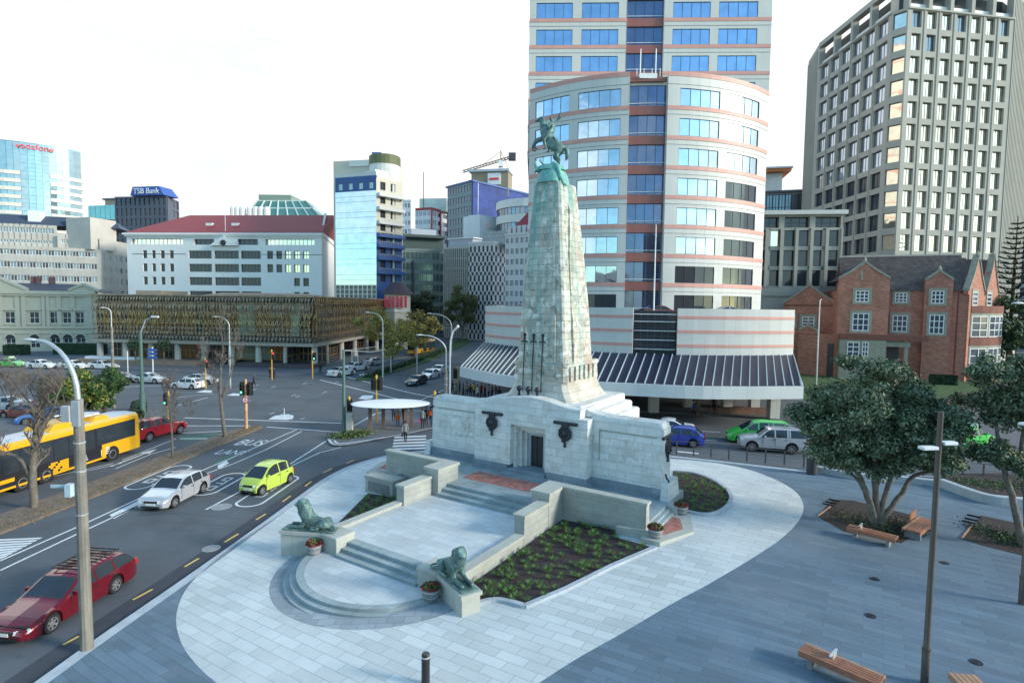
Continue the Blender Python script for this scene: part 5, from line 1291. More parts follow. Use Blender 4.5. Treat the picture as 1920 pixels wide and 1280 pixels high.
b=MB(); B.fb(b,q,-1,q.W+.4,-1,9,z3-.99,z3); b.build('plant_roof',M_edge,B.o); b=MB(); B.fb(b,q,q.W*.45,q.W*.8,-.4,-.01,z3-6.5,z3-1.6); sg=b.build('sign_board',M_wfr,B.o)
b=MB(); B.fb(b,q,q.W*.5,q.W*.75,-.55,-.41,z3-4.6,z3-3.6); b.build('sign_stripe',mat('red_sign',(.75,.05,.06)),sg); B.done()
cr=thing('tower_crane','small tower crane standing above the blue-wrapped tower','crane',(XY(936,262).x,262,0)); zc=ZZ(936,300,262); x0=cr.location.x
lat=MB()
def lattice(mb,a,b_,w_,n):
    a,b_=Vector(a),Vector(b_); d=(b_-a).normalized(); u=d.cross(Vector((0,1,0))).normalized()*w_; v=Vector((0,w_,0)); C=[u+v,u-v,-u-v,-u+v]
    for c in C: mb.tube([a+c,b_+c],.13,4)
    for k in range(n):
        p,q_=a.lerp(b_,k/n),a.lerp(b_,(k+1)/n)
        for i in range(4): mb.tube([p+C[i],q_+C[(i+1)%4]],.08,4)
lattice(lat,(0,0,ZZ(936,335,262)),(0,0,zc),.7,6); lat.build('mast',mat('crane_steel',(.25,.22,.18),.6,var=.2),cr)
MC=_mats['crane_steel']; bm=MB(); e0=Vector((XY(957,262).x-x0,0,ZZ(957,294,262))); e1=Vector((XY(866,262).x-x0,0,ZZ(866,322,262))); lattice(bm,e0,e1,.45,16); bm.build('jib',MC,cr)
MB().box(-1.6,1.6,-1.2,1.2,-1.6,1.6,M=Matrix.Translation(e0)).build('counterweight',M_fr,cr)
tp=MB(); tp.tube([(0,0,zc),(0,0,ZZ(936,282,262))],.25,5); tp.tube([(0,0,ZZ(936,284,262)),e0*.9+Vector((0,0,.2))],.1,4); tp.tube([(0,0,ZZ(936,284,262)),e1*.5+Vector((0,0,zc*.5+.2))],.1,4); tp.build('apex',MC,cr)
MB().box(-1,1,-1,1,zc-3,zc-.5).build('cab',M_wfr,cr)
# street buildings between the balcony tower and the memorial
B,f,z=block('grey_glass_office','grey-green glass office block half hidden by the dark-roofed pavilion',(752,832),(200,205),470,10,8,mat('grey_green_frame',(.19,.25,.24),.6,var=.1),glass('green_grey_glass',(.16,.24,.24),.12,.5,.004),'building',.86,.62,ybot=645,nm=2,D=14)
b=MB(); B.fb(b,f,-1,f.W+.3,-1.,13,hz(f,800,446),hz(f,800,441)); B.fb(b,f,0,f.W,1,12,z,hz(f,800,446)); b.build('roof_storey',mat('dark_green_roofing',(.05,.085,.08),.6,var=.1),B.o)
b=MB(); B.fb(b,f,f.W*.27,f.W*.85,3,12,hz(f,800,440),hz(f,800,428)); b.build('plant_room',M_edge,B.o); b=MB(); B.fb(b,f,f.W*.24,f.W*.3,-.3,-.003,8,hz(f,800,490)); b.build('dark_stripe',M_fr,B.o); B.done()
B,f,z=block('fluted_office','pale office block with thin vertical fins down its whole front',(833,884),(196,190),466,13,9,mat('pale_grey_fins',(.46,.47,.44),.7,var=.05),G_mid,'building',.5,.85,ybot=640,nm=1)
for k in range(14): b=MB(); u=f.W*k/13; B.fb(b,f,u-.14,u+.14,-.35,-.003,4,z); b.build('fin',_mats['pale_grey_fins'],B.o)
b=MB(); B.fb(b,f,.5,f.W*.9,2,8,z+.6,z+3.4); b.build('roof_storey',M_edge,B.o); b=MB(); B.fb(b,f,0,f.W*.95,1.5,8.5,z+3.41,z+3.8); b.build('roof_slab',M_wfr,B.o); B.done()
B=Bld('checkered_office','white office block with a checker pattern of narrow dark windows','building',XY(912,180)); f=LM(XY(878,182),XY(925,178)); s=LM(f(f.W),XY(950,186)); zt=hz(f,900,458); zb=hz(f,900,640); nr=10; fh=(zt-zb)/nr
for fm,nc in ((f,6),(s,3)):
    bw=fm.W/nc
    us=[0]
    for k in range(nc): us+=[k*bw+bw*.25,k*bw+bw*.75]
    us.append(fm.W); zs=rows(zb,zt,nr,fh*.62,fh*.2); H_=odd(us,zs); B.grid(fm,us,zs,H_,.3,M_wb)
    for (i,j) in sorted(H_,key=lambda t:-t[1]): B.win(fm,us[i],us[i+1],zs[j],zs[j+1],.28,G_dark,M_fr,1,0)
    c=MB()
    for k in range(nc+1):
        for j in range(nr):
            z=zb+j*fh; B.fb(c,fm,max(0,k*bw-bw*.24),min(fm.W,k*bw+bw*.24),-.05,-.004,z-fh*.17,z+fh*.17)
    c.build('dark_checker_panel',M_fr,B.o)
B.core([f(0,.4),f(f.W-.3,.4),s(s.W,.4),f(0,12)],0,zt-.01,M_wb,'body'); b=MB(); B.fb(b,f,-.1,f.W,-.2,.6,zt,zt+.8); B.fb(b,s,0,s.W,-.2,.6,zt+.003,zt+.79); b.build('parapet',M_wb,B.o)
b=MB(); B.fb(b,f,f.W*.35,f.W+4,3,11,zt,hz(f,900,432)); b.build('roof_storey',mat('pale_glazed_storey',(.42,.47,.48),.5,var=.1,brick=(1.2,1.4,.06,(.5,.5,.5),.1)),B.o); B.done()
B=Bld('white_billboard_block','plain white block with a small painted sign standing above the checkered office','building',XY(905,215)); f=LM(XY(877,216),XY(898,214)); s=LM(f(f.W),XY(936,222)); zt=hz(f,890,403)
b=MB(); B.fb(b,f,0,f.W,0,10,0,zt); b.build('wall',M_wb,B.o); b=MB(); B.fb(b,s,-.01,s.W,.0,9,0,zt-.003); b.build('wall',M_wb,B.o)
p=MB(); c_=s(s.W*.35,-.06); p.lathe([(1.3,0),(1.3,.05),(1.0,.06)],20,M=Matrix.Translation(Vector(B.P(c_,zt-3.6)))@Matrix.Rotation(PI/2,4,'X')); p.build('painted_sign',mat('faded_red_paint',(.55,.42,.42),.7),B.o); b=MB(); p=f(3,2); b.tube([B.P(p,zt),B.P(p,zt+12)],.12,5); b.build('mast',M_wfr,B.o); B.done()
B=Bld('striped_rounded_block','white and grey striped block with a rounded corner beside the memorial shaft','building',XY(965,205)); f=AM(XY(936,222),XY(944,208),XY(1010,203),2.); zt=hz(f,970,372)
for k in range(6):
    z=zt-k*5.4; b=MB(); B.fb(b,f,0,f.W,-.3,.6,z-2.8,z); b.build('white_band',Mwh,B.o); B.win(f,0,f.W,z-5.4,z-2.8,.2,G_mid,M_fr,16,0,.15)
B.core([f(u,.8) for u in evenly(0,f.W,10)]+[XY(1015,225),XY(946,228)],0,zt-.1,M_edge,'body'); B.done()
B,f,z=block('white_gridded_office','white office with square windows and a red mansard roof beside the shaft',(946,1010),(165,158),440,7,8,M_wb,G_mid,'building',.6,.5,ybot=600,nm=3,frm=M_wfr)
b=MB(); b.rings([[B.P(f(1.,.2),z+.6),B.P(f(f.W,.2),z+.6),B.P(f(f.W,12),z+.6),B.P(f(1.,12),z+.6)],[B.P(f(6.5,4),hz(f,975,385)),B.P(f(f.W,4),hz(f,975,385)),B.P(f(f.W,10),hz(f,975,385)),B.P(f(6.5,10),hz(f,975,385))]]); b.build('roof',M_rr,B.o)
for k in range(6): b=MB(); u=1+f.W*k/7; B.fb(b,f,u,u+1.1,-.2,2,z+.6,z+2.6); b.build('dormer',M_wb,B.o)
B.done()
# pavilion with dark roof and red posters
B=Bld('corner_pavilion','small pale pavilion with a dark domed roof and red posters in its windows','pavilion',XY(743,143)); c=XY(745,144); nn=8; r_=3.3
zt=ZZ(746,552,144); zr=ZZ(746,527,144)
MB().lathe([(r_,0),(r_,zt)],nn,(c.x-B.L.x,c.y-B.L.y,0)).build('wall',Mcr,B.o)
MB().lathe([(r_+.9,0),(r_+.8,.2),(r_*.8,(zr-zt)*.5),(r_*.45,(zr-zt)*.85),(.05,(zr-zt))],16,(c.x-B.L.x,c.y-B.L.y,zt)).build('roof',mat('dark_plum_roof',(.06,.04,.055),.7,var=.15),B.o)
MB().lathe([(r_+.3,0),(r_+.3,.4)],nn,(c.x-B.L.x,c.y-B.L.y,zt-4.4)).build('string_course',Mwh,B.o)
for k in range(6):
    x=-2.6+k*1.0; MB().box(x,x+.62,-r_-.12,-r_-.02,zt-3.3,zt-.5,M=Matrix.Translation((c.x-B.L.x,c.y-B.L.y,0))).build('red_poster',mat('poster_red',(.55,.05,.09),.6,var=.4,vs=2.),B.o)
# far street-end blocks so that the street closes
B,f,z=block('street_end_block','far grey block closing the end of the tree-lined street',(835,905),(330,330),555,10,3,M_edge,G_dark,'building',ybot=606); B.done()
# ================================================================ red brick house
H=Bld('red_brick_house','three storey red brick house with stone trimmed gables and slate roof','house',XY(1650,88))
Mrb=mat('red_brick',(.41,.185,.135),.85,var=.16,vs=1.,bump=.004,brick=(.46,.16,.016,(.85,.8,.78),.22),stain=[((.24,.10,.075),.6,.5,.72,.5),((.45,.22,.15),1.2,.58,.75,.4)])
Mst=mat('sandstone_trim',(.30,.30,.25),.85,var=.18,vs=2.); Msl=mat('slate_roof',(.095,.078,.078),.8,var=.25,vs=1.2,brick=(.5,.3,.02,(.7,.7,.7),.2),stain=[((.22,.24,.2),1.4,.6,.72,.6)])
hb=-0.3+0.95
mF=LM(XY(1572,89),XY(1817,83))         # main front
def hzr(y,px=1690): return hz(mF,px,y)
M_lead=mat('leaded_pane',(.07,.09,.12),.15,var=.2)
def hwin(fm,x0,x1,y0,y1,refy=None,nm=3,nh=2,stone=True):
    u0,u1=hu(fm,x0,(y0+y1)/2),hu(fm,x1,(y0+y1)/2); z1,z0=hz(fm,(x0+x1)/2,y0),hz(fm,(x0+x1)/2,y1)
    if stone:
        b=MB()
        for a,c,e,g_ in ((u0-.35,u0,z0-.35,z1+.4),(u1,u1+.35,z0-.35,z1+.4),(u0,u1,z1,z1+.4),(u0,u1,z0-.35,z0)): H.fb(b,fm,a,c,-.10,.02,e,g_)
        b.build('window_surround',Mst,H.o)
    H.win(fm,u0,u1,z0,z1,-.02,M_lead,M_wfr,nm,nh,.12)
def wallbox(fm,z0,z1,d=.5,m=Mrb,name='wall'):
    b=MB(); H.fb(b,fm,0,fm.W,0,d,z0,z1); return b.build(name,m,H.o)
def gable(fm,u0,u1,zb,zt,steps=True,d0=-.0,d1=.5,m=Mrb):
    um=(u0+u1)/2; b=MB(); b.rings([[H.P(fm(u0,d),zb),H.P(fm(u1,d),zb),H.P(fm(u1,d),zb+.6),H.P(fm(um,d),zt),H.P(fm(u0,d),zb+.6)] for d in (d0,d1)]); b.build('gable',m,H.o)
    c=MB()
    for a in (u0,u1):
        c.rings([[H.P(fm(u,d0-.15),z),H.P(fm(u,d0-.15),z+.35),H.P(fm(u,d1+.1),z+.35),H.P(fm(u,d1+.1),z)] for u,z in ((a,zb+.55),(a+(um-a)*.5,zb+.4+(zt-zb)*.42),(um,zt))])
    c.lathe([(.28,0),(.3,.35),(.05,.9)],6,(H.P(fm(um,.15),zt))); c.build('gable_coping',Mst,H.o)
zg_=hzr(560); 
# left projecting gable bay
bayL=LM(XY(1572,86),XY(1667,84)); zE=hz(bayL,1620,530)
wallbox(bayL,hb,zE,1.5); gable(bayL,0,bayL.W,zE,hz(bayL,1615,493),d1=.6)
for w_ in ((1604,1629,545,566),(1598,1629,587,620)): hwin(bayL,*w_)
q=MB(); u=hu(bayL,1616,515); H.fb(q,bayL,u-.15,u+.15,-.06,.02,hz(bayL,1616,525),hz(bayL,1616,508)); q.build('stone_slit',Mst,H.o)
b=MB(); H.fb(b,bayL,.3,bayL.W+5,-.9,-.003,hz(bayL,1620,637),hz(bayL,1620,626)); b.build('ground_bay_parapet',mat('dark_brick_band',(.20,.08,.06),.85,var=.2),H.o)
b=MB(); H.fb(b,bayL,.3,bayL.W-.3,-.85,-.003,hb,hz(bayL,1620,637)-.003); b.build('stone_bay',Mst,H.o)
bz=LM(bayL(0,-.86),bayL(bayL.W,-.86))
for w_ in ((1588,1611,641,668),(1616,1628,641,668)): hwin(bz,*w_,nm=2,stone=False)
# main wall
mid=LM(XY(1667,87.5),XY(1817,83.5)); zEm=hz(mid,1740,545); wallbox(mid,hb,zEm,.6)
for w_ in ((1678,1701,549,567),(1673,1701,591,622)): hwin(mid,*w_)
bayR=LM(XY(1733,85.1),XY(1786,83.7)); wallbox(bayR,hb,hz(bayR,1760,533),1.2); gable(bayR,0,bayR.W,hz(bayR,1760,533),hz(bayR,1760,509),d1=.6)
for w_ in ((1746,1770,545,569),(1742,1770,590,626)): hwin(bayR,*w_)
# entrance porch
pr=LM(XY(1645,84.3),XY(1708,82.9)); b=MB(); H.fb(b,pr,0,.45,0,.5,hb,hz(pr,1676,650)); H.fb(b,pr,pr.W-.45,pr.W,0,.5,hb,hz(pr,1676,650)); H.fb(b,pr,-.2,pr.W+.2,-.2,2,hz(pr,1676,650),hz(pr,1676,641))
um=pr.W/2; b.rings([[H.P(pr(.3,d),hz(pr,1676,641)),H.P(pr(pr.W-.3,d),hz(pr,1676,641)),H.P(pr(pr.W-1,d),hz(pr,1676,633)),H.P(pr(um,d),hz(pr,1676,628)),H.P(pr(1,d),hz(pr,1676,633))] for d in (-.1,.3)]); b.build('porch',Mst,H.o)
b=MB(); H.fb(b,LM(pr(.6,2.2),pr(pr.W-.6,2.2)),0,pr.W-1.2,0,.1,hb,hz(pr,1676,651)); b.build('front_door',M_fr,H.o)
for px in (1730,1791): 
    u=hu(mid,px,600); b=MB(); H.fb(b,mid,u-.08,u+.08,-.9 if px==1791 else -.2,-.75 if px==1791 else -.05,hb,zEm); b.build('downpipe',mat('plum_downpipe',(.12,.03,.04),.6),H.o)
# end wing with two gables and bay windows (right side, receding)
ew=LM(XY(1817,83.4),XY(1876,92)); zW=hz(ew,1830,553)
wallbox(ew,hb,zW,.6); n=2
for k,(a,c,pk,pz) in enumerate(((1817,1847,1840,482),(1850,1873,1862,482))):
    u0,u1=hu(ew,a,530),hu(ew,c,530); gable(ew,u0,u1,zW,hz(ew,(a+c)/2,500 if k==0 else 498)+1.5,d1=.6)
for w_ in ((1823,1832,547,573),(1850,1858,549,573)): hwin(ew,*w_,nm=1)
for (y0,y1) in ((592,630),(650,690)):
    bw=AM(ew(1.,-.02),ew(ew.W*.5,-1.8),ew(ew.W-1.,-.02),2.)
    z1,z0=hz(ew,1845,y0),hz(ew,1845,y1)
    for k in range(4): H.win(bw,bw.W*k/4+.2,bw.W*(k+1)/4-.2,z0,z1,0,M_lead,M_wfr,2,2,.12)
    b=MB(); H.fb(b,bw,0,bw.W,-.05,.5,z1,z1+.4)
    for k in range(5): H.fb(b,bw,max(0,bw.W*k/4-.2),min(bw.W,bw.W*k/4+.2),-.05,.3,z0,z1)
    b.build('stone_bay',Mst,H.o); b=MB(); H.fb(b,bw,0,bw.W,-.1,.6,z1+.41,z1+1.5); H.fb(b,bw,0,bw.W,-.02,.6,z0-1.4,z0-.003); b.build('bay_parapet',_mats['dark_brick_band'],H.o)
    H.core([bw(u,.1) for u in evenly(0,bw.W,8)],z0,z1+.4,M_fr,'bay_room')
# roofs
def ridge(fm,u0,u1,d0,d1,ze,zr,du0=0,du1=0,m=Msl):
    dm=(d0+d1)/2; b=MB(); A_,B_2,C_2,D_2=[H.P(fm(u,d),ze) for u,d in ((u0,d0),(u1,d0),(u1,d1),(u0,d1))]; E2,F2=H.P(fm(u0+du0,dm),zr),H.P(fm(u1-du1,dm),zr)
    b.add([A_,B_2,C_2,D_2,E2,F2],((0,1,5,4),(2,3,4,5),(1,2,5),(3,0,4),(0,3,2,1))); return b.build('roof',m,H.o)
zR=hz(mid,1740,487)+1.0
r0=ridge(mid,-6.5,mid.W-.2,-.3,9.0,zEm,zR,0,0)
c=MB(); c.rings([[H.P(mid(u,4.2),zR-.1),H.P(mid(u,4.5),zR+.2),H.P(mid(u,4.8),zR-.1)] for u in (-6.5,mid.W)]); c.build('ridge_tiles',Mst,H.o)
br=LM(bayL(0,9),bayL(0,-.0)); 
def cross(fm,u0,u1,ze,zr,dep,m=Msl):
    um=(u0+u1)/2; b=MB(); b.rings([[H.P(fm(u0,d),ze),H.P(fm(um,d),zr),H.P(fm(u1,d),ze)] for d in (.4,dep)]); b.build('roof',m,H.o)
cross(bayL,0,bayL.W,zE+.3,hz(bayL,1615,496),8); cross(bayR,.1,bayR.W-.1,hz(bayR,1760,533)+.3,hz(bayR,1760,512),4)
for a,c_ in ((1817,1847),(1850,1873)): cross(ew,hu(ew,a,530),hu(ew,c_,530),zW+.3,hz(ew,(a+c_)/2,500)+1.2,8)
H.core([bayL(.3,1.),bayL(bayL.W,6.5),mid(mid.W-.3,.6),ew(ew.W-.3,.6),ew(ew.W-.3,9),bayL(.3,12)],hb,zEm-.05,Mrb,'body')
# left low wing with gable
lwg=LM(XY(1470,95),XY(1575,90)); zL=hz(lwg,1520,571); wallbox(lwg,hb,zL,.6); gable(lwg,0,lwg.W*.92,zL-.3,hz(lwg,1517,536),d1=.6); cross(lwg,0,lwg.W*.92,zL,hz(lwg,1517,539),9)
for w_ in ((1479,1491,592,612),(1504,1527,594,612),(1500,1510,642,660),(1511,1524,645,662)): hwin(lwg,*w_,nm=2)
H.core([lwg(.2,.5),lwg(lwg.W,.5),lwg(lwg.W,9),lwg(.2,9)],hb,zL-.05,Mrb,'wing_body')
pch=LM(XY(1500,90.5),XY(1573,87)); zP=hz(pch,1540,626); wallbox(pch,hb,zP,.5); gable(pch,0,pch.W*.5,zP-.2,hz(pch,1522,612),d1=.5); 
b=MB(); u=hu(pch,1562,660); H.fb(b,pch,u-.8,u+.8,-.03,.02,hb,hz(pch,1562,644)); b.build('arched_doorway',M_fr,H.o)
H.core([pch(.2,.45),pch(pch.W-.1,.45),pch(pch.W-.1,4),pch(.2,4)],hb,zP-.05,Mrb,'porch_body')
H.done()
q=MB().box(-1.3,1.3,-.08,.08,0,1.5); p=G(1808,704); o=q.build('notice_board',mat('mustard_board',(.42,.32,.04),.6,var=.1)); o.location=(p.x,p.y,gz(p.x)); o.rotation_euler.z=-.2; tag(o,'mustard yellow board standing before the brick house','notice board')
# park drive beside it
wsheet('footpath',[[g2(1720,790),g2(1835,750),g2(1860,722),g2(1960,700),g2(1990,800),g2(1900,850),g2(1760,830)]],.03,mat('driveway_asphalt',(.13,.13,.14),.9,var=.1,bump=.003))
b=MB(); pts=[G(1700,772),G(1775,757),G(1808,742)]
for i in range(2):
    a,c=pts[i],pts[i+1]; n_=Vector((-(c-a).y,(c-a).x,0)).normalized()*.15; b.rings([[p-n_,p-n_+Vector((0,0,.35)),p+n_+Vector((0,0,.35)),p+n_] for p in (a,c)])
o=b.build('brick_edging_wall',mat('salmon_brick_edge',(.42,.19,.13),.85,var=.15)); tag(o,'low salmon brick edging between the lawn and the drive','wall')
# ================================================================ out of frame behind the camera: what the glass reflects
for k,(x,y,w_,d_,h_,lab) in enumerate(((-30,-70,60,22,24,'long pale stone parliament block reflected in the tower glass'),(46,-62,34,30,36,'tall round-shouldered office block reflected in the tower glass'),(100,-40,30,30,28,'brown office block reflected in the lower right tower glass'))):
    B=Bld('reflected_building',lab,'building',(x,y)); b=MB(); b.box(-w_/2,w_/2,-d_/2,d_/2,0,h_); b.build('body',[Mb,mat('brown_office_stone',(.22,.17,.13),.8,var=.1),Mrb][k],B.o)
    f=LM(Vector((x+w_/2,y+d_/2)),Vector((x-w_/2,y+d_/2))); n=int(w_/5)
    for r_ in range(int(h_/4)-1):
        for c in range(n): B.win(f,f.W*c/n+.8,f.W*(c+1)/n-.8,2+r_*4,4.3+r_*4,-.05,G_dark,M_fr,2,0,.1)
    B.done()
# ================================================================ vehicles
M_tyre=mat('tyre_rubber',(.018,.018,.02),.8,var=.2); M_rim=mat('alloy_rim',(.42,.43,.45),.35,metal=.7,var=.1); M_hub=mat('dark_wheel_well',(.012,.012,.014),.9,var=.1)
M_cg=glass('car_glass',(.05,.065,.08),.04,.35,.0,1.); M_lamp=mat('headlight_lens',(.72,.76,.78),.1,metal=.3,var=.1); M_tail=mat('tail_light_lens',(.45,.02,.02),.2,var=.1); M_trim=mat('black_trim',(.02,.021,.023),.5,var=.1); M_plate=mat('number_plate',(.75,.76,.74),.5,var=.03)
def interp(P,x):
    if x<=P[0][0]: return P[0][1]
    for a,b in zip(P,P[1:]):
        if x<=b[0]:
            t=(x-a[0])/max(1e-6,b[0]-a[0]); return a[1]+(b[1]-a[1])*t
    return P[-1][1]
KIND={
 'hatch':dict(L=4.15,W=1.73,wb=2.51,fo=.82,rw=.31,belt=.93,top=[(0,.48),(.05,.62),(.3,.76),(.95,.90),(1.12,.95),(1.75,1.34),(2.2,1.43),(3.0,1.43),(3.5,1.36),(3.93,1.0),(4.1,.9),(4.15,.5)],cab=(1.12,1.80,3.48,3.95),pil=(2.42,3.28)),
 'city':dict(L=3.4,W=1.5,wb=2.55,fo=.40,rw=.29,belt=1.0,top=[(0,.45),(.06,.66),(.28,.88),(.48,.98),(1.15,1.46),(1.65,1.59),(2.4,1.58),(2.9,1.46),(3.22,1.02),(3.37,.8),(3.4,.45)],cab=(.46,1.2,2.92,3.2),pil=(1.95,2.75)),
 'wagon':dict(L=4.9,W=1.8,wb=2.74,fo=.98,rw=.32,belt=.92,top=[(0,.42),(.06,.56),(.5,.70),(1.35,.88),(1.5,.93),(2.2,1.32),(2.6,1.42),(3.8,1.44),(4.3,1.40),(4.8,.96),(4.88,.8),(4.9,.45)],cab=(1.48,2.22,4.32,4.78),pil=(2.85,3.7,)),
 'sedan':dict(L=4.8,W=1.8,wb=2.75,fo=.95,rw=.32,belt=.94,top=[(0,.42),(.06,.58),(.5,.72),(1.3,.90),(1.45,.94),(2.1,1.34),(2.6,1.45),(3.2,1.42),(4.0,1.05),(4.6,1.02),(4.76,.85),(4.8,.45)],cab=(1.43,2.12,3.25,3.98),pil=(2.75,)),
 'suv':dict(L=4.7,W=1.76,wb=2.68,fo=.8,rw=.38,belt=1.16,top=[(0,.6),(.04,.9),(.35,1.03),(1.15,1.13),(1.3,1.17),(1.85,1.66),(2.2,1.75),(4.2,1.77),(4.5,1.68),(4.64,1.15),(4.7,.62)],cab=(1.28,1.88,4.48,4.62),pil=(2.35,3.2,3.35)),
 'van':dict(L=4.75,W=1.8,wb=2.8,fo=.9,rw=.32,belt=1.08,top=[(0,.45),(.06,.66),(.45,.88),(.85,1.02),(1.0,1.08),(1.85,1.62),(2.4,1.75),(4.1,1.74),(4.5,1.62),(4.7,1.05),(4.75,.45)],cab=(.98,1.88,4.5,4.68),pil=(2.2,3.3)),
 'ute':dict(L=5.1,W=1.78,wb=3.05,fo=.85,rw=.38,belt=1.15,top=[(0,.6),(.04,.9),(.4,1.04),(1.35,1.13),(1.5,1.17),(2.05,1.64),(2.4,1.73),(3.2,1.72),(3.5,1.76),(4.85,1.76),(5.02,1.2),(5.1,.62)],cab=(1.48,2.08,4.88,5.02),pil=(2.7,3.35,3.6)),
}
def vehicle(kind,label,cat,pos,head,pm,group=None,rack=False,trim=None,lower=None,rim=None):
    K_=KIND[kind]; L_,W2,wb,fo,rw,belt=K_['L'],K_['W']/2,K_['wb'],K_['fo'],K_['rw'],K_['belt']
    root=thing('parked_car' if kind not in('van','ute','bus') else 'passenger_van' if kind=='van' else 'pickup_truck',label,cat,pos,head,group)
    root.name={'hatch':'hatchback_car','city':'small_car','wagon':'estate_car','sedan':'saloon_car','suv':'off_road_car','van':'passenger_van','ute':'pickup_truck'}[kind]
    cx=fo+wb/2    # x measured back from nose -> local = cx-x
    xs=set([0,.02,.05,.1,.16,.25,L_-.02,L_-.05,L_-.12,L_-.2])
    for wx in (fo,fo+wb):
        for k in range(-9,10): xs.add(round(wx+(rw+.07)*math.sin(PI/2*k/9),3))
    x=.3
    while x<L_-.2: xs.add(round(x,3)); x+=.14
    for p in K_['pil']: xs|={p-.04,p+.04}
    xs|=set(K_['cab']); xs=sorted(xs)
    bot=.2 if kind in('suv','ute') else .17
    if kind in ('suv','ute'): bot=.34
    def ring(x):
        zt=interp(K_['top'],x); zt=(zt+interp(K_['top'],min(L_,x+.09))+interp(K_['top'],max(0,x-.09)))/3 if .12<x<L_-.12 else zt
        f=1-.20*max(0,1-x/.55)**2.2-.13*max(0,1-(L_-x)/.5)**2.2; w=W2*f
        zb=bot+.06*max(0,1-x/.3)+.08*max(0,1-(L_-x)/.3); arch=False
        for wx in (fo,fo+wb):
            r=rw+.07
            if abs(x-wx)<r: z=rw+math.sqrt(max(0,r*r-(x-wx)**2)); 
            else: continue
            if z>zb: zb=z; arch=True
        bl=min(belt+.03*(x-cx)/L_*2,zt-.09)
        zm=max(zb+.04,min(.55,bl-.05)); p3=max(zm+.02,bl)
        hgt=max(0,zt-.05-p3)
        wr=w*.975-max(0,zt-belt)*.30
        return [(w*.86,zb),(w*.985,zb+.03),(w,zm+.0),(w*.975,p3),(max(wr,w*.6),max(p3+.03,zt-.06)),(max(wr,w*.6)*.86,zt-.012),(0,zt+.018)]
    R_=[ring(x) for x in xs]
    V=[]; 
    for x,r in zip(xs,R_):
        V.append([(cx-x,-y,z) for y,z in r]+[(cx-x,y,z) for y,z in r[-2::-1]])
    n=len(V[0]); parts={'body':MB(),'windscreen':MB(),'rear_window':MB()}
    c0,c1,c2,c3=K_['cab']; pil=[c0]+list(K_['pil'])+[c3]
    def sw(x,side):
        for i in range(len(pil)-1):
            if pil[i]+.05<x<pil[i+1]-.05: return 'side_window_%d_%d'%(i,side)
        return None
    for i in range(len(xs)-1):
        xm=(xs[i]+xs[i+1])/2; zt=interp(K_['top'],xm)
        for k in range(n-1):
            nm='body'; mi=0
            kk=min(k,n-2-k)
            if kk==3 and zt>belt+.16:
                s=sw(xm,0 if k<6 else 1)
                if s: nm=s
            elif kk in(4,5) and c0+.03<xm<c1: nm='windscreen' if kk==5 or True else nm
            elif kk in(4,5) and c2<xm<c3-.03 and zt>belt+.03: nm='rear_window'
            if nm in('windscreen','rear_window') and kk==4: nm='body'
            mb=parts.setdefault(nm,MB()); mb.add([V[i][k],V[i][k+1],V[i+1][k+1],V[i+1][k]],((0,1,2,3),),1 if (nm=='body' and lower and kk==0) else 0)
    b=parts['body']
    b.add(V[0],(tuple(range(n)),)); b.add(V[-1],(tuple(range(n-1,-1,-1)),))
    body=b.build('body',[pm,M_trim],root,smooth=True,sm_angle=38)
    # underbody
    MB().box(cx-L_+.15,cx-.15,-W2*.84,W2*.84,bot+.02,.62).build('underbody',M_hub,root)
    for nm,mb in parts.items():
        if nm=='body' or not mb.f: continue
        mb.build(nm.split('_window')[0]+'_window' if nm.startswith('side') else nm,M_cg,root,smooth=True)
    # wheels
    for wx in (fo,fo+wb):
        for s in (-1,1):
            Mw_=Matrix.Translation((cx-wx,s*(W2-.11),rw))@Matrix.Rotation(-s*PI/2,4,'X')
            w_=MB(); w_.lathe([(rw*.62,-.10),(rw*.94,-.10),(rw,-.07),(rw,.06),(rw*.94,.095),(rw*.66,.10),(rw*.63,.07)],24,M=Mw_,cap0=True,cap1=False)
            wo=w_.build('wheel',M_tyre,root,smooth=True,sm_angle=40)
            r_=MB(); r_.lathe([(rw*.65,.075),(rw*.60,.085),(rw*.58,.04),(.01,.035)],20,M=Mw_,cap0=False,cap1=False,mi=1)
            for k in range(6):
                r_.box(-.035,.035,.04,rw*.62,.04,.08,M=Mw_@Matrix.Rotation(k*PI/3,4,'Z'))
            r_.lathe([(rw*.66,.085),(rw*.66,.10),(rw*.6,.10),(rw*.58,.085)],20,M=Mw_,cap0=False,cap1=False); r_.lathe([(.07,.05),(.06,.095),(.01,.1)],10,M=Mw_)
            r_.build('rim',[rim or M_rim,M_hub],wo)
    sm=MB()
    for s in (-1,1):
        ya,yb=sorted((s*(W2-.04),s*(W2+.003)))
        for p in [c0+.25]+list(K_['pil']):
            if fo+rw+.1<p<fo+wb-rw-.02 or p<c1+.6: sm.box(cx-p-.008,cx-p+.008,ya,yb,bot+.16,belt-.02)
        for p in list(K_['pil'])[:2]: sm.box(cx-p+.06,cx-p+.22,ya,s*(W2+.02) if s>0 else yb,belt-.16,belt-.12) if s>0 else sm.box(cx-p+.06,cx-p+.22,-(W2+.02),yb,belt-.16,belt-.12)
    sm.build('door_seams',M_trim,root)
    zh=interp(K_['top'],.12)
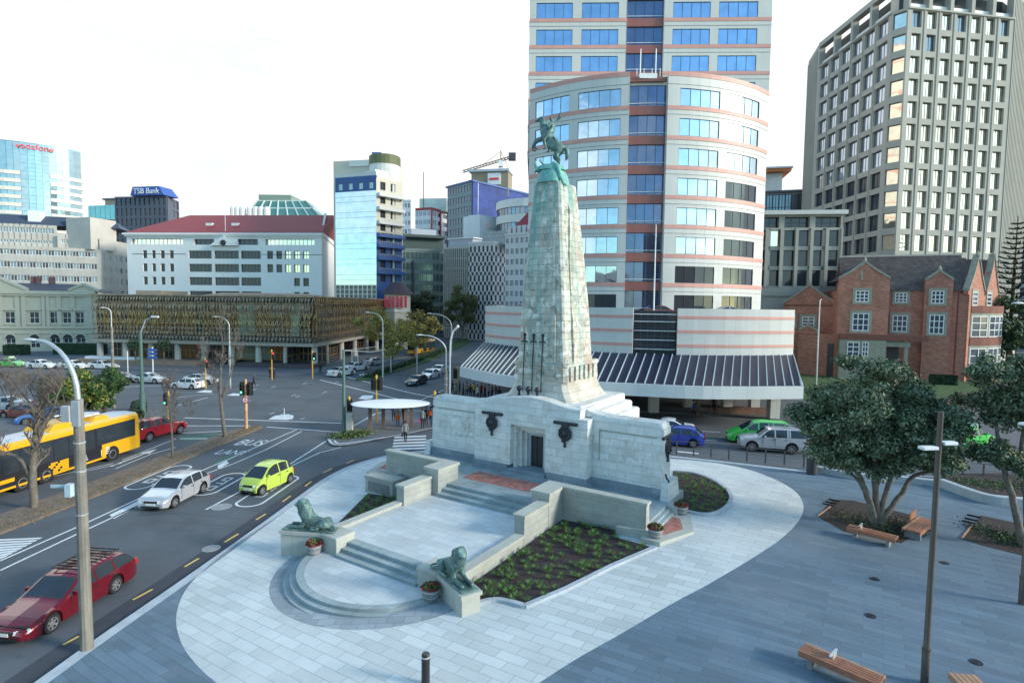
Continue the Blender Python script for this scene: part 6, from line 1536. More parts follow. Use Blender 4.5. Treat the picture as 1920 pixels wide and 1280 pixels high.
    for s in (-1,1):
        h=MB(); a=cx-.02
        h.rings([[(a-.02,s*W2*.48,zh-.14),(a-.02,s*W2*.48,zh-.03),(a-.22,s*W2*.90,zh-.0),(a-.19,s*W2*.90,zh-.13)],[(a+.035,s*W2*.48,zh-.14),(a+.0,s*W2*.48,zh-.03),(a-.19,s*W2*.955,zh-.02),(a-.13,s*W2*.955,zh-.13)]]); h.build('headlight',M_lamp,root)
        t=MB(); zr=interp(K_['top'],L_-.1); zt_=min(zr,belt)-.04; r0=cx-L_
        t.box(r0-.015,r0+.12,min(s*W2*.62,s*W2*.9),max(s*W2*.62,s*W2*.9),zt_-.24,zt_); t.build('tail_light',M_tail,root)
        m_=MB(); mx=cx-(c0+.35); m_.box(mx-.09,mx+.03,min(s*W2*.96,s*W2*1.16),max(s*W2*.96,s*W2*1.16),belt-.0,belt+.13,ch=.02); m_.build('wing_mirror',pm,root)
    g=MB(); g.box(cx-.06,cx+.012,-W2*.42,W2*.42,zh-.17,zh-.06); g.box(cx-.05,cx+.02,-W2*.62,W2*.62,.24+ (.16 if bot>.3 else 0),.33+(.16 if bot>.3 else 0)); g.build('grille',M_trim,root)
    MB().box(cx+.0,cx+.03,-.26,.26,.38,.49).build('number_plate',M_plate,root)
    MB().box(cx-L_-.03,cx-L_+.0,-.26,.26,.55,.67).build('number_plate',M_plate,root)
    if rack:
        rk=MB(); zt=max(z for _,z in K_['top'])+.02; 
        x0,x1=cx-c1-.25,cx-c2+.1
        for s in (-1,1): rk.tube([(x0,s*.58,zt+.06),(x1,s*.58,zt+.08)],.02,6)
        nb_=9 if rack=='slats' else 3
        for k in range(nb_ if rack=='slats' else 3):
            xx=x0+(x1-x0)*k/((nb_ if rack=='slats' else 3)-1); rk.box(xx-.02,xx+.02,-.6,.6,zt+.03,zt+.07)
        if rack=='slats':
            pass
        rk.build('roof_rack',M_trim if rack=='slats' else M_rim,root)
    return root
def place2(front,rear,W,wb,side=1):
    """root position and heading from near-side wheel contact points"""
    a,b=Vector(RG(*front)),Vector(RG(*rear)); d=(a-b); d.z=0; d.normalize(); h=math.atan2(d.y,d.x); c=(a+b)/2
    n=Vector((-d.y,d.x,0)); v=c.copy(); v.z=0
    if n.dot(v)<0: n=-n
    c=c+n*(W/2-.1); return (c.x,c.y,gz(c.x)+RD),h
P_silver=paint('silver_car_paint',(.52,.55,.60),.3,.35); P_lime=paint('lime_car_paint',(.50,.66,.10),.3); P_maroon=paint('maroon_car_paint',(.17,.010,.022),.22,.3); P_blue=paint('blue_car_paint',(.02,.06,.42),.25,.2)
P_green=paint('bright_green_taxi_paint',(.06,.55,.08),.3); P_white=paint('white_car_paint',(.72,.74,.75),.3); P_red=paint('red_truck_paint',(.33,.012,.025),.25,.1); P_black=paint('black_car_paint',(.02,.022,.03),.2,.1); P_rust=paint('dull_red_car_paint',(.30,.07,.05),.4); P_lblue=paint('sky_blue_car_paint',(.06,.22,.60),.3,.2)
p,h=place2((329,950),(377,925),1.73,2.51); vehicle('hatch','silver hatchback driving in the lane left of the lime green car','car',p,h,P_silver,lower=True)
p,h=place2((494,927),(540,906),1.5,2.55); vehicle('city','small egg-shaped lime green car driving beside the kerb','car',p,h,P_lime)
p,h=place2((97,1184),(214,1111),1.8,2.74); vehicle('wagon','maroon estate car with a roof rack passing the timber lamp pole','car',p,h,P_maroon,rack='slats')
p,h=place2((1410,846.7),(1483,851.4),1.76,2.68); vehicle('suv','silver off-road car with roof bars in front of the green van','car',p,h,P_silver,rack='bars')
p,h=place2((1237,834),(1297,839),1.7,2.5); vehicle('hatch','bright blue hatchback just past the right end of the memorial','car',p,h,P_blue)
p,h=place2((1218,818),(1268,822),1.75,2.7); vehicle('sedan','white saloon half hidden behind the blue hatchback','car',p,h,P_white)
p,h=place2((1386,830.8),(1462,835),1.8,2.8); vehicle('van','bright green people carrier behind the silver off-road car','van',p,h,P_green)
q=RG(1815,836); tx=vehicle('sedan','bright green taxi with a pale roof sign on the park drive at right','taxi',(q.x,q.y,gz(q.x)),R(28),P_green)
def roofsign(t,z=1.47,w_=.5):
    MB().box(-.12,.12,-w_,w_,z,z+.28,ch=.03).build('roof_sign',mat('pale_taxi_sign',(.62,.80,.62),.5,var=.1),t)
roofsign(tx,1.46,.55)
q=RG(1690,850); vehicle('wagon','white estate car mostly hidden behind the crown of the spreading plaza tree','car',(q.x,q.y,q.z),PI+.05,P_white)
p,h=place2((330,815),(288,826),1.78,2.9); vehicle('ute','red pickup truck with a canopy waiting ahead of the yellow bus','pickup truck',p,h,P_red,rim=M_rim)
def far_car(kind,px,py,deg,pm,label,cat='car',group=None,lift=0.,z=None,sign=False):
    q=RG(px,py) if z is None else at_z(px,py,z); v=vehicle(kind,label,cat,(q.x,q.y,q.z),R(deg),pm,group)
    if sign: roofsign(v,1.46,.45)
    return v
far_car('sedan',22,687,-8,P_green,'green taxi with a pale roof sign parked before the cream building','taxi',sign=True)
far_car('sedan',80,690,-8,P_white,'white saloon parked before the cream building next to the green taxi')
far_car('sedan',140,691,-8,P_white,'white saloon second from the green taxi, behind the curved lamp arm')
far_car('sedan',195,691,-8,P_white,'white saloon parked furthest right in the row before the cream building')
far_car('sedan',231,716,-5,P_black,'dark blue car passing just left of the green tram pole')
far_car('sedan',282,717,-8,P_silver,'silver saloon passing just right of the green tram pole')
far_car('sedan',380,719,-8,P_silver,'silver saloon crossing behind the bare kerbside tree')
far_car('hatch',352,728,170,P_white,'white hatchback in front of the silver saloon, crossing the other way')
far_car('sedan',641,704,62,P_white,'white taxi beside the green pole, behind its blue-signed twin',cat='taxi')
far_car('sedan',669,694,62,P_white,'white saloon ahead of the white taxi on the court side of the street')
far_car('hatch',781,721,-108,P_black,'black hatchback waiting first in the queue at the crossing')
far_car('sedan',806,709,-108,P_white,'white saloon second in the queue behind the black hatchback')
far_car('sedan',823,700,-108,P_white,'white car third in the queue beside the bent lamp post')
far_car('sedan',702,684,62,P_silver,'grey car beneath the yellow-leaved tree by the court building')
far_car('hatch',85,792,-150,P_lblue,'sky blue hatchback parked behind the hedge at the left edge')
far_car('wagon',48,782,175,P_rust,'dull red estate car parked behind the sky blue hatchback')
far_car('sedan',8,768,178,P_silver,'silver saloon parked at the left edge beyond the dull red car')
for k,(px,lab,pm_) in enumerate(((1250,'small red car parked on the podium roof beside the flagpole',P_rust),(1395,'silver car parked on the podium roof at its right end',P_silver),(955,'dark blue car parked on the podium roof left of the memorial',P_blue))):
    u=hu(pod,px,575); q=pod(u,3.2); d_=pod(u+1)-pod(u-1); vehicle('sedan',lab,'car',(q.x,q.y,ptop-1.1),math.atan2(d_.y,d_.x),pm_)
# ---- bus
def bus(label,pos,head,detail=True):
    b=thing('city_bus',label,'bus',pos,head); L0,L1=-9.9,2.75; w=1.25    # x=0 at the front axle
    Ym=paint('yellow_bus_paint',(.80,.42,.01),.35); Km=paint('black_bus_paint',(.022,.022,.03),.3)
    q=MB(); prof=[(-w,.35),(-w,1.0),(-w+.0,2.6),(-w+.06,2.86),(-w+.22,3.0),(0,3.06),(w-.22,3.0),(w-.06,2.86),(w,2.6),(w,1.0),(w,.35)]
    xs=[L0,L0+.15]+[L0+.5+k*.5 for k in range(int((L1-L0-1)/.5))]+[L1-.5,L1-.2,L1-.03,L1]
    rr=[]
    for x in xs:
        f=1-.10*max(0,1-(L1-x)/.3)**2; rr.append([(x+(.0 if x<L1-.4 else -.12*max(0,z-1.)/2),y*f,z) for y,z in prof])
    base=len(q.v); n=len(prof)
    for r in rr: q.v+= r
    for i in range(len(xs)-1):
        for k in range(n-1):
            side=k in (0,1,8,9); top=k in (3,4,5,6); x=xs[i]
            m_=0
            if side: m_=1 if x<.2-1.6 else 0
            if k in (2,7): m_=0
            if k in (4,5): m_=2
            q.f.append((base+i*n+k,base+i*n+k+1,base+(i+1)*n+k+1,base+(i+1)*n+k)); q.m.append(m_)
    q.f.append(tuple(base+(len(xs)-1)*n+k for k in range(n))); q.m.append(0); q.f.append(tuple(base+k for k in range(n-1,-1,-1))); q.m.append(1)
    body=q.build('body',[Ym,Km,mat('pale_bus_roof',(.62,.65,.68),.5,var=.1)],b,smooth=True,sm_angle=35)
    for s in (-1,1):
        o=MB(); y=s*(w+.006); y2=s*(w-.02)
        o.box(L0+.3,-1.5,min(y,y2),max(y,y2),1.25,2.55); o.build('side_window',M_cg,b)
        o=MB(); o.box(-1.3,L1-.6,min(y,y2),max(y,y2),1.35,2.6); o.build('side_window',M_cg,b)
        o=MB(); o.box(L0+.2,-.8,min(y,s*(w+.012)),max(y,s*(w+.012)),.35,.48); o.build('yellow_skirt_line',Ym,b)
        for k in range(7):
            xx=L0+.9+k*1.1; o=MB(); o.box(xx-.03,xx+.03,min(s*(w+.0),s*(w+.015)),max(s*w,s*(w+.015)),1.25,2.55); o.build('window_pillar',Km,b)
        o=MB()   # broken yellow graphic panel
        for k in range(9):
            for t in range(5):
                if (k*5+t*3)%4 or k>5: xx=-5.0+k*.16; o.box(xx,xx+.15,min(s*(w+.0),s*(w+.012)),max(s*w,s*(w+.012)),.5+t*.13,.62+t*.13)
        o.box(-8.2,-7.2,min(s*w,s*(w+.012)),max(s*w,s*(w+.012)),.75,.98); o.box(-9.6,-8.5,min(s*w,s*(w+.012)),max(s*w,s*(w+.012)),.62,.8)
        o.build('yellow_graphic',Ym,b)
        if s<0:
            for xx in (-3.1,-1.15):
                cu=bpy.data.curves.new('n','FONT'); cu.body='1'; cu.size=.95 if xx<-2 else .7; cu.extrude=.004; ob=bpy.data.objects.new('n',cu); link(ob); me=bpy.data.meshes.new_from_object(ob.evaluated_get(bpy.context.evaluated_depsgraph_get())); bpy.data.objects.remove(ob)
                ob=bpy.data.objects.new('route_number',me); link(ob,b); me.materials.clear(); me.materials.append(mat('pale_yellow_lettering',(.8,.66,.2),.5)); ob.location=(xx,-w-.012,.55); ob.rotation_euler=(PI/2,0,0)
                o=MB(); 
                for k in range(4): o.box(xx+.5+.02*k,xx+1.0-.05*k,-w-.014,-w,.62+.14*k,.69+.14*k)
                o.build('pale_lettering',mat('bus_white_marks',(.6,.62,.65),.5),b)
    o=MB(); o.rings([[(L1-.16,-1.1,2.55),(L1-.16,1.1,2.55),(L1-.02,1.12,1.15),(L1-.02,-1.12,1.15)],[(L1-.10,-1.1,2.55),(L1-.10,1.1,2.55),(L1+.02,1.12,1.15),(L1+.02,-1.12,1.15)]]); o.build('windscreen',M_cg,b)
    MB().box(L1-.14,L1-.07,-.9,.9,2.62,2.9).build('destination_sign',M_trim,b)
    for s in (-1,1): MB().box(L1-.05,L1+.02,s*.95-.15,s*.95+.15,.6,.8,ch=.01).build('headlight',M_lamp,b); MB().box(L1-.1,L1+.15,s*1.32-.06,s*1.32+.06,1.7,2.3,ch=.02).build('wing_mirror',M_trim,b)
    for x in (0,-5.15,-6.7):
        for s in (-1,1):
            Mw_=Matrix.Translation((x,s*(w-.12),.48))@Matrix.Rotation(-s*PI/2,4,'X'); r=.48
            o=MB(); o.lathe([(.58,-.02),(.58,.124),(.5,.126)],20,M=Mw_,cap1=True); o.build('wheel_arch',M_hub,b)
            o=MB(); o.lathe([(r*.6,-.1),(r,-.1),(r,.10),(r*.92,.135),(r*.62,.135)],22,M=Mw_,cap1=False); wo=o.build('wheel',M_tyre,b,smooth=True,sm_angle=40)
            o=MB(); o.lathe([(r*.62,.13),(r*.55,.14),(r*.45,.06),(r*.2,.06),(r*.18,.12),(.01,.12)],18,M=Mw_,cap0=False); o.build('rim',M_rim,wo,smooth=True,sm_angle=30)
    def pod_(x0,x1,h,m_,nm_): o=MB(); o.rings([[(x0,-.95,3.0),(x1,-.95,3.0),(x1,.95,3.0),(x0,.95,3.0)],[(x0+.5,-.85,3.0+h),(x1-.3,-.85,3.0+h),(x1-.3,.85,3.0+h),(x0+.5,.85,3.0+h)]]); o.build(nm_,m_,b)
    pod_(-4.6,-1.9,.42,Ym,'roof_housing'); pod_(-1.4,.2,.32,Ym,'roof_housing')
    MB().tube([(-1.6,0,3.1),(-2.2,0,3.7),(-3.2,.1,3.75)],.06,6).box(-1.5,-.2,-.5,.5,3.35,3.5).build('trolley_gear',mat('pale_trolley_gear',(.6,.63,.66),.5,var=.2),b)
    return b
q=RG(213,862); r_=RG(88,904); d_=Vector((q.x-r_.x,q.y-r_.y)).normalized(); hd=math.atan2(d_.y,d_.x)
bus('long yellow and black bus queuing behind the red pickup truck',(q.x-1.2,q.y,RD),hd)
q=RG(781,664); bus('small distant yellow bus beneath the street trees',(q.x,q.y,RD),R(-100))
# ================================================================ posts, lamps, signals
M_galv=mat('galvanised_steel',(.50,.54,.57),.45,metal=.5,var=.1); M_wood=mat('weathered_timber_pole',(.20,.19,.165),.9,var=.25,vs=2.,bump=.01,bs=12,streak=[((.12,.13,.12),6.,.35,.5,.7,.7,-1,0),((.42,.39,.32),5.,.3,.5,.7,.6,-1,0)]); M_gpole=mat('dark_green_pole_paint',(.075,.15,.135),.5,var=.1); M_ypole=mat('yellow_pole_paint',(.62,.36,.04),.6,var=.1); M_blk=mat('black_signal_housing',(.02,.022,.025),.5)
def zabove(base,px,py): return at_y(px,py,base.y).z
def lamp(base,top,arms,m=M_galv,r=.11,name='street_lamp',label='',group='street lamps',rise=1.3,foot=None,r2=.07,wood_to=None):
    """arms: list of (dx,dy,drop,headlen)"""
    o=thing(name,label,'street lamp',(base.x,base.y,gz(base.x)+ (RD if base.x<-13 else 0)),0,group); b=MB(); h=top-o.location.z
    if wood_to: 
        hw=wood_to-o.location.z; q=MB(); q.tube([(0,0,0),(0,0,hw)],[r*1.15,r*.85],12); q.build('timber_pole',M_wood,o); h0=hw-.6
        for zz in (.55,.72,.83): MB().lathe([(r*1.02,0),(r*1.02,.05)],12,(0.0,0,hw*zz)).build('steel_band',M_galv,o)
    else: h0=0; b.tube([(0,0,0),(0,0,h-rise)],[r,r2],10)
    for i,(dx,dy,drop,hl) in enumerate(arms):
        L_=math.hypot(dx,dy); ux,uy=dx/L_,dy/L_; off=.0 if not wood_to else .16
        pts=[(0+ux*0,0,h0 if wood_to else h-rise-.1)]
        for k in range(9):
            t=k/8*PI/2; pts.append((dx*(1-math.cos(t)),dy*(1-math.cos(t)),h-rise+rise*math.sin(t)-drop))
        b.tube(pts,[r2*(1-.3*k/9) for k in range(len(pts))],8)
        e=Vector((dx,dy,h-drop)); u=Vector((ux,uy,0)); v=Vector((-uy,ux,0)); q=MB(); rr=[]
        for k in range(7):
            t=k/6; a=.16*math.sin(PI*(.15+.75*t))*hl/.8; c=e+u*(hl*t); rr.append([c+v*(a*math.cos(g))+Vector((0,0,.5*a*math.sin(g)+.02)) for g in [2*PI*j/8 for j in range(8)]])
        q.rings(rr); q.build('lamp_head',mat('lamp_head_shell',(.62,.66,.68),.4,var=.05),o,smooth=True)
    b.build('steel_pole' if not wood_to else 'lamp_arm',m,o,smooth=True,sm_angle=50)
    return o
b0=G(163,1215); tp=zabove(b0,146,748); top=zabove(b0,100,640); hx=at_y(55,640,b0.y).x-b0.x
nl=lamp(b0,top,[(hx,.3,0,.55)],r=.165,label='thick weathered timber lamp pole at the near kerb with a long curved white arm',rise=1.75,r2=.085,wood_to=tp,group=None)
MB().box(-.30,-.02,-.35,-.18,tp-.55,tp-.05,ch=.02).box(.0,.22,-.3,-.2,tp-.7,tp+.1).build('control_box',M_galv,nl)
zz=zabove(b0,147,905); MB().box(-.95,-.2,-.04,.0,zz-.04,zz+.06).box(-.3,-.12,-.3,-.1,zz-.25,zz+.15).build('edge_on_sign',mat('pale_blue_sign_back',(.45,.60,.68),.5,var=.1),nl)
g_='grey street lamps on the far side of the junction'
b1=G(214,765); lamp(b1,zabove(b1,210,577),[(-.35,-.3,0,.5)],label='grey street lamp rising from the shrubbery left of the green pole',rise=.6,wood_to=zabove(b1,213,614),r=.14,r2=.06)
b1=G(268,785); t_=thing('tram_wire_pole','dark green steel pole beside the hedge with a side lamp','pole',(b1.x,b1.y,0)); zt_=zabove(b1,265,620); MB().tube([(0,0,0),(0,0,2.4),(0,0,2.45),(0,0,zt_)],[.26,.25,.17,.13],12).build('pole',M_gpole,t_); MB().tube([(0,0,zt_-.3),(.5,0,zt_+1.0),(1.2,0,zt_+1.35)],.05,6).build('lamp_arm',M_galv,t_); MB().box(1.1,1.75,-.13,.13,zt_+1.27,zt_+1.42,ch=.03).build('lamp_head',_mats['lamp_head_shell'],t_)
b1=G(432,726); lamp(b1,zabove(b1,420,594),[(-1.4,-.2,0,.6)],label='grey street lamp behind the tall bare tree before the bronze screen',rise=1.2)
b1=G(718,712); lamp(b1,zabove(b1,705,586),[(-1.9,-.2,0,.7)],label='grey street lamp at the end of the planted median',rise=1.5,r=.13)
b1=G(846,668); lamp(b1,zabove(b1,820,588),[(-4.2,-.2,0,1.2)],label='far grey street lamp with a long arm over the queue of cars',rise=2.6,r=.16,r2=.12)
b1=G(836,795); lamp(b1,zabove(b1,800,628),[(-2.1,-.2,0,.65)],label='timber-footed lamp rising behind the left end of the memorial',rise=1.5,r=.17,r2=.07,wood_to=zabove(b1,838,692))
b2=MB(); q=b1; zz=zabove(q,838,700); ex=thing('hooked_lamp','white hooked lamp column beside the timber-footed lamp','street lamp',(q.x+.35,q.y-.1,gz(q.x))); b2.tube([(0,0,0),(0,0,zabove(q,838,665)),(.05,0,zabove(q,838,645)),(.25,0,zabove(q,840,628)),(.65,0,zabove(q,843,620))],[.08,.08,.09,.09,.1],8).build('column',M_galv,ex); b2=MB(); b2.lathe([(.01,-.1),(.13,0),(.13,.1),(.01,.2)],10,(.7,0,zabove(q,843,618)-.05)).build('lamp_head',M_wfr,ex)
b1=G(800,628); lamp(b1,zabove(b1,797,582),[(-2.5,0,0,1.)],label='distant twin lamp over the street trees',rise=1.5,r=.15); b1=G(809,632); lamp(b1,zabove(b1,800,586),[(-2.5,0,0,1.)],label='distant lamp just right of the twin lamp',rise=1.5,r=.15)
b1=G(1530,722); lamp(b1,zabove(b1,1534,562),[(.25,.35,0,.8)],label='grey lamp post before the low gabled wing of the brick house',rise=.5,r=.12)
b1=G(1985,850); lamp(b1,zabove(b1,1900,566),[(-3.6,-.3,.1,.9)],label='street lamp head reaching in from the right edge above the bushes',rise=1.2,r=.12)
def plazalamp(base,top,label,heads=True):
    o=thing('plaza_lamp',label,'lamp post',(base.x,base.y,gz(base.x)),0,'slim brown lamp posts on the plaza'); h=top-o.location.z
    MB().tube([(0,0,0),(0,0,.95),(0,0,1.0),(0,0,h)],[.098,.098,.078,.066],14).lathe([(.11,0),(.11,.05)],14,(0,0,.97)).build('pole',mat('bronze_grey_pole',(.12,.105,.09),.4,metal=.5,var=.1),o,smooth=True,sm_angle=40)
    for s in (-1,1):
        q=MB(); q.box(-.11+(-.11 if s<0 else .11)-.1*0,.11+(-.11 if s<0 else .11),-.0,.0001,0,0.0001) if False else None
        q=MB(); zz=h-.98+(.12 if s>0 else 0); M_=Matrix.Translation((0,0,zz))@Matrix.Rotation(R(8),4,'Z'); x0,x1=(-.55,-.08) if s<0 else (.08,.5); q.chbox(x0,x1,-.11,.11,-.03,.05,0,M_,.02); q.build('lamp_head',mat('pale_lamp_panel',(.72,.78,.82),.4,var=.03),o)
    return o
b1=G(1733,1280); plazalamp(b1,zabove(b1,1762,772),'slim brown plaza lamp post with two flat pale heads beside the benches')
b1=G(1915,1132); plazalamp(b1,8.4,'slim brown plaza lamp post at the right edge beside the second tree')
# green span pole and span wires
b1=G(645,808); t_=thing('tram_wire_pole','slender green pole standing at the nose of the traffic island','pole',(b1.x,b1.y,0)); zt_=zabove(b1,644,655); MB().tube([(0,0,0),(0,0,zt_)],[.17,.11],12).build('pole',M_gpole,t_)
wr=MB(); a=Vector((0,0,zt_-.1)); c=at_y(724,655,88)-Vector(t_.location)
for k in range(1): wr.tube([a,a.lerp(c,.5)-Vector((0,0,.25)),c],.035,4)
wr.tube([a-Vector((0,0,0)),at_y(728,648,88)*.6+Vector(t_.location)*0-Vector(t_.location)*.6+Vector((0,0,zt_*.4))],.02,4); wr.build('span_wire',M_galv,t_)
MB().box(-.28,.28,-.25,.25,0,1.55,ch=.03).build('cabinet',mat('pale_concrete_cabinet',(.50,.50,.46),.8,var=.1),tag(bpy.data.objects.new('roadside_cabinet',None),'pale roadside cabinet standing beside the slender green pole','cabinet')); cb_=[o for o in bpy.data.objects if o.name=='roadside_cabinet'][0]; link(cb_); q=G(656,808); cb_.location=(q.x,q.y,0)
def glow(name,c,s=3.): return mat(name,c,.4,var=0,emit=c,es=s)
L_r,L_g=glow('red_signal_light',(1,.05,.03)),glow('green_signal_light',(.1,1.,.55))
def signal(px,py,ptop,label,heads,m=M_ypole,fat=.07,disc=False,light=None,back=False,orange=False):
    b=G(px,py); z0=gz(b.x); o=thing('traffic_signal',label,'traffic light',(b.x,b.y,z0),0,'yellow poled traffic signals'); h=zabove(b,px,ptop)-z0
    MB().tube([(0,0,0),(0,0,h)],[fat,fat*.8],10).lathe([(.10,0),(.12,.12),(.08,.3),(.01,.34)],10,(0,0,h-.1)).build('pole',mat('faded_orange_pole',(.60,.38,.20),.7,var=.15,brick=(5,.8,.03,(.9,.6,.5),.15)) if orange else m,o,smooth=True,sm_angle=50)
    for i,hx_ in enumerate(heads):
        q=MB(); q.chbox(hx_-.17,hx_+.17,-.16,.12,h-1.15,h-.15,0,None,.03); q.box(hx_-.25,hx_+.25,.1,.13,h-1.25,h-.05)
        hd=q.build('signal_head',M_blk,o)
        for k in range(3):
            lit=light and ((light=='red' and k==0) or (light=='green' and k==2)) and i==0
            l_=MB(); l_.lathe([(.10,0),(.09,.03),(.01,.05)],12,M=Matrix.Translation((hx_,-.16 if not back else .13,h-.33-.31*k))@Matrix.Rotation(PI/2 if not back else -PI/2,4,'X')); l_.build('signal_lamp',(L_r if light=='red' else L_g) if lit else M_trim,hd)
            v_=MB(); v_.lathe([(.115,0),(.115,.14)],12,M=Matrix.Translation((hx_,-.16,h-.33-.31*k))@Matrix.Rotation(PI/2,4,'X'),cap0=False,cap1=False); v_.build('lamp_hood',M_blk,hd)
    if disc:
        q=MB(); q.lathe([(.30,0),(.30,.03)],20,M=Matrix.Translation((0,-.1,h-1.65))@Matrix.Rotation(PI/2,4,'X')); d=q.build('round_sign',mat('sign_red_ring',(.55,.04,.06),.5),o); q=MB(); q.lathe([(.21,0),(.21,.01)],20,M=Matrix.Translation((0,-.131,h-1.65))@Matrix.Rotation(PI/2,4,'X')); q.build('sign_face',M_wfr,d)
        MB().box(-.035,.035,-.15,-.142,h-1.76,h-1.54).build('sign_mark',M_blk,d)
    return o
signal(462,803,715,'thick faded orange signal pole at the tip of the leafy median, with a round sign',(-.32,.34),disc=True,light='green',fat=.14,orange=True)
signal(317,797,735,'yellow signal behind the red pickup truck showing green',(-.22,),light='green',fat=.11)
signal(510,712,658,'yellow signal showing red before the bronze screened building',(.3,),light='red',fat=.09)
signal(586,710,660,'yellow signal showing green near the corner of the bronze screen',(.3,),light='green',fat=.09)
signal(706,792,707,'yellow signal with broad black backboards behind the white canopy',(-.3,.3),back=True,fat=.08)
signal(655,800,747,'short yellow signal beside the slender green pole',(.0,),back=True,fat=.07)
signal(815,800,737,'yellow signal at the left end of the memorial with a dark push box',(.25,),back=True,fat=.07)
signal(858,745,690,'yellow signal at the left end of the big canopy',(-.3,),back=True,fat=.08,light=None)
signal(386,728,672,'yellow signal showing red behind the bare tree',(.3,),light='red',fat=.08)
def post(px,py,ptop,label,m=M_wfr,r=.05,cat_='post',board=None,name='sign_post'):
    b=G(px,py); o=thing(name,label,cat_,(b.x,b.y,gz(b.x))); h=zabove(b,px,ptop)-gz(b.x); MB().tube([(0,0,0),(0,0,h)],r,8).build('post',m,o)
    if board: 
        for z0_,z1_,w_ in board: MB().box(-w_,w_,-.1,-.06,h-z1_,h-z0_).build('sign_board',M_navy if cat_=='sign' else m,o)
    return o
post(287,697,650,'white direction sign post with blue finger boards before the bronze screen',cat_='sign',board=[(.3,.7,.8),(.9,1.3,.8),(1.5,1.9,.8)],r=.09)
post(240,700,658,'thin white post at the kerb left of the green pole',r=.06); post(533,784,765,'thin white post standing on the painted island',r=.03); post(782,700,650,'pole with a pale plate behind the planted median',m=M_galv,r=.09); post(733,698,668,'short pale post at the start of the planted median',m=M_galv,r=.1)
for px_,lab in ((660,'left pole of the pair behind the white cars'),(671,'right pole of the pair behind the white cars')): post(px_,690,656,lab,r=.08)
# bus shelter canopy on the island
c=at_z(733,756,2.45); sh_=thing('shelter_canopy','white oval roofed shelter on the traffic island','shelter',(c.x,c.y,gz(c.x)),R(6)); z_=2.45-gz(c.x); a=(at_z(805,752,2.45)-at_z(657,757,2.45)).length/2
MB().lathe([(.93,-.07),(.99,-.04),(1,-.0),(.97,.03),(.85,.06),(.01,.10)],40,(0,0,z_),sx=a,sy=2.3).build('roof',mat('white_shelter_roof',(.85,.87,.88),.5,var=.02),sh_,smooth=True,sm_angle=40)
for x,y in ((-1.75,-.5),(-.75,.7),(1.35,-.6),(1.75,.8)): MB().box(x-.15,x+.15,y-.1,y+.1,0,z_-.03).build('post',mat('brown_timber_post',(.16,.12,.10),.8,var=.2),sh_)
MB().box(-1.7,1.3,-.04,.04,z_-.2,z_-.04).build('roof_beam',M_galv,sh_)
# railing along the road behind the plaza
fpts=[(1240,850),(1262,853),(1310,857),(1367,863),(1420,869),(1472,874),(1524,880),(1580,886),(1640,890),(1700,893),(1760,896),(1831,899),(1888,903),(1960,908)]
fp_=cat([Vector((G(*p).x,G(*p).y+.35,0)) for p in fpts],4); pm_=PM([Vector((p.x,p.y)) for p in fp_])
fo_=thing('road_railing','long brown post and rail fence along the road edge of the plaza','railing',(fp_[0].x,fp_[0].y,0)); L0_=Vector((fp_[0].x,fp_[0].y,0)); n=int(pm_.W/1.15)
M_rail=mat('brown_grey_rail',(.10,.095,.10),.5,metal=.3,var=.1)
for k in range(n+1):
    q=pm_(min(k*1.15,pm_.W-.01)); x,y=q.x-L0_.x,q.y-L0_.y; MB().box(x-.03,x+.03,y-.05,y+.05,gz(q.x),gz(q.x)+.95).build('post',M_rail,fo_)
rr=MB(); 
for z_ in (.93,): rr.tube([(pm_(u).x-L0_.x,pm_(u).y-L0_.y,gz(pm_(u).x)+z_) for u in evenly(0,pm_.W-.01,60)],.03,6)
for z_ in (.25,.5,.7): rr.tube([(pm_(u).x-L0_.x,pm_(u).y-L0_.y,gz(pm_(u).x)+z_) for u in evenly(0,pm_.W-.01,60)],.006,4)
rr.build('rail',M_rail,fo_)
b1=G(1522,888); o=MB().lathe([(.30,0),(.32,.05),(.32,.95),(.26,1.0),(.24,.97),(.02,.97)],18).build('litter_bin',mat('dark_slatted_bin',(.05,.052,.06),.6,var=.2)); o.location=(b1.x,b1.y,gz(b1.x)); tag(o,'dark cylindrical litter bin against the end of the low wall','litter bin')
b1=G(798,1282); o=MB().lathe([(.12,0),(.12,.85),(.115,.9),(.10,.92),(.01,.925)],18).build('bollard',mat('black_bollard_paint',(.02,.022,.025),.4,var=.1),smooth=True,sm_angle=40); o.location=(b1.x,b1.y,gz(b1.x)); tag(o,'black bollard at the bottom edge of the pale paving','bollard')
MB().lathe([(.121,0),(.121,.05)],18,(0,0,.80)).build('bollard_band',M_galv,o)
# low granite wall with planting behind
wpts=[g2(*p) for p in [(1530,884),(1605,898),(1680,903),(1764,912),(1842,940),(1899,948),(1990,955)]]
wsheet('kerb',[],.0,M_kerb) if False else None
def lowwall(pts,h,w_,label,m):
    P_=cat([Vector((p[0],p[1],0)) for p in pts],5); b=MB(); rr=[]
    for i,p in enumerate(P_):
        d=(P_[min(i+1,len(P_)-1)]-P_[max(i-1,0)]).normalized(); n_=Vector((-d.y,d.x,0)); z=gz(p.x); rr.append([p+n_*-w_/2+Vector((0,0,z)),p-n_*w_/2+Vector((0,0,z+h-.03)),p-n_*(w_/2-.03)+Vector((0,0,z+h)),p+n_*(w_/2-.03)+Vector((0,0,z+h)),p+n_*w_/2+Vector((0,0,z+h-.03)),p+n_*w_/2+Vector((0,0,z))])
    b.rings(rr); o=b.build('low_wall',m); return tag(o,label,'wall')
lowwall(wpts[3:],.48,.4,'low pale granite wall holding the bed right of the lamp post',mat('pale_granite',(.42,.47,.50),.8,var=.08,brick=(1.6,2,.012,(.75,.75,.75),.04)))
lowwall(wpts[:4],.38,.35,'low pale granite wall behind the spreading plaza tree, from the bin',_mats['pale_granite'])
